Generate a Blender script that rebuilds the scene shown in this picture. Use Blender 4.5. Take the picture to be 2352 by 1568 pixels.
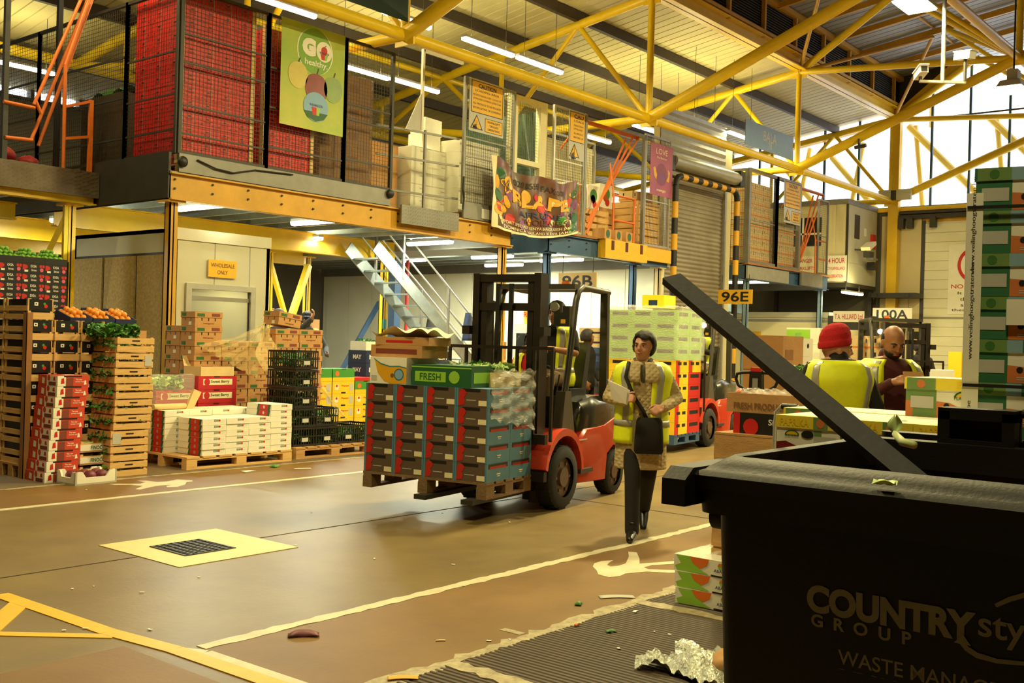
import bpy, bmesh, math, random
import numpy as np
from mathutils import Vector, Matrix
random.seed(7)
S = bpy.context.scene
for o in list(bpy.data.objects): bpy.data.objects.remove(o)
C = S.collection
PI = math.pi
rad = math.radians
# ------------------------------------------------------------------ camera
FPX, YAW, ROLL, CAMH = 2423.0, rad(39.24), rad(1.61), 1.56
Fv = Vector((math.cos(YAW), math.sin(YAW), 0)); R0 = Vector((math.sin(YAW), -math.cos(YAW), 0)); U0 = Vector((0, 0, 1))
Rv = R0*math.cos(ROLL) + U0*math.sin(ROLL); Uv = -R0*math.sin(ROLL) + U0*math.cos(ROLL)
CAM = Vector((0, 0, CAMH))
cd = bpy.data.cameras.new('camera'); cam = bpy.data.objects.new('camera', cd); C.objects.link(cam)
cd.sensor_width = 36.0; cd.lens = 36.0*FPX/2352.0; cd.clip_start = .05; cd.clip_end = 300
cam.matrix_world = Matrix(((Rv.x, Uv.x, -Fv.x, 0), (Rv.y, Uv.y, -Fv.y, 0), (Rv.z, Uv.z, -Fv.z, CAMH), (0, 0, 0, 1)))
S.camera = cam
# ------------------------------------------------------------------ world, exposure
W = bpy.data.worlds.new('overcast_sky'); S.world = W; W.use_nodes = True
W.node_tree.nodes['Background'].inputs[0].default_value = (.93, .97, 1, 1)
W.node_tree.nodes['Background'].inputs[1].default_value = 2.6
S.view_settings.view_transform = 'Standard'; S.view_settings.look = 'None'; S.view_settings.gamma = 1
S.view_settings.use_curve_mapping = False
S.view_settings.exposure = 0.42
LAMP_HI = (1.0, .87, .40); LAMP_LO = (.98, 1.0, .76); LAMP_BAY = (1.0, .84, .38)
P_HI, P_LO, P_BAY = 60, 160, 620
# ------------------------------------------------------------------ pixel -> place helpers (a pixel gives a direction only)
def ray(x, y): return Fv + Rv*((x-1176)/FPX) - Uv*((y-784)/FPX)
def on(x, y, ax, v):
    d = ray(x, y); return CAM + d*((v-CAM[ax])/d[ax])
def G(x, y, z=0.0): return on(x, y, 2, z)
def PX(x, y, v): return on(x, y, 0, v)
def PY(x, y, v): return on(x, y, 1, v)
def D(x, y, d): return CAM + ray(x, y)*d
# ------------------------------------------------------------------ materials
MATS = {}
def lin(h):
    h = h.lstrip('#'); c = [int(h[i:i+2], 16)/255 for i in (0, 2, 4)]
    return tuple(x/12.92 if x <= .04045 else ((x+.055)/1.055)**2.4 for x in c) + (1,)
def mat(name, col='#888888', rough=.6, metal=0., var=.12, scale=6., bump=0., bscale=60., col2=None, spots=.5, emit=0., alpha=1., spec=.5, coat=0., stretch=None, trans=0.):
    if name in MATS: return MATS[name]
    m = bpy.data.materials.new(name); MATS[name] = m; m.use_nodes = True
    nt = m.node_tree; b = nt.nodes['Principled BSDF']; L = nt.links.new
    c = lin(col) if isinstance(col, str) else tuple(col)+(1,)
    b.inputs['Base Color'].default_value = c; b.inputs['Roughness'].default_value = rough; b.inputs['Metallic'].default_value = metal
    b.inputs['Specular IOR Level'].default_value = spec; b.inputs['Alpha'].default_value = alpha
    if coat: b.inputs['Coat Weight'].default_value = coat
    if trans: b.inputs['Transmission Weight'].default_value = trans
    if emit:
        b.inputs['Emission Color'].default_value = c; b.inputs['Emission Strength'].default_value = emit
    m.diffuse_color = c
    if var or bump or col2:
        tc = nt.nodes.new('ShaderNodeTexCoord'); mp = nt.nodes.new('ShaderNodeMapping'); L(tc.outputs['Object'], mp.inputs[0])
        if stretch: mp.inputs['Scale'].default_value = stretch
    if var or col2:
        n = nt.nodes.new('ShaderNodeTexNoise'); n.inputs['Scale'].default_value = scale; n.inputs['Detail'].default_value = 6; n.inputs['Roughness'].default_value = .65
        L(mp.outputs[0], n.inputs['Vector'])
        r = nt.nodes.new('ShaderNodeValToRGB'); L(n.outputs['Fac'], r.inputs[0])
        w = .22
        r.color_ramp.elements[0].position = max(0, spots-w); r.color_ramp.elements[1].position = min(1, spots+w)
        if col2:
            r.color_ramp.elements[0].color = c; r.color_ramp.elements[1].color = lin(col2) if isinstance(col2, str) else tuple(col2)+(1,)
        else:
            r.color_ramp.elements[0].color = tuple(x*(1-var) for x in c[:3])+(1,); r.color_ramp.elements[1].color = tuple(min(1, x*(1+var)) for x in c[:3])+(1,)
        L(r.outputs[0], b.inputs['Base Color'])
    if bump:
        n2 = nt.nodes.new('ShaderNodeTexNoise'); n2.inputs['Scale'].default_value = bscale; n2.inputs['Detail'].default_value = 4
        L(mp.outputs[0], n2.inputs['Vector']); bp = nt.nodes.new('ShaderNodeBump'); bp.inputs['Strength'].default_value = min(1, bump); bp.inputs['Distance'].default_value = .02
        L(n2.outputs['Fac'], bp.inputs['Height']); L(bp.outputs[0], b.inputs['Normal'])
    return m
def M(n): return MATS[n]
def film(name, col='#e8ead8', alpha=.22, rough=.12, bscale=14, bump=.9):
    m = mat(name, col, rough, 0, 0, bump=bump, bscale=bscale, alpha=alpha, spec=.9, stretch=(1, 1, 3)); return m
# flat colours used for print, paint and plastics
for n, c, r in [('white', '#e9e6da', .6), ('black', '#151413', .5), ('red', '#c21f1a', .5), ('pink', '#d8557a', .6), ('green', '#3f8f34', .5), ('dkgreen', '#1f5a33', .5),
                ('ltgreen', '#8fc23c', .5), ('yellow', '#e8c11c', .5), ('orange', '#e0701f', .5), ('blue', '#2f62a8', .5), ('navy', '#1c2b52', .5), ('teal', '#2f7d86', .5),
                ('grey', '#8c8a82', .5), ('dkgrey', '#3a3936', .5), ('ltgrey', '#b9b7ae', .5), ('cream', '#e6dcb4', .6), ('maroon', '#541f22', .7), ('brown', '#7a5130', .7),
                ('skyblue', '#7fa9cc', .5), ('gold', '#d9a21c', .5), ('purple', '#7a3b74', .5)]:
    mat(n, c, r, var=.06)
mat('cardboard', '#b98a55', .85, var=.10, scale=5, bump=.15, bscale=30); mat('cardboard_dark', '#96683c', .85, var=.12, scale=5)
mat('cardboard_pale', '#d9bd85', .85, var=.08, scale=5); mat('carton_white', '#e8e4d2', .7, var=.05, scale=5)
mat('crate_wood', '#d3a968', .75, var=.2, scale=5, stretch=(1, 1, 9), bump=.2); mat('pallet_wood', '#b58a52', .8, var=.25, scale=4, stretch=(1, 1, 6), bump=.3)
mat('old_wood', '#7d6242', .85, var=.3, scale=4, bump=.3); mat('ply', '#9a6a3c', .8, var=.2, scale=4)
mat('steel_yellow', '#ecc41c', .4, var=.12, scale=2.5, col2='#dfb016'); mat('truss_yellow', '#f2cd1c', .35, var=.1, scale=2); mat('bright_yellow', '#f5d414', .35, var=.06)
mat('beam_ochre', '#c69628', .45, var=.18, scale=2); mat('steel_orange', '#d2691c', .45, var=.12); mat('steel_grey', '#7f7d74', .45, .4, var=.15, scale=3)
mat('steel_dark', '#3b3933', .5, .3, var=.2, scale=3); mat('steel_pale', '#a9a89c', .4, .5, var=.12); mat('steel_blue', '#3c5a7c', .45, .2, var=.18, scale=2)
mat('blue_pale', '#7e9bb4', .45, .1, var=.15); mat('purlin_dark', '#3d332b', .6, var=.15); mat('roof_sheet', '#c3b889', .55, .1, var=.12, scale=1.2)
mat('roof_sheet_high', '#8f9298', .5, .2, var=.15, scale=.8); mat('louvre', '#35322f', .6, var=.2); mat('wall_cream', '#d9cfa2', .6, var=.06, scale=1.2)
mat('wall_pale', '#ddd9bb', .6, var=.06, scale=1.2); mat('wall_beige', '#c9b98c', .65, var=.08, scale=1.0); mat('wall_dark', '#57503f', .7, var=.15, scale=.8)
mat('osb', '#a8905a', .8, var=.3, scale=22, bump=.2); mat('cabin_grey', '#bdbaa0', .55, var=.06, scale=1.5); mat('galv', '#98a09a', .4, .6, var=.15, scale=5)
mat('rubber', '#1d1b19', .85, var=.2); mat('plastic_black', '#171513', .42, var=.2, scale=9); mat('alu', '#c9c7bd', .35, .7, var=.08)
mat('leaf', '#2f6b26', .55, col2='#5f9a3a', scale=14); mat('leaf_dark', '#1e4a1c', .6, col2='#3f7a2c', scale=14); mat('leaf_pale', '#a9cf6a', .5, col2='#d5e3a5', scale=10)
mat('wire', '#6c675a', .5, .4, var=0); mat('wire_dark', '#3e3a32', .5, .4, var=0)
mat('hivis', '#e6f01a', .55, var=.06, scale=20, emit=0); mat('reflect', '#a7a59b', .35, .2, var=.05)
film('film'); film('film_heavy', '#f4f1e4', .34, .12, 30); film('film_gold', '#f0d890', .30, .10, 20); film('film_white', '#f2efe2', .24, .16, 26); film('film_brown', '#8a6a4c', .55, .12, 18); film('film_red', '#b01818', .35, .12, 16)
mat('glass', '#dfe8e6', .05, 0, 0, alpha=.12, spec=.6); mat('glass_dark', '#2a2c2a', .08, 0, 0, alpha=.75, spec=.6)
def emis(name, col, s):
    if name in MATS: return MATS[name]
    m = mat(name, (1, 1, 1), var=0); b = m.node_tree.nodes['Principled BSDF']
    b.inputs['Emission Color'].default_value = tuple(col)+(1,); b.inputs['Emission Strength'].default_value = s; return m
emis('tube_hi', (1, .93, .72), 9); emis('tube_lo', (.98, 1, .86), 9); emis('tube_bay', (1, .95, .8), 12); emis('beacon', (1, .75, .4), 4)
# ------------------------------------------------------------------ mesh builder
class MB:
    def __init__(s): s.v = []; s.f = []; s.m = []
    def add(s, vs, fs, m=0, T=None):
        o = len(s.v)
        s.v += [tuple(T @ Vector(p)) if T is not None else tuple(p) for p in vs]
        for f in fs: s.f.append(tuple(i+o for i in f)); s.m.append(m)
        return s
    def bx(s, x0, x1, y0, y1, z0, z1, m=0, T=None):
        if x0 > x1: x0, x1 = x1, x0
        if y0 > y1: y0, y1 = y1, y0
        if z0 > z1: z0, z1 = z1, z0
        return s.add([(x0, y0, z0), (x1, y0, z0), (x1, y1, z0), (x0, y1, z0), (x0, y0, z1), (x1, y0, z1), (x1, y1, z1), (x0, y1, z1)],
                     [(0, 3, 2, 1), (4, 5, 6, 7), (0, 1, 5, 4), (1, 2, 6, 5), (2, 3, 7, 6), (3, 0, 4, 7)], m, T)
    def box(s, c, d, m=0, T=None): return s.bx(c[0]-d[0]/2, c[0]+d[0]/2, c[1]-d[1]/2, c[1]+d[1]/2, c[2]-d[2]/2, c[2]+d[2]/2, m, T)
    def bar(s, p0, p1, w, h=None, m=0, up=(0, 0, 1)):
        h = h or w; p0 = Vector(p0); p1 = Vector(p1); d = (p1-p0); L = d.length
        if L < 1e-6: return s
        d.normalize(); u = Vector(up)
        if abs(d.dot(u)) > .99: u = Vector((0, 1, 0))
        a = d.cross(u).normalized(); b = a.cross(d)
        T = Matrix(((a.x, d.x, b.x, p0.x), (a.y, d.y, b.y, p0.y), (a.z, d.z, b.z, p0.z), (0, 0, 0, 1)))
        return s.bx(-w/2, w/2, 0, L, -h/2, h/2, m, T)
    def cyl(s, p0, p1, r0, r1=None, n=10, m=0, caps=True):
        r1 = r0 if r1 is None else r1; p0 = Vector(p0); p1 = Vector(p1); d = (p1-p0)
        if d.length < 1e-7: return s
        d.normalize(); u = Vector((0, 0, 1)) if abs(d.z) < .95 else Vector((1, 0, 0)); a = d.cross(u).normalized(); b = d.cross(a)
        vs = []
        for p, r in ((p0, r0), (p1, r1)):
            for i in range(n):
                t = 2*PI*i/n; vs.append(p + a*(r*math.cos(t)) + b*(r*math.sin(t)))
        fs = [(i, i+n, (i+1) % n+n, (i+1) % n) for i in range(n)]
        if caps: fs += [tuple(range(n)), tuple(range(2*n-1, n-1, -1))]
        return s.add(vs, fs, m)
    def tube(s, pts, r, n=8, m=0, closed=False):
        pts = [Vector(p) for p in pts]; k = len(pts); rs = r if isinstance(r, (list, tuple)) else [r]*k
        vs = []; prev = None
        for i, p in enumerate(pts):
            t = (pts[(i+1) % k]-pts[i-1]) if closed else (pts[min(i+1, k-1)]-pts[max(i-1, 0)])
            t.normalize()
            if prev is None:
                u = Vector((0, 0, 1)) if abs(t.z) < .9 else Vector((1, 0, 0)); a = t.cross(u).normalized()
            else:
                a = (prev - t*prev.dot(t)).normalized()
            prev = a; b = t.cross(a)
            for j in range(n):
                q = 2*PI*j/n; vs.append(p + a*(rs[i]*math.cos(q)) + b*(rs[i]*math.sin(q)))
        fs = []
        for i in range(k if closed else k-1):
            i2 = (i+1) % k
            fs += [(i*n+j, i2*n+j, i2*n+(j+1) % n, i*n+(j+1) % n) for j in range(n)]
        if not closed: fs += [tuple(range(n)), tuple(range(k*n-1, (k-1)*n-1, -1))]
        return s.add(vs, fs, m)
    def sph(s, c, r, n=10, k=6, m=0, T=None):
        r = (r, r, r) if not isinstance(r, (tuple, list)) else r
        vs = [(c[0], c[1], c[2]+r[2])]
        for i in range(1, k):
            a = PI*i/k
            for j in range(n):
                b = 2*PI*j/n; vs.append((c[0]+r[0]*math.sin(a)*math.cos(b), c[1]+r[1]*math.sin(a)*math.sin(b), c[2]+r[2]*math.cos(a)))
        vs.append((c[0], c[1], c[2]-r[2])); e = len(vs)-1
        fs = [(0, 1+j, 1+(j+1) % n) for j in range(n)]
        for i in range(k-2):
            fs += [(1+i*n+j, 1+(i+1)*n+j, 1+(i+1)*n+(j+1) % n, 1+i*n+(j+1) % n) for j in range(n)]
        fs += [(e, 1+(k-2)*n+(j+1) % n, 1+(k-2)*n+j) for j in range(n)]
        return s.add(vs, fs, m, T)
    def quad(s, a, b, c, d, m=0): return s.add([a, b, c, d], [(0, 1, 2, 3)], m)
    def prism(s, pts, ax, a, b, m=0, T=None):
        """polygon pts in the two axes other than ax (cyclic order), extruded from a to b along ax"""
        def p3(p, t):
            return {0: (t, p[0], p[1]), 1: (p[0], t, p[1]), 2: (p[0], p[1], t)}[ax]
        n = len(pts); vs = [p3(p, a) for p in pts]+[p3(p, b) for p in pts]
        fs = [tuple(range(n)), tuple(range(2*n-1, n-1, -1))]+[(i, i+n, (i+1) % n+n, (i+1) % n) for i in range(n)]
        return s.add(vs, fs, m, T)
    def grid(s, fn, nu, nv, m=0):
        vs = [fn(i/nu, j/nv) for j in range(nv+1) for i in range(nu+1)]
        fs = [(j*(nu+1)+i, j*(nu+1)+i+1, (j+1)*(nu+1)+i+1, (j+1)*(nu+1)+i) for j in range(nv) for i in range(nu)]
        return s.add(vs, fs, m)
    def rings(s, rings, m=0, caps=True, closed=True):
        n = len(rings[0]); vs = [p for r in rings for p in r]; fs = []
        for i in range(len(rings)-1):
            fs += [(i*n+j, i*n+(j+1) % n, (i+1)*n+(j+1) % n, (i+1)*n+j) for j in range(n if closed else n-1)]
        if caps: fs += [tuple(range(n-1, -1, -1)), tuple(range((len(rings)-1)*n, len(rings)*n))]
        return s.add(vs, fs, m)
    def mesh(s, name, mats, smooth=False):
        me = bpy.data.meshes.new(name); me.from_pydata(s.v, [], s.f)
        for x in ([mats] if isinstance(mats, str) else mats): me.materials.append(M(x))
        if len(me.materials) > 1: me.polygons.foreach_set('material_index', s.m)
        bm = bmesh.new(); bm.from_mesh(me); bmesh.ops.recalc_face_normals(bm, faces=bm.faces); bm.to_mesh(me); bm.free()
        if smooth:
            me.polygons.foreach_set('use_smooth', [True]*len(me.polygons))
            if smooth != 2: me.set_sharp_from_angle(angle=rad(50))
        me.update(); return me
    def build(s, name, mats, parent=None, smooth=False, loc=None, rz=0):
        o = bpy.data.objects.new(name, s.mesh(name, mats, smooth)); C.objects.link(o)
        if parent is not None: o.parent = parent
        if loc is not None: o.location = loc
        if rz: o.rotation_euler = (0, 0, rz)
        return o
def tag(o, label, cat, group=None):
    o['label'] = label; o['category'] = cat
    if group: o['group'] = group
    return o
def thing(name, label, cat, loc=(0, 0, 0), rz=0, group=None):
    o = bpy.data.objects.new(name, None); C.objects.link(o); o.empty_display_size = .1
    o.location = loc; o.rotation_euler = (0, 0, rz); return tag(o, label, cat, group)
def struct(o): o['kind'] = 'structure'; return o
def sroot(name, loc=(0, 0, 0)):
    o = bpy.data.objects.new(name, None); C.objects.link(o); o.location = loc; return struct(o)
def inst(name, me, parent=None, loc=(0, 0, 0), rz=0):
    o = bpy.data.objects.new(name, me); C.objects.link(o); o.parent = parent; o.location = loc; o.rotation_euler = (0, 0, rz); return o
def dup(root, loc=None, rz=None, label=None, group=None, parent=None):
    r = root.copy(); C.objects.link(r); r.parent = parent
    if loc is not None: r.location = loc
    if rz is not None: r.rotation_euler = (0, 0, rz)
    if label: r['label'] = label
    if group: r['group'] = group
    for ch in root.children: dup(ch, parent=r)
    return r
def T3(loc=(0, 0, 0), rz=0, rx=0, ry=0): return Matrix.Translation(loc) @ Matrix.Rotation(rz, 4, 'Z') @ Matrix.Rotation(ry, 4, 'Y') @ Matrix.Rotation(rx, 4, 'X')
# ------------------------------------------------------------------ lettering
TXT = {}
def text_geo(t, bold=0.0, spacing=1.0, res=3):
    k = (t, bold, spacing, res)
    if k in TXT: return TXT[k]
    cu = bpy.data.curves.new('t', 'FONT'); cu.body = t; cu.size = 1; cu.offset = bold; cu.resolution_u = res; cu.space_character = spacing
    ob = bpy.data.objects.new('t', cu); C.objects.link(ob); bpy.context.view_layer.update()
    me = bpy.data.meshes.new_from_object(ob.evaluated_get(bpy.context.evaluated_depsgraph_get()))
    vs = np.array([v.co[:2] for v in me.vertices]) if len(me.vertices) else np.zeros((1, 2)); fs = [tuple(p.vertices) for p in me.polygons]
    bpy.data.objects.remove(ob); bpy.data.curves.remove(cu); bpy.data.meshes.remove(me)
    TXT[k] = (vs, fs); return TXT[k]
def text(mb, t, c, h, T=None, face='-y', m=0, bold=.012, width=None, align='c', spacing=1.0, res=3):
    """flat lettering on a face. c = centre (or left / right end of the baseline middle), h = cap height"""
    vs, fs = text_geo(t, bold, spacing, res)
    x0, y0 = vs.min(0); x1, y1 = vs.max(0)
    sy = h/(y1-y0 if (y1-y0) > .3 else .7); sx = sy if width is None else width/(x1-x0)
    ox = {'c': (x0+x1)/2, 'l': x0, 'r': x1}[align]
    P = []
    for x, y in vs:
        a = (x-ox)*sx; b = (y-(y0+y1)/2)*sy
        if face == '-y': P.append((c[0]+a, c[1], c[2]+b))
        elif face == '-x': P.append((c[0], c[1]-a, c[2]+b))
        elif face == '+y': P.append((c[0]-a, c[1], c[2]+b))
        elif face == 'up': P.append((c[0]+a, c[1]+b, c[2]))
        elif face == '-xv': P.append((c[0], c[1]+b, c[2]+a))   # reads upwards on a -x face
    mb.add(P, fs, m, T); return mb
# ================================================================== FLOOR
mat('floor_concrete', '#7f6b40', .42, var=.0, col2='#655230', scale=1.3, bump=.06, bscale=30)
mat('floor_stall', '#5f4f38', .5, col2='#75634a', scale=2.0); mat('floor_brown', '#7f5c22', .5, col2='#6a4a18', scale=1.7, bump=.05, bscale=40)
mat('floor_groove', '#43372a', .6, col2='#523f2c', scale=3); mat('paint_white', '#cfc7a8', .5, col2='#b3a684', scale=6, spots=.62); mat('paint_cream', '#d9c987', .5, col2='#cdbb78', scale=5)
mat('paint_worn', '#b8ab88', .55, col2='#6d5b40', scale=16, spots=.58); mat('paint_yellow', '#e2b31c', .45, col2='#d6a416', scale=8); mat('joint', '#4b3d28', .8, var=.1)
FL = struct(MB().bx(-10, 35, -12, 26, -.2, 0).build('floor', 'floor_concrete'))
def slab(name, x0, x1, y0, y1, z, m, n=1):
    return struct(MB().bx(x0, x1, y0, y1, .0, z).build(name, m))
slab('floor_walkway', 3.06, 34.4, 3.45, 4.42, .002, 'floor_brown'); slab('floor_walkway', -8, 34.4, 9.08, 10.12, .002, 'floor_brown')
slab('floor_walkway', -8, 2.85, 3.3, 4.75, .002, 'floor_brown'); slab('floor_stall', -8, 34.4, 10.2, 25.5, .002, 'floor_stall'); slab('floor_stall', 3.06, 34.4, -11, 3.40, .002, 'floor_groove')
def line(name, pts, w, m, z=.004):
    mb = MB()
    for (a, b) in zip(pts[:-1], pts[1:]):
        a = Vector(a); b = Vector(b); d = (b-a).normalized(); n = Vector((-d.y, d.x, 0))*(w/2)
        mb.prism([(a-n)[:2], (b-n)[:2], (b+n)[:2], (a+n)[:2]], 2, .0, z)
    return struct(mb.build(name, m))
def jag(x0, x1, y, w, m, name='lane_line', z=.004, step=.06, j=.012):
    mb = MB(); n = int((x1-x0)/step); lo = []; hi = []
    for i in range(n+1):
        x = x0+(x1-x0)*i/n; lo.append((x, y-w/2+random.uniform(-j, j))); hi.append((x, y+w/2+random.uniform(-j, j)))
    mb.prism(lo+hi[::-1], 2, 0, z); return struct(mb.build(name, m))
jag(3.1, 34.4, 4.47, .085, 'paint_white'); jag(-8, 34.4, 9.04, .085, 'paint_white', j=.006); jag(-8, 34.4, 10.16, .05, 'paint_worn', j=.02)
jag(3.0, 20, 3.43, .095, 'paint_worn', j=.03)
for x in (3.77, 5.47, 7.2):
    mb = MB(); lo = []; hi = []
    for i in range(40):
        y = 3.40-i*.06; lo.append((x-.05+random.uniform(-.02, .02), y)); hi.append((x+.05+random.uniform(-.02, .02), y))
    mb.prism(lo+hi[::-1], 2, 0, .0085); struct(mb.build('bay_line', 'paint_worn'))
line('bay_tick', [(4.42, 3.48, 0), (4.42, 3.62, 0)], .05, 'paint_worn')
line('box_line', [G(0, 1366), G(250, 1452), G(400, 1492), G(690, 1592)], .10, 'paint_yellow', .005)
line('box_line', [G(262, 1462), G(-200, 1452)], .07, 'paint_yellow', .0045); line('box_line', [G(50, 1382), G(-60, 1478)], .12, 'paint_yellow', .0045)
line('lane_line', [G(395, 1492), G(470, 1500), G(780, 1605)], .085, 'paint_white', .0042)
def symbol(px, name='pedestrian_symbol'):
    mb = MB(); mb.prism([G(*p)[:2] for p in px], 2, 0, .004); return struct(mb.build(name, 'paint_white'))
symbol([(850+x/2.767, 1150+y/2.767) for x, y in [(1545, 380), (1470, 385), (1425, 400), (1415, 420), (1440, 445), (1450, 470), (1520, 488), (1590, 480), (1620, 465), (1760, 452), (1905, 460), (1990, 458), (1990, 444), (1770, 438), (1740, 425), (1790, 412), (1915, 404), (1990, 396), (1990, 380), (1780, 397), (1712, 402), (1712, 370), (1695, 330), (1640, 325), (1645, 355), (1625, 400), (1580, 415), (1530, 420), (1505, 410), (1520, 395)]])
symbol([(x/2.8, 1040+y/2.8) for x, y in [(700, 203), (760, 200), (900, 200), (935, 190), (880, 180), (940, 180), (1010, 188), (1075, 185), (1140, 172), (1235, 178), (1240, 184), (1200, 188), (1190, 205), (1140, 220), (1075, 222), (1070, 215), (1100, 207), (1040, 210), (1000, 215), (900, 237), (870, 235), (920, 213), (830, 207), (740, 207)]])
line('floor_joint', [(-6, 6.58, 0), (4.03, 6.58, 0)], .012, 'joint', .003); line('floor_joint', [(5.07, 6.58, 0), (33, 6.58, 0)], .012, 'joint', .003)
line('floor_joint', [(8.6, 4.5, 0), (8.6, 9.0, 0)], .012, 'joint', .003); line('floor_joint', [(16, 4.5, 0), (16, 9.0, 0)], .012, 'joint', .003)
mb = MB()
for i in range(150):
    x = 3.1+i*.036
    mb.prism([(x, .0), (x+.007, .007), (x+.019, .007), (x+.026, .0)], 1, .2, 3.39)
gr = mb.build('floor_ridges', 'floor_groove', FL); gr['kind'] = 'stuff'
# drain
dr = thing('drain', 'square metal drain grate set in a cream painted square on the road', 'drain', (4.545, 6.595, 0))
mb = MB()
for a in ((-.5, .5, -.5, -.235), (-.5, .5, .215, .515), (-.5, -.275, -.235, .215), (.145, .5, -.235, .215)): mb.bx(*a, 0, .005)
mb.build('painted_surround', 'paint_cream', dr)
MB().bx(-.275, .145, -.235, .215, 0, .004).build('pit', 'black', dr)
mb = MB()
for i in range(8): mb.bx(-.27+i*.0575-.008, -.27+i*.0575+.008, -.235, .215, .004, .012)
for i in range(11): mb.bx(-.275, .145, -.23+i*.044-.006, -.23+i*.044+.006, .004, .011)
mb.build('grate_bars', 'steel_dark', dr)
# ================================================================== ENCLOSING WALLS
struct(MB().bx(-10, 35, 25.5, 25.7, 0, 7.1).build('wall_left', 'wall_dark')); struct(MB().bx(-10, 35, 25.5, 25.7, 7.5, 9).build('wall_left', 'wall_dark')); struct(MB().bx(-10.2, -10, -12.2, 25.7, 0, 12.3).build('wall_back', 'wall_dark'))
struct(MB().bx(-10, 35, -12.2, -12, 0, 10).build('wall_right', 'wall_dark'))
# ================================================================== ROOF
def zlow(Y): return 9.42-.155*(Y-12.25)
def zhi(Y): return 10.5+.145*(12.25-Y)
def sheet(name, x0, x1, ya, za, yb, zb, m, pitch=.3, rib=.022, parent=None):
    """ribbed roof sheet, ribs running down the slope, underside visible"""
    mb = MB(); n = int((x1-x0)/pitch); prof = []
    for i in range(n):
        x = x0+i*pitch; prof += [(x, 0), (x+.02, 0), (x+.03, rib), (x+.05, rib), (x+.06, 0)]
    prof.append((x1, 0))
    a = [(x, ya, za+h) for x, h in prof]; b = [(x, yb, zb+h) for x, h in prof]; k = len(prof)
    mb.add(a+b, [(i, i+1, k+i+1, k+i) for i in range(k-1)])
    o = mb.build(name, m, parent); return o if parent else struct(o)
CE = sheet('ceiling', -10, 34.6, 12.3, zlow(12.3), 18.4, zlow(18.4), 'roof_sheet'); sheet('roof_sheet', -10, 34.6, 18.4, zlow(18.4), 25.6, zlow(25.6), 'roof_sheet', parent=CE)
for x in range(-10, 34, 3):      # high roof over the lane in sheets, a paler one now and then
    sheet('roof_sheet', x, x+3, 12.2, zhi(12.2), 2.0, zhi(2.0), 'roof_sheet_high', parent=CE)
    sheet('roof_sheet', x, x+3, 2.0, zhi(2.0), -12.1, zhi(2.0)-2.0, 'roof_sheet_high', parent=CE)
mb = MB(); mb.bx(-10, 34.5, 12.22, 12.26, 9.40, 10.5)
for i in range(16): mb.bx(-10, 34.5, 12.15, 12.24, 9.46+i*.066, 9.475+i*.066)
mb.build('clerestory_louvre', 'louvre', CE)
mb = MB()
for i in range(26): x = -9+i*1.86; mb.bx(x, x+.09, 12.06, 12.16, 9.42, 10.48)
mb.build('louvre_post', 'beam_ochre', CE)
def ibeam(mb, x0, x1, y, z, h=.3, w=.18, t=.02):
    mb.bx(x0, x1, y-w/2, y+w/2, z, z+t); mb.bx(x0, x1, y-w/2, y+w/2, z+h-t, z+h); mb.bx(x0, x1, y-t/2, y+t/2, z, z+h)
mb = MB(); ibeam(mb, -10, 34.5, 12.2, 9.12, .34, .34, .03); struct(mb.build('valley_beam', 'truss_yellow'))
struct(MB().bx(-10, 34.5, 12.02, 12.2, 10.36, 10.5).build('eaves_beam', 'beam_ochre')); struct(MB().bx(-10, 34.5, 12.03, 12.13, 9.5, 9.58).build('louvre_rail', 'beam_ochre'))
for Y in (14.2, 15.95, 18.1, 20.3, 23.2):
    struct(MB().bx(-10, 34.5, Y-.06, Y+.06, zlow(Y)-.24, zlow(Y)-.01).build('roof_purlin', 'purlin_dark'))
for i, x in enumerate([-4+1.83*k for k in range(21)]):
    struct(MB().bar((x, 12.1, zhi(12.1)-.12), (x, 2.2, zhi(2.2)-.12), .08, .16).build('roof_rafter', 'beam_ochre'))
for Y in (9.9, 7.6, 5.2): struct(MB().bar((-10, Y, zhi(Y)-.03), (34.4, Y, zhi(Y)-.03), .05, .05).build('roof_batten', 'beam_ochre'))
# ------------------------------------------------------------------ trusses (a plane of tubes every bay)
def tube_part(par, a, b, r, m='truss_yellow', name='truss_tube', n=14): return MB().cyl(a, b, r, n=n).build(name, m, par, smooth=True)
def truss(X, far=True):
    r = sroot('roof_truss', (X, 0, 0)); q = lambda Y, z: (0, Y, z)
    N0 = q(12.25, 6.46); Dn = q(12.25, 9.1); E = q(6.7, 8.66)
    tube_part(r, N0, Dn, .075); tube_part(r, N0, E, .125); tube_part(r, Dn, E, .085); tube_part(r, Dn, q(9.7, 10.75), .10)
    tube_part(r, Dn, q(18.4, 8.17), .105); tube_part(r, q(18.4, 8.17), q(22.6, 7.5), .105)
    tube_part(r, q(14.2, 8.8), N0, .06); tube_part(r, q(14.2, 8.8), q(16.45, 6.5), .06); tube_part(r, q(16.45, 6.5), q(16.45, 8.45), .06)
    tube_part(r, N0, q(16.45, 6.5), .09); tube_part(r, q(16.45, 6.5), q(22.6, 7.45), .09); tube_part(r, q(16.45, 6.5), q(18.4, 8.17), .06)
    tube_part(r, q(20.6, 7.0), q(20.6, 7.85), .06); tube_part(r, q(18.4, 8.17), q(20.6, 7.0), .06)
    tube_part(r, E, q(6.7, 11.2), .08); tube_part(r, E, q(1.1, 8.9), .09); tube_part(r, E, q(1.1, 6.5), .125); tube_part(r, q(9.7, 10.75), E, .07)
    for p in (N0, Dn, E): MB().box((0, p[1], p[2]), (.03, .42, .34)).build('gusset_plate', 'truss_yellow', r)
    return r
for X in (-2.8, 4.62, 12.04, 19.46, 27.02, 34.25): truss(X)
ch = sroot('roof_chord')
XS = [-10, -2.8, 4.62, 12.04, 19.46, 27.02, 34.25]
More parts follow.
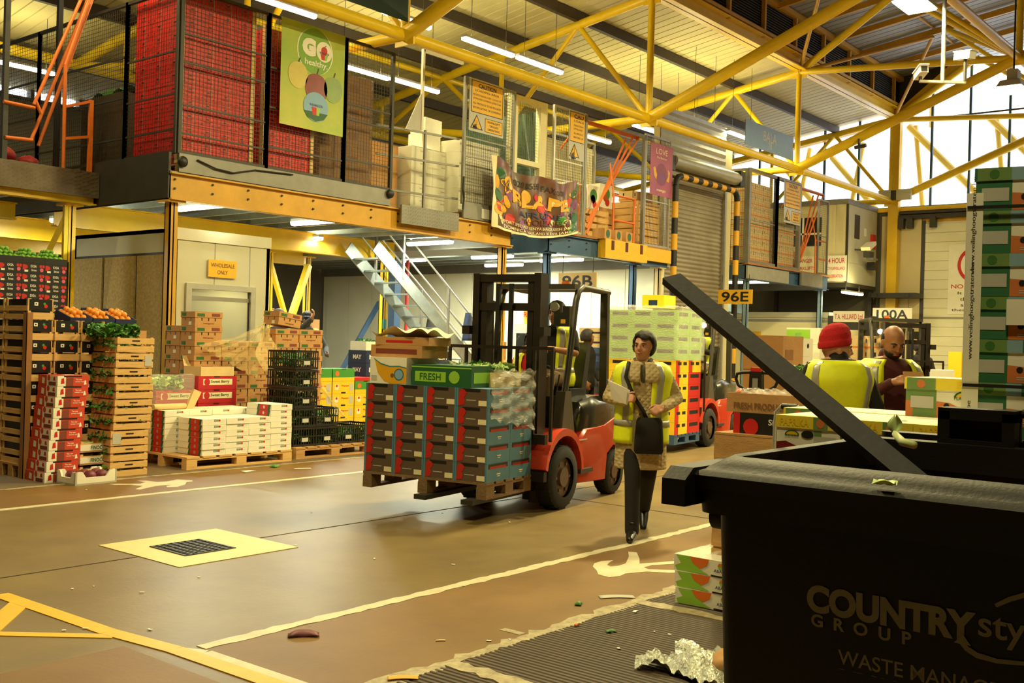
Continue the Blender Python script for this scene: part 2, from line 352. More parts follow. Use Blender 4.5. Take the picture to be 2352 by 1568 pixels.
for a, b in zip(XS[:-1], XS[1:]):
    for (Y, z, rr) in ((12.25, 6.46, .10), (18.4, 8.17, .07), (22.6, 7.47, .12), (6.7, 8.66, .10)): tube_part(ch, (a, Y, z), (b, Y, z), rr)
    # inclined ties between frames
    tube_part(ch, (a, 12.25, 9.1), ((a+b)/2, 9.9, 10.55), .05, 'beam_ochre'); tube_part(ch, (b, 12.25, 9.1), ((a+b)/2, 9.9, 10.55), .05, 'beam_ochre')
    tube_part(ch, (b, 6.7, 8.66), ((a+b)/2, 9.6, 10.75), .06, 'truss_yellow'); tube_part(ch, (a, 6.7, 8.66), ((a+b)/2, 9.6, 10.75), .06, 'truss_yellow')
# ================================================================== END WALL
XE = 34.5; ZS = 6.25
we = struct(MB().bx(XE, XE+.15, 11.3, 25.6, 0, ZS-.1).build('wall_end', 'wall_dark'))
mb = MB(); mb.bx(XE+.02, XE+.12, 7.05, 11.3, 0, 5.75)
d1 = struct(mb.build('door_1', 'wall_pale'))
for i in range(19):
    MB().bx(XE-.01, XE+.02, 7.08, 11.2, i*.3+.008, i*.3+.292).build('door_panel', 'wall_pale', d1)
MB().bx(XE-.03, XE+.02, 11.2, 11.32, 0, 5.8).build('door_edge', 'dkgrey', d1); MB().bx(XE-.025, XE-.01, 7.1, 11.2, 2.66, 2.72).build('door_rail', 'grey', d1)
struct(MB().bx(XE, XE+.15, -12, 7.05, 0, ZS-.1).build('wall_end', 'wall_beige'))
struct(MB().bx(XE, XE+.15, 7.05, 11.3, 5.75, ZS-.1).build('wall_end', 'beam_ochre'))
struct(MB().bx(XE-.12, XE+.1, -12, 25.6, ZS-.12, ZS).build('trim_1', 'steel_yellow')); struct(MB().bx(XE-.25, XE-.02, 5, 12.2, 5.86, 5.98).build('trim_2', 'steel_dark'))
struct(MB().bx(XE-.2, XE-.02, 5, 12.2, 6.02, 6.1).build('trim_3', 'steel_dark'))
for y in (11.9, 11.62, 10.9): struct(MB().bx(XE-.3, XE-.1, y-.09, y+.09, 5.55, 5.9).build('door_hanger', 'steel_dark'))
struct(MB().bx(XE-.03, XE, 11.32, 12.6, 0, 6.0).build('wall_panel', 'wall_beige'))
# dark gable infill under the roof edge
g_inf = MB(); g_inf.prism([(12.3, 9.2), (12.3, 10.6), (10.1, 10.9)], 0, XE-.02, XE+.08); struct(g_inf.build('gable_infill', 'louvre'))
struct(MB().bar((XE-.1, 12.3, 9.1), (XE-.1, 9.6, 11.2), .2, .28).build('gable_edge_beam', 'steel_yellow'))
struct(MB().bar((XE-.1, 12.3, 9.1), (XE-.1, 24, 7.3), .15, .2).build('gable_edge_beam', 'beam_ochre'))
struct(MB().bx(XE-.3, XE-.05, 12.0, 12.32, 0, 9.1).build('gable_column', 'steel_yellow'))
struct(MB().bx(XE, XE+.15, -12, 1.81, ZS-.1, 12.2).build('wall_end', 'wall_beige')); wn = struct(MB().bx(XE+.02, XE+.06, -12, 25.5, ZS, ZS+.05).build('window_1', 'blue_pale'))
ytop = lambda Y: (zlow(Y) if Y > 12.25 else min(9.2+.84*(11.94-Y) if Y < 11.94 else 9.2, zhi(Y)) if Y > 6 else zhi(2)-.3)
ys = [12.25]
for k in range(9): ys.append(12.25-1.16*(k+1))
yl = [12.25+1.2*k for k in range(1, 9)]
for Y in ys+yl:
    MB().bx(XE, XE+.08, Y-.035, Y+.035, ZS, ytop(Y)).build('mullion', 'steel_blue', wn)
al = sorted(ys+yl)
for a, b in zip(al[:-1], al[1:]):
    MB().prism([(a, ZS), (b, ZS), (b, ytop(b)), (a, ytop(a))], 0, XE+.035, XE+.045).build('pane', 'glass', wn)
MB().bx(XE+.01, XE+.05, 1.5, 12.2, 9.05, 9.1).build('transom', 'dkgrey', wn)
for k in range(4):     # diagonal braces standing outside the glazing
    y = 12.0-k*2.5
    MB().cyl((XE+.5, y, 9.0), (XE+.5, y-2.5, 6.3), .11).build('outer_brace', 'steel_yellow', wn); MB().cyl((XE+.5, y-2.5, 6.3), (XE+.5, y-5.0, 7.9), .11).build('outer_brace', 'steel_yellow', wn)
    MB().cyl((XE+.55, y-.2, 9.0), (XE+.55, y-.5, 6.3), .08).build('outer_brace', 'steel_yellow', wn)
for y in (13.3, 15.2): MB().cyl((XE+.5, y+1.3, 8.2), (XE+.5, y-.3, 6.3), .10).build('outer_brace', 'steel_yellow', wn); MB().cyl((XE+.5, y+.6, 6.3), (XE+.5, y+.2, 8.6), .08).build('outer_brace', 'steel_yellow', wn)
# strip of daylight in the back wall, above the storage decks
wb = struct(MB().bx(5, 30, 25.38, 25.5, 7.08, 7.14).build('window_2', 'steel_dark'))
for i in range(36):
    x = -10+i*1.25; MB().bx(x, x+1.15, 25.58, 25.6, 7.1, 7.5).build('pane', 'glass', wb); MB().bx(x+1.15, x+1.25, 25.5, 25.7, 7.1, 7.5).build('mullion', 'steel_dark', wb)
# ================================================================== MEZZANINES
ZB, ZD = 3.40, 3.80
def mezz(name, label, x0, x1, y0, y1, beam_m, posts, zb=ZB, joists=True, post_m='beam_ochre', w=.13, deck_m='steel_grey'):
    r = sroot(name); r['label'] = label
    mb = MB(); mb.bx(x0, x1, y0, y0+.02, zb, ZD-.02); mb.bx(x0, x1, y0-.06, y0+.1, zb, zb+.02); mb.bx(x0, x1, y0-.06, y0+.1, ZD-.04, ZD-.02)
    n = int((x1-x0)/.62)
    for i in range(n+1):
        x = x0+.08+i*.62
        for z in (zb+.16, zb+.29): mb.cyl((x, y0, z), (x, y0-.025, z), .016, n=6, m=1)
    mb.build('edge_beam', [beam_m, 'steel_dark'], r)
    MB().bx(x0, x0+.02, y0, y1, zb, ZD-.02).build('side_beam', 'steel_dark' if beam_m != 'steel_blue' else beam_m, r)
    MB().bx(x1-.02, x1, y0, y1, zb, ZD-.02).build('side_beam', 'steel_grey', r)
    MB().bx(x0, x1, y0-.02, y1, ZD-.02, ZD).build('deck', deck_m, r)
    MB().bx(x0+.02, x1-.02, y0+.02, y1, ZD-.045, ZD-.03).build('deck_underside', 'steel_grey', r)
    if joists:
        k = int((x1-x0)/.6); me = MB().bx(-.03, .03, y0+.03, y1, ZD-.22, ZD-.05).mesh('joist', 'galv')
        for i in range(1, k): inst('joist', me, r, (x0+i*(x1-x0)/k, 0, 0))
    for (px, py, m) in posts:
        mb = MB(); mb.bx(px-w/2, px+w/2, py-w/2, py-w/2+.02, 0, zb); mb.bx(px-w/2, px+w/2, py+w/2-.02, py+w/2, 0, zb); mb.bx(px-.01, px+.01, py-w/2, py+w/2, 0, zb); mb.bx(px-w/2-.0, px-w/2+.02, py-w/2, py+w/2, 0, zb)
        mb.bx(px-.14, px+.14, py-.14, py+.14, zb-.03, zb)
        mb.build('post', m, r)
    return r
m1 = mezz('mezzanine', 'yellow steel mezzanine over the office with red boxes in its cage', 8.3, 15.8, 13.0, 25.4, 'beam_ochre', [(8.42, 13.12, 'beam_ochre'), (15.68, 13.12, 'beam_ochre'), (15.6, 16.3, 'steel_yellow'), (14.6, 18.9, 'steel_yellow'), (16.0, 19.3, 'steel_yellow')])
for Y in (16.2, 19.2, 22.3):
    mb = MB(); ibeam(mb, 8.3, 15.8, Y, 3.18, .4, .18, .02); mb.build('cross_beam', 'steel_yellow', m1)
MB().bx(8.42, 12.5, 12.96, 13.0, ZD, 4.06).build('kick_plate', 'steel_grey', m1); MB().bx(8.28, 8.32, 13.0, 15.0, 3.42, 4.06).build('kick_plate', 'steel_dark', m1)  # side plate darker than the front one: its shade put into the colour
MB().bar((14.55, 18.95, .02), (16.0, 19.25, 3.2), .13, .13).build('brace', 'bright_yellow', m1); MB().bar((15.95, 19.3, .6), (14.65, 18.95, 3.2), .09, .09).build('brace', 'bright_yellow', m1)
MB().bx(15.53, 15.6, 16.2, 16.23, 1.75, 1.95).build('tape', 'teal', m1)
mb = MB(); mb.bx(12.68, 14.13, 12.86, 12.90, 3.52, 3.84)
for i in range(24):
    for j in range(5): mb.bar((12.71+i*.06, 12.858, 3.55+j*.062+(.012 if i % 2 else 0)), (12.74+i*.06, 12.858, 3.57+j*.062+(.012 if i % 2 else 0)), .008, .004, up=(0, 1, 0))
mb.build('tread_plate', 'steel_grey', m1)
ml = mezz('mezzanine', 'mezzanine with a rusty tread plate edge beside the red box cage', 2.5, 8.27, 14.92, 25.4, 'steel_yellow', [(7.98, 15.1, 'steel_yellow'), (6.9, 15.9, 'bright_yellow')], zb=3.42)
mb = MB(); mb.bx(5.0, 8.27, 14.80, 14.85, 3.52, 3.9)
for i in range(50):
    for j in range(6): mb.bar((5.02+i*.065, 14.798, 3.55+j*.06+(.02 if i % 2 else 0)), (5.055+i*.065, 14.798, 3.575+j*.06+(.02 if i % 2 else 0)), .009, .004, up=(0, 1, 0))
mat('rusty_plate', '#6f6450', .5, .3, col2='#56422c', scale=4); mb.build('tread_plate', 'rusty_plate', ml)
MB().bx(7.86, 7.92, 15.02, 15.08, 0, 3.4).build('post_guard', 'bright_yellow', ml); MB().bx(7.85, 7.93, 14.99, 15.02, .8, 2.55).build('post_guard', 'black', ml)
MB().bar((7.55, 15.3, 2.2), (7.95, 15.1, 3.3), .08, .08).build('brace', 'bright_yellow', ml); mb = MB(); ibeam(mb, 5.6, 7.4, 15.6, 3.15, .25, .15, .02); mb.build('cross_beam', 'bright_yellow', ml)
m2 = mezz('mezzanine', 'blue edged mezzanine hung with a crumpled fruit banner', 17.0, 21.65, 13.0, 25.4, 'steel_blue', [(17.12, 13.12, 'steel_blue'), (20.35, 13.12, 'steel_blue'), (21.4, 13.1, 'wall_beige')])
MB().bx(15.82, 17.0, 14.3, 25.4, 3.4, 3.79).build('link_deck', 'steel_grey', m2); MB().bx(18.72, 20.4, 12.78, 12.98, 3.42, 3.82).build('loading_ledge', 'paint_yellow', m2)
for x in (18.95, 19.5, 20.1): MB().bx(x, x+.09, 12.765, 12.78, 3.6, 3.8).build('rust_stain', 'maroon', m2)
MB().bx(20.4, 21.65, 12.9, 12.99, 3.5, 3.8).build('edge_patch', 'paint_yellow', m2)
m3 = mezz('mezzanine', 'blue edged mezzanine beyond the roller shutter holding stacked pale cartons', 25.65, 31.1, 13.0, 19.0, 'steel_blue', [(25.95, 13.12, 'blue_pale'), (30.85, 13.12, 'blue_pale')])
MB().bx(25.65, 28.2, 12.93, 12.98, 3.42, 3.76).build('edge_patch', 'steel_pale', m3); MB().bx(28.9, 30.4, 12.86, 12.92, 3.42, 3.8).build('tread_plate', 'steel_grey', m3)
MB().bx(25.6, 31.4, 12.9, 13.0, ZD-.01, ZD+.04).build('deck_edge', 'ply', m3); MB().bx(17.0, 21.6, 12.95, 13.0, ZD-.0, ZD+.04).build('deck_edge', 'ply', m2)
MB().bar((26.0, 15.0, 2.9), (29.5, 15.0, 2.75), .1, .3).build('cross_beam', 'blue_pale', m3)
# partition between the open stalls and the shutter bay
pw = struct(MB().bx(21.75, 21.85, 13.2, 25.4, 0, 3.62).build('wall_partition', 'wall_pale'))
for i in range(12): MB().bx(21.72, 21.75, 13.22+i*1.0, 13.22+i*1.0+.985, 0, 3.60).build('wall_panel', 'wall_pale', pw)
# ================================================================== OFFICE UNDER THE MEZZANINE
of = thing('office_cabin', 'cream site office with a window and a yellow sign under the mezzanine', 'cabin')
ox0, ox1, oy0, oy1, oz = 8.66, 10.36, 13.4, 16.2, 3.06
mb = MB(); mb.bx(ox0, ox0+.06, oy0, oy1, 2.72, oz); mb.bx(ox0, ox1, oy1-.06, oy1, 0, oz); mb.bx(ox1-.06, ox1, oy0, oy1, 0, oz); mb.bx(ox0, ox1, oy0, oy1, oz-.06, oz)
wx0, wx1, wz0, wz1 = 8.95, 10.0, 1.3, 2.2
for a in ((ox0, wx0, 0, oz), (wx1, ox1, 0, oz), (wx0, wx1, 0, wz0), (wx0, wx1, wz1, oz)): mb.bx(a[0], a[1], oy0, oy0+.06, a[2], a[3])
mb.build('wall', 'cabin_grey', of)
MB().bx(ox0-.01, ox1+.01, oy0-.02, oy0+.02, oz-.16, oz+.01).build('cornice', 'cabin_grey', of)
for x in (9.35, 9.98): MB().bx(x, x+.012, oy0-.004, oy0, 2.25, 2.9).build('panel_seam', 'grey', of)
fr = MB()
for a in ((wx0-.09, wx1+.09, wz1, wz1+.08), (wx0-.09, wx1+.09, wz0-.06, wz0), (wx0-.09, wx0, wz0, wz1), (wx1, wx1+.09, wz0, wz1)): fr.bx(a[0], a[1], oy0-.04, oy0+.05, a[2], a[3])
f2 = fr.build('window_frame', 'alu', of); MB().bx(wx0, wx1, oy0+.01, oy0+.04, wz1-.16, wz1-.1).build('sash', 'grey', of); MB().bx(wx0, wx1, oy0+.02, oy0+.03, wz0, wz1).build('pane', 'glass', of)
MB().bx(ox0+.1, ox1-.1, oy1-.3, oy1-.25, .8, oz-.1).build('inner_wall', 'wall_cream', of)
MB().bx(ox0-.0, ox0+.06, oy0, oy1, 0, 2.72).build('side_backing', 'dkgrey', of)
for i in range(3):
    MB().bx(ox0-.03, ox0, oy0+.06+i*.92, oy0+.06+i*.92+.85, .02, 2.68).build('board', 'osb', of)
MB().bx(ox0+.3, ox0+1.3, oy0+.9, oy0+1.0, 2.85, 2.9).build('ceiling_lamp', 'tube_hi', of)
# ================================================================== LAMPS
def area(par, loc, sx, sy, power, col, rx=0):
    ld = bpy.data.lights.new('lamp_glow', 'AREA'); ld.shape = 'RECTANGLE'; ld.size = sx; ld.size_y = sy; ld.energy = power; ld.color = col
    o = bpy.data.objects.new('lamp_glow', ld); C.objects.link(o); o.parent = par; o.location = loc; o.rotation_euler = (rx, 0, 0); return o
FLU = {}
def fluoro(p, axis, kind, label, L=1.5, roof=None, group=None, power=1.0):
    col, pw, mt = {'hi': (LAMP_HI, P_HI, 'tube_hi'), 'lo': (LAMP_LO, P_LO, 'tube_lo')}[kind]
    r = thing('fluorescent_light', label, 'lamp', p, 0 if axis == 'x' else PI/2, group)
    k = (L, mt)
    if k not in FLU:
        a = MB().bx(-L/2, L/2, -.055, .055, .0, .05).mesh('housing', 'ltgrey')
        prof = [(-.06, 0), (-.055, -.045), (-.03, -.065), (.03, -.065), (.055, -.045), (.06, 0)]
        b = MB().prism(prof, 0, -L/2+.01, L/2-.01).mesh('diffuser', mt)
        FLU[k] = (a, b)
    inst('housing', FLU[k][0], r); inst('diffuser', FLU[k][1], r)
    if roof:
        for s in (-1, 1): MB().cyl((s*L*.35, 0, .05), (s*L*.35, 0, roof-p[2]-.01), .006, n=5).build('suspension_wire', 'steel_dark', r)
    area(r, (0, 0, -.075), L-.05, .1, pw*power*L/1.5, col)
    area(r, (0, 0, .06), L-.05, .08, pw*power*L/1.5*(.36 if kind == 'hi' else .25), col, PI)
    return r
# row hung above the front of the mezzanines
zl = 7.35
def at_t(px, py, z): return G(px, py, z)
def upper(px0, px1, z, label, grp=None, L=1.5, roof=True, pw=1.0):
    a = G(*px0, z); b = G(*px1, z); c = (a+b)/2
    return fluoro((c.x, c.y, z), 'x', 'hi', label, L, zlow(c.y) if roof else None, grp, pw)
GU = 'fluorescent lights hung from the roof over the mezzanine fronts'
upper((1062, 85), (1180, 125), 7.35, 'fluorescent tube light on wires above the large yellow caution sign', GU)
upper((1185, 128), (1293, 165), 7.35, 'fluorescent tube light on wires above the frame with green tarpaulin', GU)
upper((783, 147), (880, 175), 7.2, 'fluorescent tube light seen through the cage beside the fruit banner', GU)
upper((905, 180), (1000, 207), 7.2, 'fluorescent tube light above the tan cartons by the cage gate', GU)
upper((1582, 270), (1652, 295), 7.35, 'fluorescent tube light on wires above the roller shutter', GU)
upper((1545, 315), (1607, 338), 7.2, 'fluorescent tube light just above the roller shutter drum', GU)
upper((1470, 287), (1512, 305), 7.2, 'fluorescent tube light above the pink mango banner', GU)
upper((1340, 305), (1388, 325), 7.0, 'fluorescent tube light behind the second caution sign', GU)
upper((1680, 302), (1725, 320), 7.3, 'fluorescent tube light beside the pale blue aisle sign', GU)
upper((0, 140), (95, 160), 6.9, 'fluorescent tube light above the cartons stored on the rusty edged mezzanine', GU)
upper((600, -5), (695, 25), 7.35, 'fluorescent tube light above the red box cage', GU)
upper((915, 30), (955, 55), 7.4, 'fluorescent tube light behind the dark green roof sign', GU, 1.2)
for X in (4.0, 7.0, 10.0): fluoro((X, 14.0, 7.35), 'x', 'hi', 'fluorescent tube light hung over the cages near the crate stacks', 1.5, zlow(14.0), GU)
# under the mezzanines
GL = 'fluorescent lights under the mezzanines'
for (x, y, lb) in ((9.4, 13.85, 'fluorescent light over the office window'), (11.6, 13.8, 'fluorescent light under the front beam beside the office'), (13.6, 16.6, 'fluorescent light behind the office under the deck'),
                   (9.3, 17.6, 'fluorescent light above the side wall of the office'), (14.8, 21.0, 'fluorescent light at the back of the yellow mezzanine'), (12.2, 20.6, 'fluorescent light behind the bracing of the yellow mezzanine'), (15.2, 14.6, 'fluorescent light by the yellow end post'),
                   (18.3, 15.6, 'fluorescent light near the blue corner post'), (19.6, 14.6, 'fluorescent light in front of the white partition'), (18.4, 18.4, 'fluorescent light behind the steel stairs'), (20.4, 17.0, 'fluorescent light close to the white partition'), (5.5, 17.5, 'fluorescent light under the rusty edged mezzanine')):
    fluoro((x, y, 3.50), 'y', 'lo', lb, 1.2, None, GL)
for (x, y, lb) in ((26.4, 15.5, 'fluorescent light under the mezzanine by the shutter'), (28.0, 14.2, 'fluorescent light under the blue mezzanine near its front beam')):
    fluoro((x, y, 3.50), 'y', 'hi', lb, 1.5, None, GL)
fluoro((31.6, 12.4, 3.35), 'x', 'hi', 'fluorescent light under the raised cream cabin', 1.5, 3.6)
# high bay lamps over the lane
GB = 'high bay lamps over the lane'
def highbay(p, label, f=1.0):
    r = thing('high_bay_lamp', label, 'lamp', p, 0, GB)
    mb = MB(); n = 4
    mb.rings([[(-.42, -.26, 0), (.42, -.26, 0), (.42, .26, 0), (-.42, .26, 0)], [(-.34, -.2, .14), (.34, -.2, .14), (.34, .2, .14), (-.34, .2, .14)], [(-.15, -.12, .2), (.15, -.12, .2), (.15, .12, .2), (-.15, .12, .2)]]); mb.bx(-.14, .14, -.11, .11, .2, .42)
    mb.build('housing', 'ltgrey', r); MB().bx(-.40, .40, -.24, .24, -.03, .0).build('diffuser', 'tube_bay', r)
    MB().cyl((0, 0, .42), (0, 0, zhi(p[1])-p[2]), .02).build('hanger', 'steel_dark', r)
    area(r, (0, 0, -.05), .78, .46, P_BAY*f, LAMP_BAY); return r
highbay((18.2, 6.2, 7.5), 'high bay lamp over the lane level with the roller shutter side'); highbay((25.2, 6.35, 7.5), 'high bay lamp over the lane nearest the gable glazing')
highbay((11.2, 6.2, 7.5), 'high bay lamp over the lane between the drain and the shutter'); highbay((4.2, 6.2, 7.5), 'high bay lamp over the lane above the drain', .5)
highbay((1.5, .5, 7.6), 'high bay lamp over the waste bin corner of the hall', .3); highbay((15, .5, 7.6), 'high bay lamp over the pepper carton side of the hall'); highbay((23, .5, 7.6), 'high bay lamp over the far pepper carton side of the hall')
area(of, (ox0+.8, oy0+.95, 2.84), 1.0, .1, 22, LAMP_HI)
# ================================================================== CARTONS: generic printed box
class Bx(MB):
    def __init__(s, w, d, h, body=True):
        super().__init__(); s.w, s.d, s.h = w, d, h
        if body: s.bx(-w/2, w/2, -d/2, d/2, 0, h)
    def pt(s, face, u, v, off=.0015):
        w, d, h = s.w, s.d, s.h
        if face == '-y': return (-w/2+u*w, -d/2-off, v*h)
        if face == '-x': return (-w/2-off, d/2-u*d, v*h)
        if face == '+y': return (w/2-u*w, d/2+off, v*h)
        if face == '+x': return (w/2+off, -d/2+u*d, v*h)
        return (-w/2+u*w, -d/2+v*d, h+off)
    def pr(s, face, u0, u1, v0, v1, m, off=.0015): return s.quad(s.pt(face, u0, v0, off), s.pt(face, u1, v0, off), s.pt(face, u1, v1, off), s.pt(face, u0, v1, off), m)
    def pg(s, face, pts, m, off=.002): return s.add([s.pt(face, u, v, off) for u, v in pts], [tuple(range(len(pts)))], m)
    def disc(s, face, u, v, r, m, n=14, off=.002, ry=None):
        L = s.w if 'y' in face or face == 'top' else s.d; H = s.h if face != 'top' else s.d; ry = ry or r
        return s.pg(face, [(u+r/L*math.cos(2*PI*i/n), v+ry/H*math.sin(2*PI*i/n)) for i in range(n)], m, off)
    def tx(s, face, t, u, v, h, m, width=None, bold=.012, off=.003):
        c = s.pt(face, u, v, off); return text(s, t, c, h, face=face, m=m, bold=bold, width=width)
    def openbox(s, t=.006, m=0, mi=None, floor=.006):
        s.v = []; s.f = []; s.m = []
        w, d, h = s.w, s.d, s.h; mi = m if mi is None else mi
        s.bx(-w/2, w/2, -d/2, -d/2+t, 0, h, m); s.bx(-w/2, w/2, d/2-t, d/2, 0, h, m); s.bx(-w/2, -w/2+t, -d/2+t, d/2-t, 0, h, m); s.bx(w/2-t, w/2, -d/2+t, d/2-t, 0, h, m); s.bx(-w/2+t, w/2-t, -d/2+t, d/2-t, 0, floor, mi); return s
KIND = {}
def kmesh(key, fn):
    if key not in KIND: KIND[key] = fn()
    return KIND[key]
def place(name, me, label, cat, loc, rz=0, group=None): return tag(inst(name, me, None, loc, rz), label, cat, group)
PAL = {}
def pallet(loc, w, d, label, rz=0, h=.144, m='pallet_wood', group=None, nboards=7):
    """deck boards, three bearers of blocks, bottom boards: each board a part"""
    r = thing('pallet', label, 'pallet', loc, rz, group)
    k = (w, d, h, m)
    if k not in PAL:
        bw = w/nboards*.8
        PAL[k] = (MB().bx(-bw/2, bw/2, -d/2, d/2, h-.022, h).mesh('deck_board', m), MB().bx(-w/2, w/2, -.045, .045, h-.044, h-.022).mesh('stringer_board', m),
                  MB().bx(-.07, .07, -.05, .05, .022, h-.044).mesh('block', m), MB().bx(-w/2, w/2, -.05, .05, 0, .022).mesh('bottom_board', m))
    a, b, c, e = PAL[k]; bw = w/nboards*.8
    for i in range(nboards): inst('deck_board', a, r, (-w/2+bw/2+i*(w-bw)/(nboards-1), 0, 0))
    for y in (-d/2+.05, 0, d/2-.05):
        inst('stringer_board', b, r, (0, y, 0)); inst('bottom_board', e, r, (0, y, 0))
        for x in (-w/2+.07, 0, w/2-.07): inst('block', c, r, (x, y, 0))
    return r
def wirep(mb, a, b, z0, z1, pitch=.06, t=.0045, m=0):
    a = Vector(a); b = Vector(b); L = (b-a).length; n = int(L/pitch); k = int((z1-z0)/pitch)
    for i in range(1, n): p = a+(b-a)*(i/n); mb.bar((p.x, p.y, z0), (p.x, p.y, z1), t, t, m)
    for j in range(1, k): z = z0+(z1-z0)*j/k; mb.bar((a.x, a.y, z), (b.x, b.y, z), t, t, m)
def cage_panel(par, a, b, z0=4.06, z1=6.4, m='steel_dark', wire='wire_dark', rails=(4.9, 5.6), fw=.045):
    a = Vector(a+(0,)); b = Vector(b+(0,)); mb = MB()
    for z in (z0+.02, z1-.02): mb.bar((a.x, a.y, z), (b.x, b.y, z), fw, fw)
    for p in (a, b): mb.bar((p.x, p.y, z0), (p.x, p.y, z1), fw*1.2, fw*1.2)
    mb.build('panel_frame', m, par)
    for z in rails: MB().bar((a.x, a.y, z), (b.x, b.y, z), .02, .025).build('rail', m, par)
    w = MB(); wirep(w, a, b, z0, z1); o = w.build('wire_mesh', wire, par); o['kind'] = 'stuff'
cg = thing('storage_cage', 'wire mesh cage round the red boxes on the yellow mezzanine', 'cage')
cage_panel(cg, (8.43, 13.0), (9.92, 13.0), rails=(4.35, 4.75, 5.35, 5.75)); cage_panel(cg, (9.92, 13.0), (11.46, 13.0), rails=(4.4, 5.0, 5.6)); cage_panel(cg, (11.46, 13.0), (12.52, 13.0), rails=(4.45, 5.1, 5.35))
cage_panel(cg, (8.4, 13.03), (8.4, 14.35), rails=(4.4, 4.9, 5.5)); cage_panel(cg, (8.4, 14.35), (8.4, 17.0), rails=(4.4, 5.0, 5.6)); cage_panel(cg, (8.4, 17.0), (8.4, 19.6), rails=(4.5, 5.0, 5.6))
for x in (8.46, 12.47): MB().sph((x, 12.93, 3.94 if x < 9 else 4.0), (.08, .05, .08), 10, 6).build('buffer', 'black', cg, smooth=True)
MB().tube([(8.7, 12.94, 4.0), (9.0, 12.93, 3.92), (9.3, 12.93, 3.9), (9.7, 12.94, 4.0), (10.4, 12.94, 4.03)], .012).build('cable', 'black', cg)
# ---------------------------------------------------------------- red cartons in the cage
def red_box():
    b = Bx(.295, .395, .188); 
    for f in ('-y', '-x'):
        b.pr(f, .42, .58, .62, .72, 1); b.pr(f, .15, .2, .2, .28, 1); b.pr(f, .8, .85, .2, .28, 1); b.tx(f, 'FRESH', .5, .42, .03, 2, bold=.0)
    b.pr('-y', .70, .712, 0, 1, 3); b.pr('-x', .6, .61, 0, 1, 3); b.pr('-y', 0, 1, 0, .04, 2); b.pr('-x', 0, 1, 0, .04, 2)
    mat('red_carton', '#c8201c', .5, var=.14, scale=4); mat('red_carton_print', '#8d1512', .55, var=.05); return b.mesh('red_carton', ['red_carton', 'black', 'red_carton_print', 'ltgrey'])
rb = kmesh('red', red_box)
def red_stack(x0, nx, y0, ny, rows, label, grp, pl):
    pallet((x0+nx*.15, y0+ny*.2, ZD), nx*.3, ny*.4, pl)
    for k in range(rows):
        for i in range(nx):
            for j in range(ny):
                if i == 0 or j == 0: place('red_carton', rb, label, 'box', (x0+.15+i*.3+random.uniform(-.002, .002), y0+.2+j*.4, ZD+.144+k*.19), 0, grp)
    for (x, y) in ((x0-.01, y0-.015), (x0+nx*.3+.01, y0-.015)):
        mb = MB(); mb.bx(x-.035, x+.035, y-.004, y+.004, ZD+.144, ZD+.144+rows*.19+.03); mb.bx(x-.035 if x < x0+.1 else x+.027, x-.027 if x < x0+.1 else x+.035, y, y+.07, ZD+.144, ZD+.144+rows*.19+.03)
        tag(mb.build('corner_post', 'cardboard_pale'), 'pale cardboard corner post on the ' + pl.split(' under ')[-1], 'corner post', 'corner posts of the red stacks')
red_stack(8.52, 4, 13.12, 3, 13, 'red carton strapped in the tall stack at the cage corner', 'red cartons in the cage', 'wooden pallet under the red stack at the cage corner')
red_stack(9.98, 3, 13.12, 2, 12, 'red carton in the stack behind the apple banner', 'red cartons in the cage behind the banner', 'wooden pallet under the red stack behind the apple banner')
# brown film wrapped stack
pallet((11.72, 13.75, ZD), 1.1, 1.0, 'wooden pallet under the brown wrapped stack')
bb = kmesh('brownc', lambda: Bx(.54, .49, .39).pr('-y', .1, .5, .3, .6, 1).pr('-x', .2, .6, .3, .6, 1).mesh('brown_carton', ['cardboard', 'cardboard_dark']))
for k in range(5):
    for i in range(2):
        for j in range(2): place('brown_carton', bb, 'large brown carton inside the brown film wrap', 'box', (11.45+i*.545, 13.5+j*.495, ZD+.144+k*.392), 0, 'cartons in the brown wrapped stack')
def wrap(name, label, x0, x1, y0, y1, z0, z1, m, seed=1, amp=.012, top=True, rz=0, loc=(0, 0, 0)):
    rnd = random.Random(seed); mb = MB(); per = []; nx = max(4, int((x1-x0)/.07)); ny = max(4, int((y1-y0)/.07))
    for i in range(nx): per.append((x0+(x1-x0)*i/nx, y0))
    for i in range(ny): per.append((x1, y0+(y1-y0)*i/ny))
    for i in range(nx): per.append((x1-(x1-x0)*i/nx, y1))
    for i in range(ny): per.append((x0, y1-(y1-y0)*i/ny))
    nz = max(4, int((z1-z0)/.08)); cx, cy = (x0+x1)/2, (y0+y1)/2; R = []
    for k in range(nz+1):
        R.append([(x+(x-cx)/abs((x1-x0)/2)*rnd.uniform(.004, amp+.006), y+(y-cy)/abs((y1-y0)/2)*rnd.uniform(.004, amp+.006), z0+(z1-z0)*k/nz) for x, y in per])
    mb.rings(R, caps=False)
    if top:
        s = .94; R2 = [R[-1], [((x-cx)*s+cx, (y-cy)*s+cy, z1+.012+rnd.uniform(0, amp)) for x, y in per]]; mb.rings(R2, caps=False)
    return tag(mb.build(name, m, None, smooth=2, loc=loc, rz=rz), label, 'plastic film')
wrap('stretch_film', 'brown stretch film round the tall stack in the cage', 11.16, 12.28, 13.235, 14.25, ZD+.15, 5.9, 'film_brown', 3)
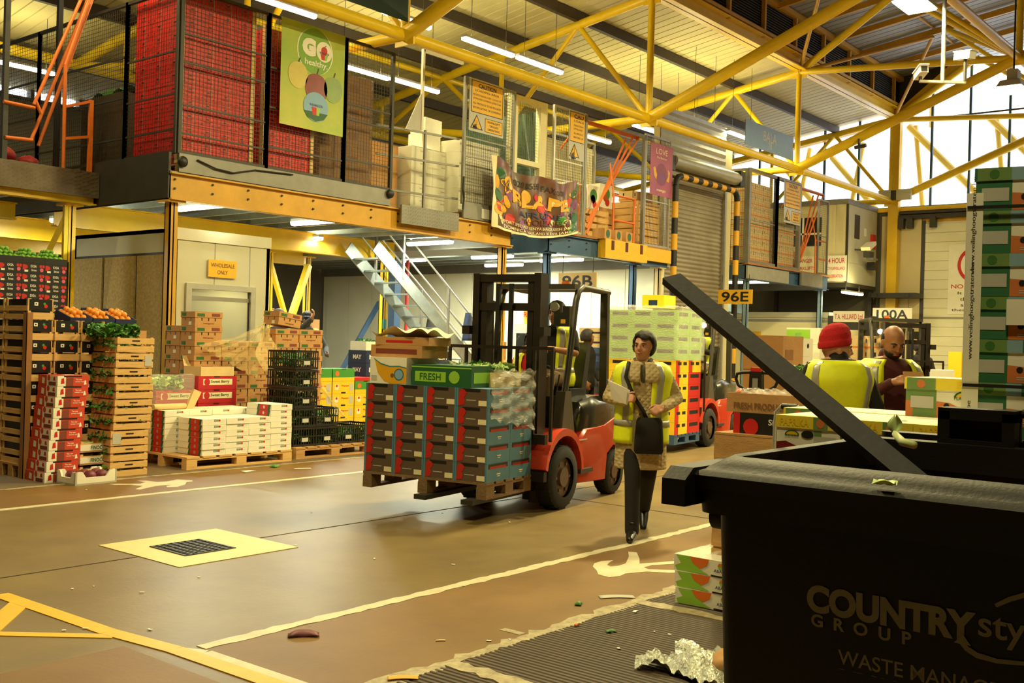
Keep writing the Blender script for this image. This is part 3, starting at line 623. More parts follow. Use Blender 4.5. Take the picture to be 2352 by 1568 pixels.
# tan cartons, white cartons by the gate
ov = kmesh('tanbin', lambda: Bx(.95, .9, 1.12).tx('-y', 'Su', .62, .17, .17, 1, bold=.02).disc('-y', .38, .17, .05, 1, ry=.08).disc('-y', .12, .2, .04, 1).tx('-x', 'Su', .5, .17, .17, 1).mesh('tan_bulk_carton', ['cardboard', 'dkgreen']))
pallet((13.05, 14.3, ZD), 1.0, .95, 'wooden pallet under the tan bulk carton'); place('tan_bulk_carton', ov, 'large tan bulk carton with a green leaf logo by the cage gate', 'box', (13.05, 14.3, ZD+.144))
pallet((14.2, 14.1, ZD), 1.15, 1.0, 'wooden pallet under the white cartons by the cage gate')
wc = kmesh('wcart', lambda: Bx(.56, .48, .225).pr('-y', 0, 1, .93, 1, 1).pr('-y', .4, .6, .6, .72, 1).mesh('white_carton', ['carton_white', 'ltgrey']))
for k in range(5):
    for i in range(2):
        for j in range(2): place('white_carton', wc, 'plain white carton stacked by the cage gate', 'box', (13.91+i*.565, 13.85+j*.49, ZD+.144+k*.227), 0, 'white cartons by the cage gate')
po = Bx(.5, .35, .3); po.openbox(.03); po = po.mesh('polystyrene_box', 'white')
for k in range(2): place('polystyrene_box', po, 'white polystyrene box on top of the white cartons', 'box', (14.25+.04*k, 13.9, ZD+.144+5*.227+k*.3), .1*k, 'polystyrene boxes on the white cartons')
wrap('stretch_film', 'clear stretch film round the white cartons by the cage gate', 13.62, 14.78, 13.6, 14.6, ZD+.15, 5.05, 'film', 5, top=False)
# gate rail between the two cages, hand rails
gt = thing('cage_gate', 'grey tubular gate standing open between the two mesh cages', 'gate')
g0 = Vector((12.62, 13.0, 0)); g1 = Vector((13.5, 13.55, 0)); g1b = Vector((14.34, 13.04, 0))
for z in (4.15, 4.75, 5.25): MB().bar((12.6, 13.45, z), (14.34, 13.1, z+.0), .035, .035).build('rail', 'steel_grey', gt)
MB().bar((13.6, 13.25, 3.8), (13.6, 13.25, 5.3), .04).build('upright', 'steel_grey', gt); MB().bar((13.55, 13.3, 5.3), (13.55, 13.3, 6.75), .05).build('upright', 'white', gt); MB().bar((13.55, 13.3, 6.73), (14.6, 13.3, 6.73), .05).build('arm', 'white', gt)
MB().prism([(13.15, 5.25), (13.52, 5.25), (13.52, 5.95)], 1, 13.29, 13.31).build('brace_plate', 'ltgrey', gt)
cg2 = thing('storage_cage', 'wire mesh cage with the large caution sign on the yellow mezzanine', 'cage')
cage_panel(cg2, (14.36, 13.0), (15.78, 13.0), m='steel_grey', rails=(4.45, 4.95, 5.3)); MB().bx(14.36, 15.78, 12.96, 13.0, 3.8, 4.06).build('kick_plate', 'steel_grey', cg2); cage_panel(cg2, (15.8, 13.02), (15.8, 14.3), m='steel_pale', wire='wire', rails=(5.0,))
MB().tube([(14.33, 12.95, 4.55), (14.3, 12.93, 4.3), (14.34, 12.94, 4.15), (14.31, 12.93, 3.95)], .018).build('tie_rope', 'black', cg2)
MB().bx(14.85, 15.2, 12.945, 12.96, 3.84, 4.02).build('notice', 'ltgrey', cg2)
pallet((15.1, 13.75, ZD), 1.1, 1.0, 'wooden pallet behind the large caution sign')
for k in range(6):
    for i in range(2): place('white_carton', wc, 'plain white carton behind the large caution sign', 'box', (14.82+i*.565, 13.5, ZD+.144+k*.227), 0, 'white cartons behind the caution sign')
wrap('stretch_film', 'clear stretch film round the cartons behind the caution sign', 14.53, 15.68, 13.25, 13.78, ZD+.15, 5.3, 'film', 6, top=False)
# ---------------------------------------------------------------- signs
def signboard(name, label, cx, y, cz, w, h, base, draw, mats, cat='sign', face='-y', t=.015, rz=0):
    r = thing(name, label, cat, (cx, y, cz), rz); MB().bx(-w/2, w/2, 0, t, -h/2, h/2).build('board', base, r)
    b = Bx(w, .0, h, False); b.d = 0; draw(b); o = b.build('lettering', mats, r); o.location = (0, 0, -h/2); return r
mat('sign_yellow', '#e3b021', .5, var=.04)
def fork_icon(b, u, v, s):
    b.pg('-y', [(u-s*1.1, v-s*.55), (u-s*.2, v-s*.55), (u-s*.2, v+s*.1), (u-s*.5, v+s*.1), (u-s*.55, v+s*.75), (u-s*.65, v+s*.75), (u-s*.6, v+s*.0), (u-s*1.1, v-s*.1)], 0, .006)
    b.disc('-y', u-.28*s, v-s*.6, s*.28*b.w, 0, off=.006); b.disc('-y', u-.85*s, v-s*.6, s*.28*b.w, 0, off=.006); b.pg('-y', [(u-s*.1, v-s*.6), (u, v-s*.6), (u, v+s*.9), (u-s*.1, v+s*.9)], 0, .006); b.pg('-y', [(u, v-s*.6), (u+s*.5, v-s*.6), (u+s*.5, v-s*.5), (u, v-s*.5)], 0, .006)
def caution(b, full=True):
    k = 1 if full else 1/.55
    b.pr('-y', .04, .97, .36, .97, 0, .001); b.pr('-y', .06, .95 if full else .99, .375, .955, 1, .002)
    T = [('CAUTION', .885, .08, .03), ('LOADING AREA', .79, .045, .012), ('PEDESTRIANS KEEP CLEAR OF', .70, .035, .0), ('LIFTING AND LOWERING OPERATIONS', .63, .035, .0), ('ALL PRODUCE TO BE SECURED', .54, .038, .005), ('BEFORE LIFTING OR LOWERING', .46, .038, .005)]
    for t, v, h, bo in T:
        if full: b.tx('-y', t, .5, v, h*b.h, 0, width=min(.82, .034*len(t)+.28)*b.w, bold=bo, off=.004)
        else: b.tx('-y', t[:max(3, int(len(t)*.42))], .6, v, h*b.h, 0, width=.62*b.w, bold=bo, off=.004)
    b.pr('-y', .3, .7, .838, .843, 0, .004)
    w = .36*k
    b.pg('-y', [(.03, .05), (.03+w, .05), (.03+w/2, .33)], 0, .002); b.pg('-y', [(.03+w*.11, .066), (.03+w*.89, .066), (.03+w/2, .295)], 1, .003); fork_icon(b, .03+w*.52, .13, .1*k)
    if full:
        b.pr('-y', .45, .97, .04, .3, 0, .001); b.pr('-y', .465, .955, .05, .29, 1, .002)
        for t, v in (('FORKLIFT', .24), ('TRUCKS', .17), ('OPERATING', .1)): b.tx('-y', t, .71, v, .04*b.h, 0, bold=.02, width=.36*b.w if t != 'TRUCKS' else .27*b.w, off=.004)
signboard('caution_sign', 'large caution sign for a loading area beside the fruit banner', 14.9, 12.93, 5.9, .98, .97, 'ltgrey', caution, ['black', 'sign_yellow'])
signboard('caution_sign', 'caution sign cut off by the upright of the orange gate', 17.80, 12.95, 5.88, .54, 1.02, 'ltgrey', lambda b: caution(b, False), ['black', 'sign_yellow'])
# apple banner
mat('banner_green', '#7fae3a', .5, col2='#c3bf55', scale=.9); mat('apple_red', '#8c1f22', .35, col2='#6b1519', scale=6); mat('apple_yellow', '#c9ba5a', .4, var=.1); mat('apple_green', '#7f9a52', .4, var=.1); mat('banner_disc', '#76a534', .5, var=.05)
def apple(b, u, v, r, m, stem=2):
    n = 26; pts = []
    for i in range(n):
        t = 2*PI*i/n; rr = r*(1-.10*max(0, math.cos(t-PI/2))**6)*(1.0-.05*math.cos(2*t)); pts.append((u+rr/b.w*math.cos(t), v+rr*1.02/b.h*math.sin(t)))
    b.pg('-y', pts, m, .0055); b.pg('-y', [(u-.01, v+r*.85/b.h), (u+.01, v+r*.85/b.h), (u+.035, v+r*1.35/b.h), (u+.02, v+r*1.35/b.h)], stem, .005)
def go_banner(b):
    b.disc('-y', .52, .76, .36, 0, 30, .0015); b.disc('-y', .52, .76, .34, 1, 30, .002, ry=.36)
    apple(b, .26, .50, .20, 4); apple(b, .82, .44, .20, 5)
    b.tx('-y', 'G', .42, .79, .28, 0, bold=.09, width=.27, off=.004); b.disc('-y', .66, .78, .16, 0, 24, .004); apple(b, .66, .79, .065, 6, 7); b.tx('-y', 'WASHINGTON', .66, .765, .04, 8, width=.19, off=.006); b.pg('-y', [(.60, .755), (.72, .755), (.70, .70), (.62, .70)], 6, .005); b.pg('-y', [(.67, .755), (.72, .755), (.70, .70), (.67, .70)], 9, .0055)
    b.tx('-y', 'healthy.', .54, .64, .12, 0, width=.46, bold=.015, off=.004)
    apple(b, .55, .41, .235, 3); b.disc('-y', .55, .23, .25, 10, 26, .007, ry=.23); b.pg('-y', [(.36, .18), (.74, .18), (.68, .12), (.55, .09), (.42, .12)], 11, .008); apple(b, .55, .30, .075, 6, 7); b.tx('-y', 'WASHINGTON', .55, .245, .04, 8, width=.26, off=.009); b.pg('-y', [(.48, .225), (.62, .225), (.60, .15), (.50, .15)], 6, .0085); b.pg('-y', [(.56, .225), (.62, .225), (.60, .15), (.56, .15)], 9, .009)
signboard('apple_banner', 'green poster with three apples and the words GO healthy on the cage', 10.73, 12.92, 5.58, 1.27, 1.62, 'banner_green', go_banner, ['white', 'banner_disc', 'dkgrey', 'apple_red', 'apple_yellow', 'apple_green', 'red', 'brown', 'navy', 'ltgreen', 'skyblue', 'dkgreen'], 'banner', t=.006)
# crumpled fruit banner
mat('banner_photo', '#4b4a2e', .35, col2='#7a3a2c', scale=3.2)
bn = thing('fruit_banner', 'crumpled banner of fruit and vegetables tied under the large caution sign', 'banner', (0, 0, 0))
def bwave(u, v): return .05*math.sin(u*9+v*2)*(.4+.6*v)+.045*math.sin(u*23+v*5)*.6+.02*math.sin(u*41-v*7)
def bpos(u, v, off=0.0):
    x = 14.93+u*2.8; ztop = 5.03-.14*u-.16*math.sin(u*PI)+(.04*math.sin(u*14)); zbot = 3.70-.10*math.sin(u*PI)+.16*u**3
    return (x+.07*(1-v), 12.86-.03-bwave(u, v)-off, zbot+(ztop-zbot)*v)
o = MB().grid(lambda u, v: bpos(u, v), 70, 30).build('sheet', 'banner_photo', bn, smooth=2)
for edge in ('border',):
    mb = MB()
    mb.grid(lambda u, v: bpos(u*.045, v, .004), 3, 30); mb.grid(lambda u, v: bpos(u, v*.035, .004), 70, 2); mb.build('border', 'cream', bn, smooth=2)
rnd = random.Random(4); mb = MB()
for i in range(46):       # printed fruit and vegetables
    u = rnd.choice([rnd.uniform(.05, .22), rnd.uniform(.82, .97), rnd.uniform(.05, .97)]); v = rnd.uniform(.08, .8); ru = rnd.uniform(.02, .05); rv = rnd.uniform(.05, .12); a = rnd.uniform(0, 3)
    pts = [bpos(min(.99, max(.02, u+ru*math.cos(t)*math.cos(a)-rv*.5*math.sin(t)*math.sin(a))), min(.99, max(.02, v+ru*2*math.cos(t)*math.sin(a)+rv*math.sin(t)*math.cos(a))), .006+i*.0001) for t in [2*PI*k/12 for k in range(12)]]
    mb.add(pts, [tuple(range(12))], rnd.choice([0, 0, 1, 2, 3, 4, 5]))
mb.build('printed_fruit', ['red', 'dkgreen', 'green', 'purple', 'gold', 'cream'], bn)['kind'] = 'stuff'
def btext(t, u0, u1, v, h, m, bold=.01, name='lettering'):
    vs, fs = text_geo(t, bold); x0, y0 = vs.min(0); x1, y1 = vs.max(0); hv = h/1.33
    mb = MB(); mb.add([bpos(u0+(x-x0)/(x1-x0)*(u1-u0), v+(y-y0)/(y1-y0)*hv, .016) for x, y in vs], fs); mb.build(name, m, bn)
btext('T: 020 8558', .20, .52, .78, .13, 'black', .01); btext('FAX: 020', .56, .82, .76, .12, 'black', .01); btext('BLAPE', .22, .86, .46, .30, 'gold', .05); btext('AFRUNE  S', .30, .90, .30, .14, 'navy', .01); btext('WHOLESALERS', .34, .82, .19, .13, 'maroon', .01)
btext('IMPORT SPECIALIST KENYA BANGLADESH JAMAICA', .10, .94, .105, .08, 'cream', .005); btext('DOMINICA THAILAND KENYA JAMAICA', .13, .94, .03, .08, 'cream', .005)
# door frame with green tarpaulin
dfm = thing('door_frame', 'cream door frame with green tarpaulin hanging behind its mesh', 'door frame', (15.9, 13.15, 3.8))
for n, a in (('jamb', (0, .2, 0, 2.62)), ('jamb', (.92, 1.15, 0, 2.62)), ('head', (.2, .92, 2.5, 2.62)), ('sill', (.2, .92, 1.28, 1.38))): MB().bx(a[0], a[1], 0, .12, a[2], a[3]).build(n, 'cream', dfm)
mb = MB(); wirep(mb, (.2, .05, 0), (.92, .05, 0), 1.38, 2.5); o = mb.build('wire_mesh', 'wire', dfm); o['kind'] = 'stuff'
mat('tarp', '#3c5a4c', .5, col2='#5c7a68', scale=5)
tp = MB().grid(lambda u, v: (-.85+u*2.75, .5+.05*math.sin(u*30+v*6)+.1*math.sin(u*8), 1.0+v*(.95+.75*u)), 60, 14).build('tarpaulin', 'tarp', None, smooth=2, loc=(15.9, 13.2, 3.8)); tag(tp, 'green tarpaulin sheet hanging behind the cream door frame', 'tarpaulin')
# orange swing over gates
def orange_gate(label, x0, y, w=2.0, z0=ZD, m='steel_orange', flip=1, loc=None):
    r = thing('swing_gate', label, 'gate', (x0, y, z0)); q = lambda a, b, c: (a*flip, b, c); tb = lambda nm, pts, rr=.025: MB().tube([q(*p) for p in pts], rr, 8).build(nm, m, r, smooth=True)
    tb('top_bar', [(-.1, .1, 2.5), (w+.15, .1, 2.5)], .05)
    for k in range(3): tb('slanting_tube', [(w+.1-k*.05, .05+k*.14, 2.48), (.15+.2*k, .05+k*.14, .35-.1*k)])
    for k in range(2): tb('upright', [(1.05+k*.85, -.02, .0), (1.05+k*.85, -.02, 1.05)])
    tb('guard_rail', [(1.05, -.02, 1.05), (1.9, -.02, 1.05)]); tb('guard_rail', [(1.05, -.02, .5), (1.9, -.02, .5)])
    for k in range(2): tb('upright', [(-.05, .1+.6*k, 0), (-.05, .1+.6*k, 1.15)])
    tb('guard_rail', [(-.05, .1, 1.15), (-.05, .7, 1.15)]); tb('strut', [(-.1, .1, 2.5), (-.25, .5, 1.9)]); tb('strut', [(1.05, -.02, 1.05), (1.05, .1, 1.75)], .02); return r
orange_gate('orange swing gate between the fruit banner and the pink banner', 18.3, 13.05)
orange_gate('orange swing gate on the blue mezzanine under the pale blue sign', 29.15, 13.05, 1.6)
r = thing('swing_gate', 'orange swing gate of slanting tubes on the rusty edged mezzanine', 'gate', (0, 0, 0))
Yg = 14.95
def tp2(nm, a, b, ya=Yg, yb=Yg, rr=.027):
    MB().tube([PY(*a, ya), PY(*b, yb)], rr, 8).build(nm, 'steel_orange', r, smooth=True)
tp2('slanting_tube', (78, 240), (190, -10)); tp2('slanting_tube', (72, 320), (205, -10), Yg+.1, Yg+.1); tp2('slanting_tube', (88, 335), (215, -10), Yg+.25, Yg+.25); tp2('upright', (145, 393), (150, 150), Yg, Yg); tp2('upright', (150, 150), (205, -5), Yg, Yg)
MB().bx(*[v for p in ((PX(213, 235, 8.2).x-.03, PX(213, 235, 8.2).x+.03), (14.95, 15.0), (3.88, 5.0)) for v in p]).build('upright', 'steel_orange', r)
tp2('guard_rail', (8, 233), (80, 248)); tp2('guard_rail', (12, 315), (75, 322))
MB().bar(PY(148, 245, Yg), (8.2, 14.97, 4.98), .04).build('guard_rail', 'steel_orange', r); MB().bar(PY(146, 318, Yg), (8.2, 14.97, 4.45), .04).build('guard_rail', 'steel_orange', r); tp2('strut', (82, 232), (95, 262))
# goods on the rusty edged mezzanine
cgl = thing('storage_cage', 'dark wire cage on the rusty edged mezzanine', 'cage')
MB().bar((6.93, 15.0, 3.8), (6.93, 15.0, 6.5), .07).build('upright', 'steel_dark', cgl); MB().bar((7.55, 16.9, 3.8), (7.55, 16.9, 6.2), .06).build('upright', 'steel_dark', cgl); MB().bar((7.9, 15.4, 3.8), (7.9, 15.4, 6.5), .07).build('upright', 'black', cgl)
for i in range(7): pallet((7.0, 17.6, ZD+i*.146), 1.2, 1.0, 'empty wooden pallet in the pile on the rusty edged mezzanine', .05*(i % 3-1), group='empty pallets on the rusty edged mezzanine')
mat('mesh_bag', '#b3242e', .6, col2='#7a1a1e', scale=30)
for i, (x, y, z, s) in enumerate([(7.25, 16.0, .0, 1), (7.7, 15.9, 0, .9), (7.45, 16.15, .24, .95), (7.85, 16.2, .2, .8)]):
    mb = MB(); mb.sph((0, 0, .13*s), (.3*s, .2*s, .14*s), 16, 10); mb.v = [(p[0], p[1], max(0, p[2]+.012*math.sin(p[0]*60)*math.cos(p[1]*55))) for p in mb.v]
    tag(mb.build('onion_sack', 'mesh_bag', None, smooth=2, loc=(x, y, ZD+z), rz=.5*i), 'red net sack of onions lying on the rusty edged mezzanine', 'sack', 'net sacks on the rusty edged mezzanine')
pallet((7.1, 15.35, ZD), 1.0, .6, 'dark green painted pallet at the tread plate edge', m='leaf_dark')
pc = kmesh('palec', lambda: Bx(.42, .38, .24).pr('-y', 0, 1, .1, .22, 1).pr('-y', .2, .3, .5, .8, 2).pr('-x', .3, .4, .5, .8, 2).pr('-x', 0, 1, .1, .22, 1).mesh('pale_carton', ['cardboard_pale', 'orange', 'black']))
for k in range(4):
    for i in range(2): place('pale_carton', pc, 'pale carton with an orange stripe stored above the lime boxes', 'box', (7.15+i*.45, 19.3, ZD+1.04+k*.242-(1.04 if 0 else 0)), 0, 'pale cartons on the rusty edged mezzanine')
for i in range(7): pallet((7.35, 19.3, ZD+i*.148), 1.2, 1.0, 'empty pallet under the pale cartons on the rusty edged mezzanine', 0, group='empty pallets under the pale cartons')
dk = Bx(1.3, 1.2, 1.35); mat('dark_cover', '#4a3a22', .7, col2='#3a2c1a', scale=3); place('bulk_bin', dk.mesh('bulk_bin', 'dark_cover'), 'dark wooden bulk bin behind the side mesh of the red cage', 'bin', (9.15, 15.2, ZD))
place('netting_heap', MB().grid(lambda u, v: (-.6+1.2*u, -.5+v, .02+.1*abs(math.sin(u*7)*math.cos(v*6))+.05*math.sin(u*19+v*11)), 24, 20).mesh('netting_heap', 'leaf_dark', 2), 'heap of dark green netting on the bulk bin', 'netting', (9.15, 15.2, ZD+1.36))
# pink banner, cartons and crates behind it
mat('banner_pink', '#b0546e', .45, col2='#8f3f62', scale=2)
def love(b):
    b.tx('-y', 'LOVE', .5, .86, .13, 0, width=.5, bold=-.005, off=.003); b.tx('-y', 'the flavour', .5, .74, .05, 0, width=.45, bold=0, off=.003); b.disc('-y', .5, .42, .24, 1, 22, .003, ry=.26); b.pg('-y', [(.12, .52), (.2, .55), (.3, .4), (.26, .3), (.16, .38)], 2, .004); b.pg('-y', [(.78, .55), (.88, .5), (.84, .3), (.72, .32), (.8, .42)], 2, .004); b.disc('-y', .5, .36, .14, 3, 18, .004); b.tx('-y', 'mango', .5, .10, .06, 0, width=.4, off=.004)
signboard('mango_banner', 'pink banner with a red mango and the word LOVE', 21.2, 12.955, 5.64, .98, 1.2, 'banner_pink', love, ['cream', 'apple_red', 'gold', 'purple'], 'banner', t=.006)
cg3 = thing('storage_cage', 'pale mesh cage behind the pink banner', 'cage'); cage_panel(cg3, (17.08, 13.0), (18.12, 13.0), 3.85, 6.4, m='steel_pale', wire='wire', rails=(4.9, 5.3)); cage_panel(cg3, (20.55, 13.0), (21.62, 13.0), 3.85, 6.4, m='steel_pale', wire='wire', rails=(4.9,)); cage_panel(cg3, (18.15, 14.4), (20.5, 14.4), 3.85, 6.3, m='steel_pale', wire='wire', rails=(5.0,))
MB().bar((18.16, 13.0, 3.8), (18.16, 13.0, 6.4), .08).build('upright', 'steel_grey', cg3); MB().bar((20.5, 13.0, 3.8), (20.5, 13.0, 6.35), .08).build('upright', 'steel_grey', cg3)
wp = struct(MB().bx(17.9, 21.7, 15.2, 15.3, 3.8, 6.4).build('wall_store', 'wall_cream'))
for k in range(3): MB().bx(17.95+k*1.25, 17.95+k*1.25+1.23, 15.17, 15.2, 3.8, 6.38).build('wall_panel', 'wall_cream', wp)
def slat_crate(w, d, h, rows=3, m='crate_wood', post=.028, gap=.35, holes=False):
    """slatted wooden crate prototype: Empty with slat, corner_post and base parts"""
    parts = []; t = .009; sh = h/rows
    a = MB().bx(-w/2, w/2, -t/2, t/2, 0, sh*(1-gap)).mesh('slat', m); b = MB().bx(-t/2, t/2, -d/2+t, d/2-t, 0, sh*(1-gap)).mesh('slat', m); c = MB().bx(-post/2, post/2, -post/2, post/2, 0, h).mesh('corner_post', m); e = MB().bx(-w/2+t, w/2-t, -d/2+t, d/2-t, 0, .008).mesh('base', m)
    for k in range(rows):
        z = k*sh+sh*gap*(.5 if k else .2)
        parts += [('slat', a, (0, -d/2+t/2, z)), ('slat', a, (0, d/2-t/2, z)), ('slat', b, (-w/2+t/2, 0, z)), ('slat', b, (w/2-t/2, 0, z))]
    for sx in (-1, 1):
        for sy in (-1, 1): parts.append(('corner_post', c, (sx*(w/2-t-post/2), sy*(d/2-t-post/2), 0)))
    parts.append(('base', e, (0, 0, .004))); return parts
def put_crate(parts, name, label, loc, rz=0, group=None, cat='crate'):
    r = thing(name, label, cat, loc, rz, group)
    for n, me, l in parts: inst(n, me, r, l)
    return r
bigc = slat_crate(1.15, .95, .62, 4, 'crate_wood', .05, .3); pallet((19.3, 13.98, ZD), 1.2, 1.0, 'wooden pallet under the bulk slatted crate by the orange gate'); put_crate(bigc, 'bulk_crate', 'bulk slatted wooden crate beside the orange gate under cabbage cartons', (19.3, 13.98, ZD+.144))
bigd = slat_crate(.95, .8, .95, 6, 'crate_wood', .05, .16); pallet((21.1, 13.6, ZD), 1.0, .9, 'wooden pallet under the slatted crate behind the pink banner'); put_crate(bigd, 'bulk_crate', 'tall slatted crate behind the mesh under the pink banner', (21.1, 13.6, ZD+.144))
cb = kmesh('cabb', lambda: Bx(.5, .45, .55).disc('-y', .5, .6, .15, 1).disc('-y', .45, .45, .1, 2).disc('-y', .6, .25, .09, 2).disc('-x', .5, .5, .15, 1).mesh('cabbage_carton', ['carton_white', 'green', 'red']))
for i in range(2): place('cabbage_carton', cb, 'white carton printed with red and green vegetables on the bulk crate', 'box', (19.0+i*.56, 13.95, ZD+.144+.63), .06*i, 'vegetable cartons on the bulk crate')
place('cabbage_carton', cb, 'white vegetable carton against the pale mesh cage', 'box', (20.22, 14.05, ZD+.9)); pallet((20.22, 14.05, ZD), .7, .6, 'small pallet under the vegetable carton by the pale mesh', h=.144); place('brown_carton', bb, 'brown carton under the vegetable carton by the pale mesh', 'box', (20.22, 14.05, ZD+.144)); place('brown_carton', KIND['brownc'], 'flat brown carton carrying the vegetable carton by the pale mesh', 'box', (20.22, 14.05, ZD+.51))
place('pale_carton', pc, 'pale carton on the tall slatted crate behind the pink banner', 'box', (20.9, 13.6, ZD+.144+.96), 0, 'pale cartons under the pink banner'); place('pale_carton', pc, 'pale carton on the tall slatted crate behind the pink banner', 'box', (21.35, 13.6, ZD+.144+.96), 0, 'pale cartons under the pink banner')
ld = Bx(.3, .3, .22); ld.disc('-y', .5, .5, .09, 1); lm = ld.mesh('leafy_carton', ['cardboard', 'dkgreen'])
for i in range(3): place('leafy_carton', lm, 'small carton with a dark green print on the yellow loading ledge', 'box', (18.8+i*.42, 12.88+.06, 3.82), .1, 'small cartons on the yellow loading ledge')
# goods on the far blue mezzanine
cg4 = thing('storage_cage', 'grey framed mesh cage around pale cartons past the roller shutter', 'cage'); cage_panel(cg4, (25.72, 13.0), (27.4, 13.0), 3.85, 6.35, m='steel_grey', wire='wire', rails=(5.0,), fw=.09); cage_panel(cg4, (27.4, 13.0), (28.9, 13.0), 3.85, 6.35, m='steel_grey', wire='wire', rails=(5.0,), fw=.09); cage_panel(cg4, (30.3, 13.0), (31.0, 13.0), 3.85, 6.1, m='steel_grey', wire='wire', rails=(5.0,))
cage_panel(cg4, (25.7, 13.05), (25.7, 15.0), 3.85, 6.35, m='steel_grey', wire='wire', rails=(5.0,), fw=.07)
pb = kmesh('paleprint', lambda: Bx(.5, .4, .3).pr('-y', 0, 1, .08, .16, 1).pr('-y', .1, .14, .5, .9, 3).pr('-y', .5, .9, .7, .76, 2).pr('-y', .3, .36, .72, .82, 3).pr('-x', .2, .3, .5, .8, 3).pr('-x', 0, 1, .1, .18, 1).mesh('printed_pale_carton', ['cardboard_pale', 'orange', 'skyblue', 'black']))
for bx_, n in ((25.85, 3), (27.45, 2)):
    pallet((bx_+.75, 13.6, ZD), 1.5, 1.0, 'wooden pallet under the %s printed pale cartons past the roller shutter' % ('tall stack of' if n == 3 else 'half height stack of'))
    for k in range(7 if n == 3 else 4):
        for i in range(3): place('printed_pale_carton', pb, 'printed pale carton stacked in the grey framed cage past the shutter', 'box', (bx_+.25+i*.5, 13.35, ZD+.144+k*.302), 0, 'printed pale cartons past the shutter'); 
        if n == 3: place('printed_pale_carton', pb, 'printed pale carton stacked in the grey framed cage past the shutter', 'box', (bx_+.25, 13.77, ZD+.144+k*.302), 0, 'printed pale cartons past the shutter')
signboard('caution_sign', 'caution sign on the cage past the roller shutter', 28.25, 12.9, 5.73, 1.1, 1.2, 'ltgrey', caution, ['black', 'sign_yellow'])
place('brown_carton', bb, 'brown carton with a white ribbon on the blue mezzanine edge', 'box', (29.75, 13.75, ZD+.3)); place('plastic_crate_base', Bx(.55, .5, .3).mesh('black_tray', 'black'), 'black tray under the ribboned carton on the blue mezzanine', 'crate', (29.75, 13.75, ZD)); bpy.data.objects['plastic_crate_base'].name = 'black_tray'
tag(MB().grid(lambda u, v: (29.45+u*.62, 13.49-.01*math.sin(u*9), ZD+.45+.05*math.sin(u*6)+v*.05), 12, 1).build('ribbon', 'white'), 'white ribbon of film tied round the carton on the blue mezzanine', 'ribbon')
# stall name boards resting on the truss chord
mat('board_blue', '#7b98b5', .5, var=.05); mat('board_green', '#21382f', .5, var=.08)
a = PY(1703, 335, 12.2); b = PY(1812, 375, 12.2)
signboard('name_board', 'pale blue name board fixed on the truss chord past the shutter', (a.x+b.x)/2, 12.1, 6.9, b.x-a.x, .62, 'board_blue', lambda q: q.tx('-y', 'BALA', .5, .6, .26, 0, width=.75).tx('-y', '78', .5, .25, .16, 0, width=.2), ['ltgrey'])
signboard('name_board', 'dark green name board high on the truss chord above the cage', 10.3, 12.1, 6.98, 3.3, .7, 'board_green', lambda q: q.pr('-y', .2, .205, .5, 1, 0, .002).pr('-y', .215, .22, .5, 1, 0, .002), ['grey'])
# ================================================================== ROLLER SHUTTER BAY
sh = struct(MB().bx(21.86, 25.6, 13.45, 13.6, 0, 7.0).build('wall_shutter_bay', 'wall_cream'))
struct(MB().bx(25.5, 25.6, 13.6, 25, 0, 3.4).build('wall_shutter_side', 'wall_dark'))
mat('shutter', '#9d9378', .45, .35, col2='#7e7258', scale=1.4)
rs = thing('roller_shutter', 'tall grey steel roller shutter with its drum between the two blue mezzanines', 'shutter', (0, 0, 0))
mb = MB(); prof = []; n = 52
for i in range(n):
    z = .02+i*.109
    for k in range(5): t = k/5; prof.append((13.36-.028*math.sin(PI*t), z+t*.109))
prof.append((13.36, .02+n*.109))
mb.add([(22.05, y, z) for y, z in prof]+[(24.95, y, z) for y, z in prof], [(i, i+1, len(prof)+i+1, len(prof)+i) for i in range(len(prof)-1)]); mb.build('curtain', 'shutter', rs, smooth=2)
MB().cyl((21.9, 13.1, 6.0), (25.2, 13.1, 6.0), .17, n=18).build('drum', 'steel_pale', rs, smooth=True); MB().bx(21.9, 25.1, 13.22, 13.42, 5.7, 5.86).build('lintel', 'shutter', rs)
mb = MB(); pr = [(13.44-.02*(i % 2), 6.2+i*.09) for i in range(14)]; mb.add([(21.9, y, z) for y, z in pr]+[(25.2, y, z) for y, z in pr], [(i, i+1, 15+i-0, 14+i) for i in range(13)]); mb.build('fascia', 'steel_pale', rs)
MB().bx(25.15, 25.4, 12.95, 13.25, 5.8, 6.2).build('motor', 'black', rs); MB().bx(21.7, 21.9, 13.0, 13.2, 5.75, 6.1).build('motor', 'dkgrey', rs)
for x in (21.95, 25.0): MB().bx(x-.05, x+.05, 13.28, 13.42, 0, 5.8).build('guide_rail', 'steel_pale', rs)
ga = thing('goal_post_guard', 'black and yellow striped goal post guard in front of the shutter', 'barrier', (0, 0, 0))
def stripes(pts, r, seg=.28):
    P = [Vector(p) for p in pts]; i = 0
    for a, b in zip(P[:-1], P[1:]):
        L = (b-a).length; k = max(1, round(L/seg))
        for j in range(k):
            MB().cyl(a+(b-a)*(j/k), a+(b-a)*((j+1)/k), r, n=12).build('stripe', 'black' if i % 2 else 'gold', ga, smooth=True); i += 1
zt = 5.62
stripes([(21.8, 12.92, 0), (21.8, 12.92, zt-.25)], .075, .38); stripes([(22.05, 12.92, zt), (24.7, 12.92, zt)], .075, .24); stripes([(24.93, 12.92, zt-.25), (24.93, 12.92, 0)], .075, .38)
for x, s in ((21.8, 1), (24.93, -1)): MB().tube([(x, 12.92, zt-.25), (x+.03*s, 12.92, zt-.12), (x+.11*s, 12.92, zt-.03), (x+.25*s, 12.92, zt)], .076, 12).build('elbow', 'black', ga, smooth=True)
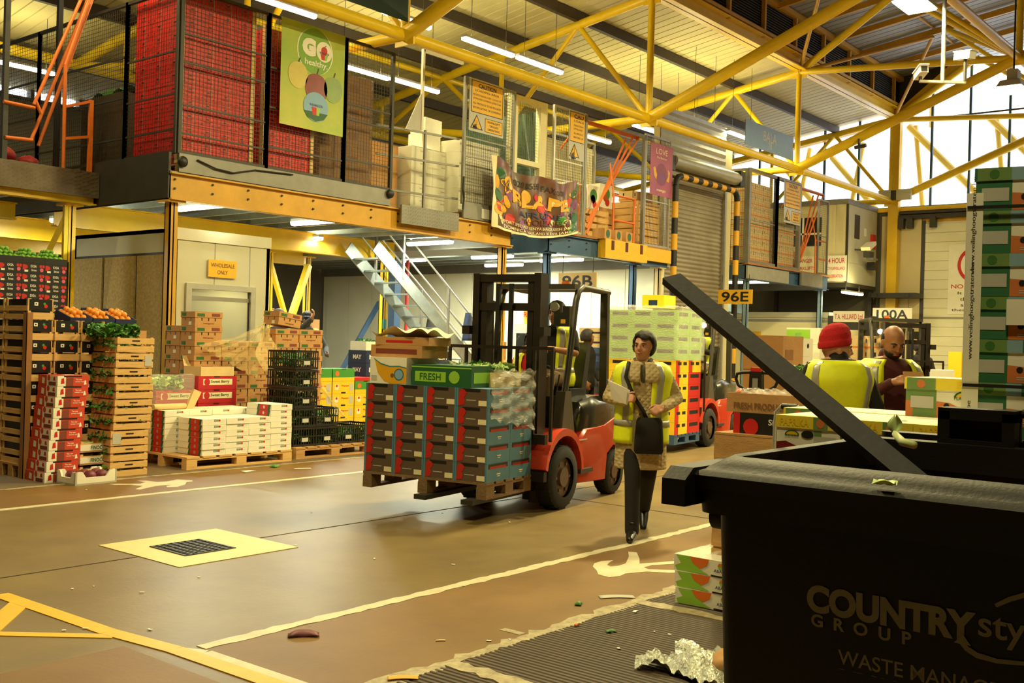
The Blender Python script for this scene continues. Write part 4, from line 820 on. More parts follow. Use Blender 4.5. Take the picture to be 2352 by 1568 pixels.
# stall number boards facing down the lane
def stall_sign(t, label, x, y, z, w, h, base):
    r = thing('stall_number', label, 'sign', (x, y, z)); MB().bx(0, .03, -w/2, w/2, -h/2, h/2).build('board', base, r); mb = MB(); text(mb, t, (-.004, 0, 0), h*.72, face='-x', bold=.02, width=w*.8); mb.build('lettering', 'black', r)
    for s in (-1, 1): MB().cyl((.015, s*w*.4, h/2), (.015, s*w*.4, 3.42-z), .008, n=6).build('hanger', 'steel_dark', r)
stall_sign('96B', 'cream stall number 96B hanging in front of the white partition', 18.0, 12.98, 2.86, .98, .36, 'cardboard_pale'); stall_sign('96E', 'yellow stall number 96E beside the roller shutter', 24.4, PX(1688, 682, 24.4).y, 2.86, .95, .36, 'sign_yellow')
# ================================================================== RAISED CABIN, GROUND CABIN, END WALL SIGNS
rc = thing('raised_cabin', 'raised cream portable cabin on legs against the end wall', 'cabin', (0, 0, 0))
cx0, cx1, cy0, cy1, cz0, cz1 = 31.85, 34.3, 12.72, 16.2, 3.68, 6.12
MB().bx(cx0, cx1, cy0, cy1, cz0, cz1).build('body', 'wall_cream', rc); MB().bx(cx0-.04, cx1, cy0-.04, cy1, cz1, cz1+.16).build('roof_edge', 'steel_grey', rc); MB().bx(cx0-.03, cx1, cy0-.03, cy1, cz0-.12, cz0).build('floor_frame', 'steel_dark', rc)
MB().bx(cx0-.02, cx1, cy0-.015, cy0, cz0, cz1).build('side_panel', 'cabin_grey', rc); MB().bx(cx0-.03, cx0+.03, cy0-.03, cy0+.03, cz0, cz1).build('corner_trim', 'steel_dark', rc); MB().bx(cx0-.016, cx0-.0, cy0+.1, cy0+.35, cz0, cz1).build('corner_panel', 'wall_cream', rc)
mb = MB(); mb.bx(cx0-.03, cx0-.01, 13.55, 14.75, 4.85, 5.75); mb.build('window_pane', 'glass_dark', rc); MB().bx(cx0-.04, cx0-.02, 14.12, 14.18, 4.85, 5.75).build('window_bar', 'white', rc); MB().bx(cx0-.04, cx0-.02, 13.55, 14.75, 5.2, 5.26).build('window_bar', 'white', rc)
MB().bx(32.4, 32.8, cy0-.03, cy0-.015, 5.1, 5.85).build('vent_slot', 'steel_dark', rc); MB().bx(33.2, 33.4, cy0-.02, cy0-.012, 5.25, 5.5).build('notice', 'white', rc); MB().bx(33.75, 34.05, cy0-.09, cy0-.015, 4.9, 5.35).build('alarm_box', 'red', rc)
MB().bx(32.0, 34.3, cy0-.02, cy0-.012, cz0, 4.3).build('lower_panel', 'cabin_grey', rc)
for x, y in ((34.15, 12.8), (31.95, 16.1), (34.15, 16.1)): MB().bx(x-.06, x+.06, y-.06, y+.06, 0, cz0-.12).build('leg', 'steel_dark', rc)
mb = MB(); mb.bar((32.45, cy0-.02, 4.75), (32.55, cy0-.35, 4.72), .05); mb.build('lamp_bracket', 'steel_dark', rc)
fl = thing('floodlight', 'floodlight with tilted cowl on the raised cabin side', 'lamp', (32.6, cy0-.4, 4.8)); MB().prism([(-.28, .0), (.25, .22), (.28, .12), (-.22, -.1)], 1, -.15, .15).build('cowl', 'cream', fl); MB().bx(-.15, .2, -.1, .1, -.3, -.12).build('body', 'steel_dark', fl); MB().bx(.1, .5, -.12, .12, -.36, -.3).build('visor', 'steel_grey', fl)
f2 = thing('floodlight', 'small black floodlight beside the red alarm box', 'lamp', (33.5, cy0-.2, 4.3)); MB().bx(-.15, .15, -.12, .12, -.12, .12).build('body', 'black', f2); MB().cyl((.15, 0, 0), (.4, .1, 0), .05).build('arm', 'black', f2)
def onx(name, label, x, yc, zc, w, h, base, lines, cat='sign', t=.015):
    r = thing(name, label, cat, (x, yc, zc)); MB().bx(0, t, -w/2, w/2, -h/2, h/2).build('board', base, r)
    for (tx_, dy, dz, hh, m, ww) in lines: mb = MB(); text(mb, tx_, (-.004, dy, dz), hh, face='-x', width=ww, bold=.01); mb.build('lettering', m, r)
    return r
onx('notice_board', '24 hour surveillance notice in red letters on the raised cabin', cx0-.05, 13.05, 4.12, .72, .8, 'carton_white', [('24 HOUR', 0, .24, .16, 'red', .6), ('CCTV SURVEILLANCE', 0, .0, .09, 'red', .62), ('IN OPERATION', 0, -.24, .1, 'red', .5)])
onx('notice_board', 'danger forklifts notice in red letters on the raised cabin', cx0-.05, 14.05, 4.12, .9, .8, 'cream', [('DANGER', 0, .26, .12, 'red', .5), ('FORKLIFTS', 0, .02, .11, 'red', .7), ('IN OPERATION', 0, -.2, .1, 'red', .75)])
gc = thing('ground_cabin', 'cream cabin with a rounded window and yellow door behind the pallet truck', 'cabin', (0, 0, 0))
gx = 31.0
MB().bx(gx, 33.8, 12.9, 17.6, 0, 2.55).build('body', 'wall_cream', gc); MB().bx(gx-.05, 33.8, 12.85, 17.6, 2.55, 2.72).build('roof_edge', 'cabin_grey', gc); MB().bx(gx-.02, gx, 12.9, 17.6, 2.42, 2.5).build('gutter', 'grey', gc); MB().bx(gx-.04, gx, 15.1, 15.75, 0, 2.1).build('door', 'gold', gc)
MB().bx(gx-.03, gx, 13.25, 14.05, 1.05, 1.95).build('window_frame', 'cream', gc); MB().bx(gx-.04, gx-.03, 13.3, 14.0, 1.1, 1.9).build('window_pane', 'glass_dark', gc); MB().bx(gx-.05, gx-.042, 13.45, 13.75, 1.62, 1.82).build('notice', 'ltgrey', gc)
onx('warehouse_sign', 'yellow notice board low on the cream ground cabin', gx-.06, 14.35, 1.35, .45, .3, 'yellow', [('SMITHFIELD', 0, .03, .07, 'brown', .38)])
_t = PX(1949, 727, 30.9); onx('trader_sign', 'white trader sign with red lettering T.A. HILLIARD Ltd', 30.9, _t.y, _t.z, .95, .33, 'carton_white', [('T.A. HILLIARD Ltd', 0, 0, .16, 'red', .85)])
MB().bx(30.93, 31.5, 11.6, 12.88, 2.2, 2.62).build('canopy', 'steel_dark', gc)
# no smoking sign on the sliding door
ns = onx('no_smoking_sign', 'no smoking sign with red barred circle on the sliding door', XE-.03, 9.6, 3.9, 1.7, 2.2, 'carton_white', [('NO SMOKING', 0, -.22, .13, 'red', 1.5), ('It is against', 0, -.44, .11, 'dkgrey', 1.1), ('the law to', 0, -.62, .11, 'dkgrey', .95), ('smoke in', 0, -.80, .11, 'dkgrey', .9), ('these premises', 0, -.97, .11, 'dkgrey', 1.45)])
mb = MB(); R = [[(-.006, r_*math.cos(2*PI*i/32), .45+r_*math.sin(2*PI*i/32)) for i in range(32)] for r_ in (.58, .48)]; mb.rings(R, caps=False); mb.build('red_circle', 'red', ns); MB().bar((-.006, .36, .80), (-.006, -.36, .10), .09, .004, up=(1, 0, 0)).build('red_bar', 'red', ns)
MB().prism([(.02, .18), (-.3, .4), (-.26, .48), (.08, .26)], 0, -.006, -.004).build('cigarette', 'dkgrey', ns); MB().tube([(-.006, .1, .3), (-.006, .2, .5), (-.006, .12, .55), (-.006, .25, .7)], .02).build('smoke_line', 'dkgrey', ns)
_q = PX(2049, 722, 33.6); stall_sign('100A', 'cream stall number 100A on the far canopy above the parked forklift', 33.6, _q.y, _q.z, 1.25, .42, 'carton_white')
MB().bx(33.64, 34.4, _q.y-.7, _q.y+.7, 3.3, 3.45).build('canopy', 'steel_dark', gc)
# ================================================================== STAIRS AND UNDER DECK THINGS
st = thing('steel_stairs', 'grey steel staircase with handrails rising under the mezzanine deck', 'stairs', (0, 0, 0))
sa = Vector((14.3, 15.2, 3.36)); sb = Vector((18.6, 15.2, .02)); sd = sb-sa
for y in (15.2, 16.0): MB().bar((sa.x, y, sa.z), (sb.x, y, sb.z), .03, .26).build('stringer', 'galv', st)
tr = MB().bx(-.12, .12, 15.22, 15.98, -.015, .015).mesh('tread', 'galv')
for i in range(1, 15): p = sa+sd*(i/15); inst('tread', tr, st, (p.x, 0, p.z))
for y in (15.2, 16.0):
    for f in (.18, .5, .82): p = sa+sd*f; MB().bar((p.x, y, p.z), (p.x, y, p.z+.95), .045).build('baluster', 'steel_grey', st)
    for h in (.5, .95): MB().tube([(sa.x+.3, y, sa.z-.2+h), (sb.x, y, sb.z+h)], .02).build('handrail', 'alu', st, smooth=True)
mat('denim', '#2a3550', .85, var=.2, scale=12)
def garment(name, label, loc, w, h, m, rz=0):
    mb = MB(); R = []
    for k in range(9):
        t = k/8; ww = w*(.35+.65*min(1, t*2.2)); R.append([(ww/2*math.cos(a)*(1+.12*math.sin(5*a+k)), .07*(1+.5*t)*math.sin(a), -t*h) for a in [2*PI*i/20 for i in range(20)]])
    mb.rings(R); return tag(mb.build(name, m, None, smooth=2, loc=loc, rz=rz), label, 'jacket')
garment('jacket', 'dark blue jacket thrown over the stair handrail', (17.0, 15.12, 2.15), .34, .6, 'denim', .3); garment('jacket', 'black coat hanging behind the staircase', (17.4, 16.6, 2.1), .5, 1.2, 'black', .2)
place('brown_carton', KIND['brownc'], 'brown carton tipped against the foot of the stairs', 'box', (17.35, 14.75, 1.16), .3); pallet((17.35, 14.75, 0), .8, .7, 'small pallet under the cartons at the stair foot'); place('brown_carton', KIND['brownc'], 'brown carton on the pallet at the foot of the stairs', 'box', (17.35, 14.75, .144), .1); place('tan_carton', Bx(.55, .5, .62).mesh('tan_carton', 'cardboard_pale'), 'tall tan carton in the pile at the stair foot', 'box', (17.35, 14.75, .538))
fg = thing('display_fridge', 'white glass door fridge beside the stair foot', 'fridge', (18.6, 14.6, 0)); MB().bx(-.3, .3, -.3, .3, 0, 1.95).build('cabinet', 'white', fg); MB().bx(-.22, .22, -.315, -.3, .5, 1.75).build('glass_door', 'glass_dark', fg); MB().bx(-.315, -.3, -.22, .22, .5, 1.75).build('side_glass', 'glass_dark', fg); MB().bx(-.26, .26, -.33, -.315, .44, .5).build('door_rail', 'white', fg)
bk = thing('tub', 'yellow tub with red lettering standing on the fridge', 'tub', (18.6, 14.6, 1.95)); MB().cyl((0, 0, 0), (0, 0, .42), .2, .23, n=20).build('body', 'gold', bk, smooth=True); MB().cyl((0, 0, .42), (0, 0, .45), .24, n=20).build('lid', 'cream', bk, smooth=True); mb = MB(); text(mb, 'Ru', (-.235, 0, .22), .12, face='-x'); mb.build('lettering', 'red', bk)
bp_ = thing('standpipe', 'red pipe with a call point on the blue column behind the stairs', 'pipe', (0, 0, 0)); MB().cyl((17.6, 17.6, 0), (17.6, 17.6, 3.4), .04).build('pipe', 'red', bp_); MB().bx(17.5, 17.62, 17.5, 17.62, 1.5, 1.7).build('call_point', 'red', bp_)
struct(MB().bx(17.3, 17.5, 17.7, 17.9, 0, 3.6).build('column_blue', 'steel_blue')); struct(MB().bar((16.2, 18.6, .3), (17.3, 18.2, 2.4), .1).build('brace_blue', 'steel_blue'))
# pile of pink and brown cartons at the back
pk = kmesh('pinkc', lambda: Bx(.4, .36, .24).disc('-y', .3, .5, .08, 1).disc('-y', .7, .5, .08, 1).pr('-y', 0, 1, .82, .95, 1).disc('-x', .5, .5, .08, 1).pr('-x', 0, 1, .8, .95, 1).mesh('pink_carton', ['carton_white', 'pink']))
for k in range(9):
    for j in range(2): place('pink_carton', pk, 'white carton printed with pink fruit in the pile behind the yellow bracing', 'box', (15.3, 20.0+j*.37, k*.242), 0, 'pink printed cartons behind the bracing')
for k in range(5):
    for i in range(2): place('brown_carton', KIND['brownc'], 'brown carton in the pile behind the yellow bracing', 'box', (15.9+i*.56, 19.9, k*.392), .04*k, 'brown cartons behind the bracing')
# ================================================================== GOODS ON THE LEFT
# --- black cartons with limes
def lime_tray():
    b = Bx(.27, .39, .113); b.pr('-y', .02, .14, .3, .85, 2); b.disc('-y', .16, .62, .022, 2); b.pr('-y', .1, .26, .1, .3, 1); b.tx('-y', 'EXSA', .5, .7, .03, 1, width=.07); b.tx('-y', 'limes', .52, .3, .026, 1, width=.06); b.disc('-y', .82, .72, .018, 2); b.disc('-y', .93, .72, .018, 2); b.disc('-y', .86, .34, .022, 3)
    b.pr('-x', .1, .3, .2, .4, 1); b.disc('-x', .6, .6, .02, 2); b.disc('-x', .75, .6, .02, 2); return b.mesh('lime_carton', ['black', 'white', 'red', 'pink'])
lt = kmesh('lime', lime_tray); pallet((6.03, 12.4, 0), .9, .8, 'pallet under the black lime cartons')
x0 = 5.62
for k in range(19):
    for i in range(3): place('lime_carton', lt, 'black carton with red dots in the tall lime stack', 'box', (x0+.135+i*.272, 12.4, .144+k*.1145), 0, 'black lime cartons')
ztop = .144+19*.1145
lo = Bx(.27, .39, .07); lo.openbox(.008); lo.bx(-.135, -.05, .187, .195, .07, .15); lo.bx(.05, .135, .187, .195, .07, .15); lom = lo.mesh('open_lime_carton', 'black')
mat('lime', '#5f9a2c', .45, col2='#86b83c', scale=30); mat('orange_fruit', '#e88a1c', .45, col2='#f09c2c', scale=30)
lime_me = MB().sph((0, 0, 0), (.027, .025, .025), 10, 7).mesh('lime', 'lime', 2); or_me = MB().sph((0, 0, 0), .036, 12, 8).mesh('orange', 'orange_fruit', 2)
rnd = random.Random(11)
for i in range(3):
    bx_ = x0+.135+i*.272; place('open_lime_carton', lom, 'open black carton heaped with limes on the lime stack', 'box', (bx_, 12.4, ztop+(.03 if i == 2 else 0)*0), 0, 'open lime cartons')
    for lay, (na, nb) in enumerate(((4, 6), (4, 5), (3, 4), (2, 3))):
        for a in range(na):
            for b_ in range(nb): place('lime', lime_me, 'green lime heaped in an open black carton', 'lime', (bx_+(a-(na-1)/2)*.06+rnd.uniform(-.004, .004), 12.40+(b_-(nb-1)/2)*.06+.012*lay, ztop+.034+lay*.043), rnd.uniform(0, 3), 'limes on the lime stack')
# --- wooden crates of strawberry punnets (slats, corner posts, dark film tray)
def straw_parts(w=.285, d=.5, h=.215):
    pr = []; mw = 'crate_wood'; t = .008
    sl = MB().bx(-w/2, w/2, -t/2, t/2, 0, .07).mesh('slat', mw); sd_ = MB().bx(-t/2, t/2, -d/2, d/2, 0, .055).mesh('slat', mw); po_ = MB().bx(-.016, .016, -.016, .016, 0, h).mesh('corner_post', mw)
    tb = Bx(w-.04, d-.012, .12); tb.pr('-y', .22, .38, .45, .75, 1); tb.pr('-y', .27, .33, .55, .65, 2); tb.disc('-y', .72, .42, .02, 2); tb.disc('-y', .66, .62, .014, 3); tray = tb.mesh('punnet_tray', ['plastic_black', 'white', 'red', 'green'])
    pr = [('slat', sl, (0, -d/2+t/2, .0)), ('slat', sl, (0, d/2-t/2, 0)), ('slat', sd_, (-w/2+t/2, 0, 0)), ('slat', sd_, (-w/2+t/2, 0, .085)), ('slat', sd_, (w/2-t/2, 0, 0)), ('slat', sd_, (w/2-t/2, 0, .085)), ('punnet_tray', tray, (0, 0, .088))]
    for sx in (-1, 1):
        for sy in (-1, 1): pr.append(('corner_post', po_, (sx*(w/2-.024), sy*(d/2-.024), 0)))
    return pr
sp = straw_parts(); pallet((5.76, 11.04, 0), 1.0, .55, 'pallet under the strawberry crates')
for i in range(3):
    for k in range(8 if i == 0 else 7): put_crate(sp, 'berry_crate', 'slatted crate of dark film covered strawberry punnets in the tall stack', (5.42+i*.295, 11.04, .144+k*.2155), 0, 'strawberry crates')
for k in range(8): put_crate(sp, 'berry_crate', 'slatted crate of strawberry punnets behind the tall stack', (5.42, 11.56, .144+k*.2155), 0, 'strawberry crates behind')
pallet((5.42, 11.58, 0), .4, .5, 'short pallet behind the strawberry crates')
cp = MB(); cp.bx(5.255, 5.262, 10.755, 10.83, .0, 1.72); cp.bx(5.255, 5.32, 10.755, 10.762, 0, 1.72); tag(cp.build('corner_protector', 'cardboard_dark'), 'brown cardboard corner strip standing against the strawberry crates', 'corner strip')
# --- oranges in tilted cartons behind
oc = Bx(.27, .36, .13); oc.openbox(.01, 0, 1); oc.bx(-.11, -.04, .18, .19, .13, .165, 0); oc.bx(.04, .11, .18, .19, .13, .165, 0); ocm = oc.mesh('orange_carton', ['navy', 'cardboard_dark'])
for c_ in range(2):
    for k in range(7): place('brown_carton', KIND['brownc'], 'brown carton in the stack carrying the oranges', 'box', (6.40+c_*.545, 11.95, k*.392), 0, 'brown cartons under the oranges') if k < 4 else None
for i in range(3):
    r_ = thing('orange_carton', 'tilted navy carton full of oranges above the wooden crates', 'box', (6.34+i*.285, 11.86, 1.5685), 0, 'tilted cartons of oranges'); w = MB(); w.prism([(-.17, 0), (.17, 0), (.17, .09)], 0, -.13, .13); w.build('wedge', 'cardboard_dark', r_); o = inst('tray', ocm, r_, (0, .0, .046)); o.rotation_euler = (.26, 0, 0)
    for layer, (na, nb) in enumerate(((3, 4), (3, 4), (2, 3))):
        for a in range(na):
            for b_ in range(nb):
                ly = -.12+b_*.078+.02*layer; place('orange', or_me, 'orange heaped in a tilted navy carton', 'orange', (6.34+i*.285+(a-(na-1)/2)*.077, 11.86+ly, 1.5685+.105+ly*.26+layer*.05), rnd.uniform(0, 3), 'oranges in the tilted cartons')
# --- red and white cartons
def rw_box():
    b = Bx(.335, .40, .106); b.pr('-y', .0, .26, 0, 1, 1); b.pg('-y', [(.1, .2), (.22, .25), (.2, .8), (.12, .7)], 2); b.pg('-y', [(.26, .0), (.5, .0), (.5, .8), (.3, .75)], 3); b.tx('-y', 'The new', .68, .62, .016, 1, width=.07); b.tx('-y', 'sweet red', .70, .42, .014, 1, width=.09); b.pg('-y', [(.84, .1), (.93, .15), (.9, .55), (.86, .5)], 1); b.pr('-y', .2, .78, .86, .99, 4)
    b.pr('-x', .45, 1, 0, 1, 1, .001); b.pg('-x', [(.2, .2), (.34, .15), (.36, .7), (.22, .8)], 1); b.disc('-x', .56, .75, .03, 0); b.pr('-x', .55, .92, .05, .4, 3); b.pg('-x', [(.78, .55), (.9, .5), (.88, .9), (.8, .85)], 2); mat('scarlet', '#c8402a', .5, var=.06); mat('chili_brown', '#6a3d2a', .6, col2='#8a2f22', scale=20)
    return b.mesh('red_white_carton', ['scarlet', 'carton_white', 'red', 'chili_brown', 'black'])
rwm = kmesh('rw', rw_box)
for k in range(10): place('red_white_carton', rwm, 'orange red and white carton in the low stack before the strawberry crates', 'box', (5.44+.004*(k % 3)+(.012*k), 10.53, k*.1085), 0, 'red and white cartons')
place('card', MB().bx(-.06, .06, -.03, .03, 0, .004).mesh('card', 'white'), 'white price card on the red and white cartons', 'card', (5.55, 10.45, 1.085), .2)
# --- radicchio tray
mat('radicchio', '#5a1c28', .5, col2='#8f4a55', scale=12)
def foam_tray(w, d, h):
    b = MB(); t = .02; n = 2; b.bx(-w/2, w/2, -d/2, d/2, 0, .02)
    for (ax, sgn) in ((0, -1), (0, 1), (1, -1), (1, 1)):
        L = d if ax == 0 else w; p = [(-L/2, 0), (L/2, 0), (L/2, h), (L*.33, h), (L*.24, h*.55), (-L*.24, h*.55), (-L*.33, h), (-L/2, h)]
        b.prism(p, ax, sgn*((w if ax == 0 else d)/2-t), sgn*((w if ax == 0 else d)/2))
    return b.mesh('foam_tray', 'carton_white')
place('foam_tray', foam_tray(.46, .34, .135), 'white foam tray of radicchio on the floor before the crates', 'tray', (5.62, 10.14, .0), .05)
radh = MB().sph((0, 0, 0), (.062, .058, .055), 14, 10); radh.v = [(p[0]*(1+.12*math.sin(6*math.atan2(p[1], p[0]))), p[1]*(1+.12*math.sin(6*math.atan2(p[1], p[0]))), p[2]) for p in radh.v]; radm = radh.mesh('radicchio', 'radicchio', 2)
for i in range(3):
    for j in range(2): place('radicchio', radm, 'round dark red radicchio in the white foam tray', 'radicchio', (5.49+i*.128, 10.08+j*.118, .078), i+j*2, 'radicchio heads in the foam tray')
# --- fennel crates
fc = slat_crate(.37, .28, .115, 1, 'crate_wood', .03, .2); mat('fennel', '#d9d6a0', .5, col2='#a9c070', scale=10)
fen = MB().sph((0, 0, 0), (.05, .045, .038), 10, 7, 0).cyl((.03, 0, .01), (.13, .01, .03), .022, .014, n=8, m=1).mesh('fennel', ['fennel', 'leaf_pale'], 2)
for k in range(3):
    r_ = put_crate(fc, 'fennel_crate', 'low wooden crate of fennel with green lettering beside the foam tray', (5.90, 10.60, k*.132), 0, 'fennel crates')
    mb = MB(); mb.bx(-.186, .186, -.145, -.141, .02, .085); mb.build('label_strip', 'carton_white', r_); mb = MB(); text(mb, 'FINOCCHI', (.03, -.147, .052), .04, width=.2, bold=.02); mb.build('lettering', 'dkgreen', r_)
    mb = MB(); text(mb, 'FINOCCHI', (-.1865, 0, .052), .04, face='-x', width=.2, bold=.02); mb.build('lettering', 'dkgreen', r_); MB().bx(-.186, -.182, -.13, .13, .02, .085).build('label_strip', 'carton_white', r_)
    for i in range(3): place('fennel', fen, 'pale fennel bulb in a low wooden crate', 'fennel', (5.79+i*.11, 10.57+.05*(i % 2), k*.132+.06), i*2.1, 'fennel bulbs')
# --- leafy greens helper
def greens(name, label, cx, cy, z, w, d, n, h=.12, size=.035, m='leaf', seed=0, cat='herbs', hang=0.):
    rnd = random.Random(seed); mb = MB()
    for i in range(n):
        p = Vector((cx+rnd.uniform(-w/2, w/2), cy+rnd.uniform(-d/2, d/2), z+rnd.uniform(-hang, h))); a = Vector((rnd.gauss(0, 1), rnd.gauss(0, 1), rnd.gauss(0, .7))).normalized(); b_ = a.cross(Vector((rnd.gauss(0, 1), rnd.gauss(0, 1), rnd.gauss(0, 1)))).normalized(); s = size*rnd.uniform(.6, 1.3)
        mid = a.cross(b_)*s*.25
        mb.add([p-a*s, p+b_*s*.6+mid, p+a*s, p-b_*s*.6+mid], [(0, 1, 2), (0, 2, 3)], 0 if rnd.random() < .6 else 1)
    o = tag(mb.build(name, [m, 'leaf_dark' if m == 'leaf' else 'leaf']), label, cat); o['kind'] = 'stuff'; return o
# --- parsley crates
pcr = slat_crate(.44, .56, .164, 2, 'crate_wood', .03, .22)
hole = Bx(.44, .56, .164, False); hole.d = .56
for k in range(9):
    dx = -.035 if k < 3 else .02*((k*7) % 3-1)*.5
    r_ = put_crate(pcr, 'parsley_crate', 'slatted wooden crate of parsley in the tall stack beside the kiwi pallet', (6.23+dx, 10.6, k*.166), 0, 'parsley crates')
    MB().bx(-.045, .045, -.2825, -.2795, .118, .132).build('hand_slot', 'black', r_)
    if k in (2, 7): MB().bx(.12 if k == 7 else -.2, .2 if k == 7 else -.1, -.284, -.281, .02, .13).build('price_tag', 'ltgrey', r_)
    greens('parsley', 'dark green parsley poking out of a slatted crate', 6.23+dx-.225, 10.6, k*.166+.095, .05, .5, 46, .04, .032, seed=k, hang=.05); 
    g_ = greens('parsley', 'dark green parsley showing between the crate slats', 6.23+dx, 10.6, k*.166+.085, .38, .57, 60, .015, .022, seed=k+40, hang=.02)
greens('parsley', 'big bunch of parsley heaped on the tall crate stack', 6.1, 10.62, 9*.166-.01, .42, .5, 420, .13, .045, seed=90)
# --- kiwi pallet
def kiwi_box():
    b = Bx(.318, .485, .0695); b.tx('-y', 'KIWI', .58, .70, .022, 1, width=.06, bold=.02); b.disc('-y', .72, .72, .012, 2); b.pr('-y', .72, .95, .3, .32, 3); b.pr('-y', .72, .9, .5, .52, 3); b.pr('-y', .75, .97, .68, .7, 3); b.pr('-y', 0, 1, .0, .03, 3); b.pr('-y', .48, .66, .93, 1.0, 3)
    b.pg('-x', [(.42, 0), (.5, 0), (.54, 1), (.46, 1)], 1); b.pg('-x', [(.5, 0), (.84, 0), (.88, 1), (.54, 1)], 2); b.pg('-x', [(.84, 0), (.93, 0), (.97, 1), (.88, 1)], 1); b.disc('-x', .7, .5, .02, 0); b.pr('-x', 0, 1, 0, .03, 3); return b.mesh('kiwi_carton', ['carton_white', 'dkgreen', 'red', 'ltgrey'])
kw = kmesh('kiwi', kiwi_box); pallet((7.69, 10.9, 0), 1.5, 1.06, 'pale wooden pallet loaded with the flat kiwi cartons', m='crate_wood')
kr = lambda: random.uniform(-.004, .004)
for i, n in enumerate((6, 6, 6, 8)):
    for k in range(n): place('kiwi_carton', kw, 'flat white kiwi carton with a red and green band on the front row', 'box', (7.305+i*.322+kr(), 10.62+kr(), .144+k*.0705), 0, 'kiwi cartons on the front row')
for i in range(4):
    for k in range(7): place('kiwi_carton', kw, 'flat white kiwi carton with a red and green band in the row behind', 'box', (7.14+i*.322+kr(), 11.13+kr(), .144+k*.0705), 0, 'kiwi cartons in the row behind')
mb = MB(); mb.cyl((-.02, 0, .035), (.42, .02, .035), .035, n=12); mb.prism([(.4, -.02), (.5, -.02), (.62, .2), (.52, .24), (.44, .06)], 1, -.02, .02); tag(mb.build('cardboard_tube', 'cardboard_pale', None, loc=(6.95, 11.06, .144+7*.0705+.0), rz=0), 'beige cardboard tube with a flap lying on the kiwi cartons', 'tube')
# --- red berry cartons, salad bags, open carton
mat('berry_red', '#b8202a', .5, var=.08)
rbx = kmesh('berry', lambda: Bx(.58, .4, .17).pr('-y', .12, .88, .35, .8, 1).tx('-y', 'Sweet Berry', .56, .58, .05, 2, width=.28).disc('-y', .22, .57, .045, 0).pr('-y', .4, .55, .93, 1, 2).mesh('berry_carton', ['berry_red', 'cream', 'black']))
for i, n in enumerate((4, 5)):
    for k in range(n): place('berry_carton', rbx, 'red berry carton with a cream panel behind the kiwi pallet', 'box', (7.54+i*.6, 11.72, .144+k*.173), 0, 'red berry cartons')
pallet((7.84, 11.72, 0), 1.2, .4, 'pallet under the red berry cartons')
op = Bx(.5, .38, .12); op.openbox(.006); op.add([(-.25, .19, .12), (.25, .19, .12), (.2, .3, .24), (-.22, .28, .25)], [(0, 1, 2, 3)]); op.add([(.25, -.19, .12), (.25, .19, .12), (.42, .1, .05), (.42, -.15, .06)], [(0, 1, 2, 3)], 1); place('open_carton', op.mesh('open_carton', ['cardboard_pale', 'black']), 'open carton with raised flaps on the red berry cartons', 'box', (8.14, 11.72, .144+5*.173))
greens('salad_bag', 'bagged green salad on the red berry cartons', 7.42, 11.68, .144+4*.173+.03, .5, .3, 200, .13, .05, 'leaf_pale', 77, 'salad')
wrap('stretch_film', 'clear film stretched over the red berry cartons and salad', 7.14, 7.76, 11.5, 11.93, .3, 1.02, 'film', 12)
# --- brown lidded cartons
def lid_mesh():
    b = Bx(.425, .325, .075); b.pr('-y', .08, .35, .15, .7, 1); b.pr('-y', .6, .9, .2, .75, 2); b.pr('-x', .1, .4, .2, .8, 1); return b.mesh('lid', ['cardboard', 'leaf_dark', 'chili_brown'])
def bod_mesh():
    b = Bx(.41, .31, .125); 
    for u in (.25, .5, .75): b.pr('-y', u-.02, u+.02, .55, .85, 1)
    for u in (.3, .7): b.pr('-x', u-.02, u+.02, .55, .85, 1)
    b.pr('-x', .55, .75, .1, .45, 3); b.tx('-y', 'mangoes', .5, .25, .02, 2, width=.16); return b.mesh('body', ['cardboard', 'black', 'chili_brown', 'white'])
lidm = kmesh('lid', lid_mesh); bodm = kmesh('bod', bod_mesh)
def lidded(loc, rz=0, label='brown lidded carton with palm prints in the big stack behind the kiwi pallet', group='brown lidded cartons'):
    r = thing('lidded_carton', label, 'box', loc, rz, group); inst('body', bodm, r); inst('lid', lidm, r, (0, 0, .112)); return r
pallet((9.0, 12.16, 0), 2.15, .7, 'long pallet under the brown lidded cartons')
for i, n in enumerate((9, 7, 7, 8, 8)):
    for k in range(n): lidded((8.2+i*.432, 12.0, .144+k*.188), kr()*6)
for k in range(8): lidded((8.2, 12.34, .144+k*.188), 0)
o = lidded((9.52, 12.0, .144+8*.188+.012), .06, 'brown lidded carton tipped on top of the big stack', None); o.rotation_euler = (0, .12, .06); o.location.z += .025
# gold tinted film pulled over the stack and hanging down
def filmsheet(name, label, fn, nu, nv, m): return tag(MB().grid(fn, nu, nv).build(name, m, None, smooth=2), label, 'plastic film')
A = Vector((9.05, 11.78, 1.72)); B1 = Vector((8.0, 11.74, 1.40)); B2 = Vector((8.9, 11.72, .95))
filmsheet('loose_film', 'crumpled clear film fanned over the brown lidded cartons', lambda u, v: A.lerp(B1.lerp(B2, v), u)+Vector((.01*math.sin(v*63+u*5), -.025*math.sin(v*34+u*7)*u-.015*math.sin(u*17+v*11), .02*math.sin(v*47+u*3)*u-.05*math.sin(u*PI))), 26, 40, 'film_gold')
A2 = Vector((9.1, 11.78, 1.72)); 
filmsheet('loose_film', 'twisted strip of clear film hanging from the brown cartons to the kiwi cartons', lambda u, v: Vector((9.1-.15*math.sin(u*PI)*1.2, 11.76-.95*u**1.5, 1.70-1.0*u))+Vector((.06+.16*math.sin(u*PI), 0, 0))*(v-.5)*2*(.5+u)+Vector((.012*math.sin(v*17+u*9), .02*math.sin(v*12+u*20), 0)), 30, 10, 'film_gold')
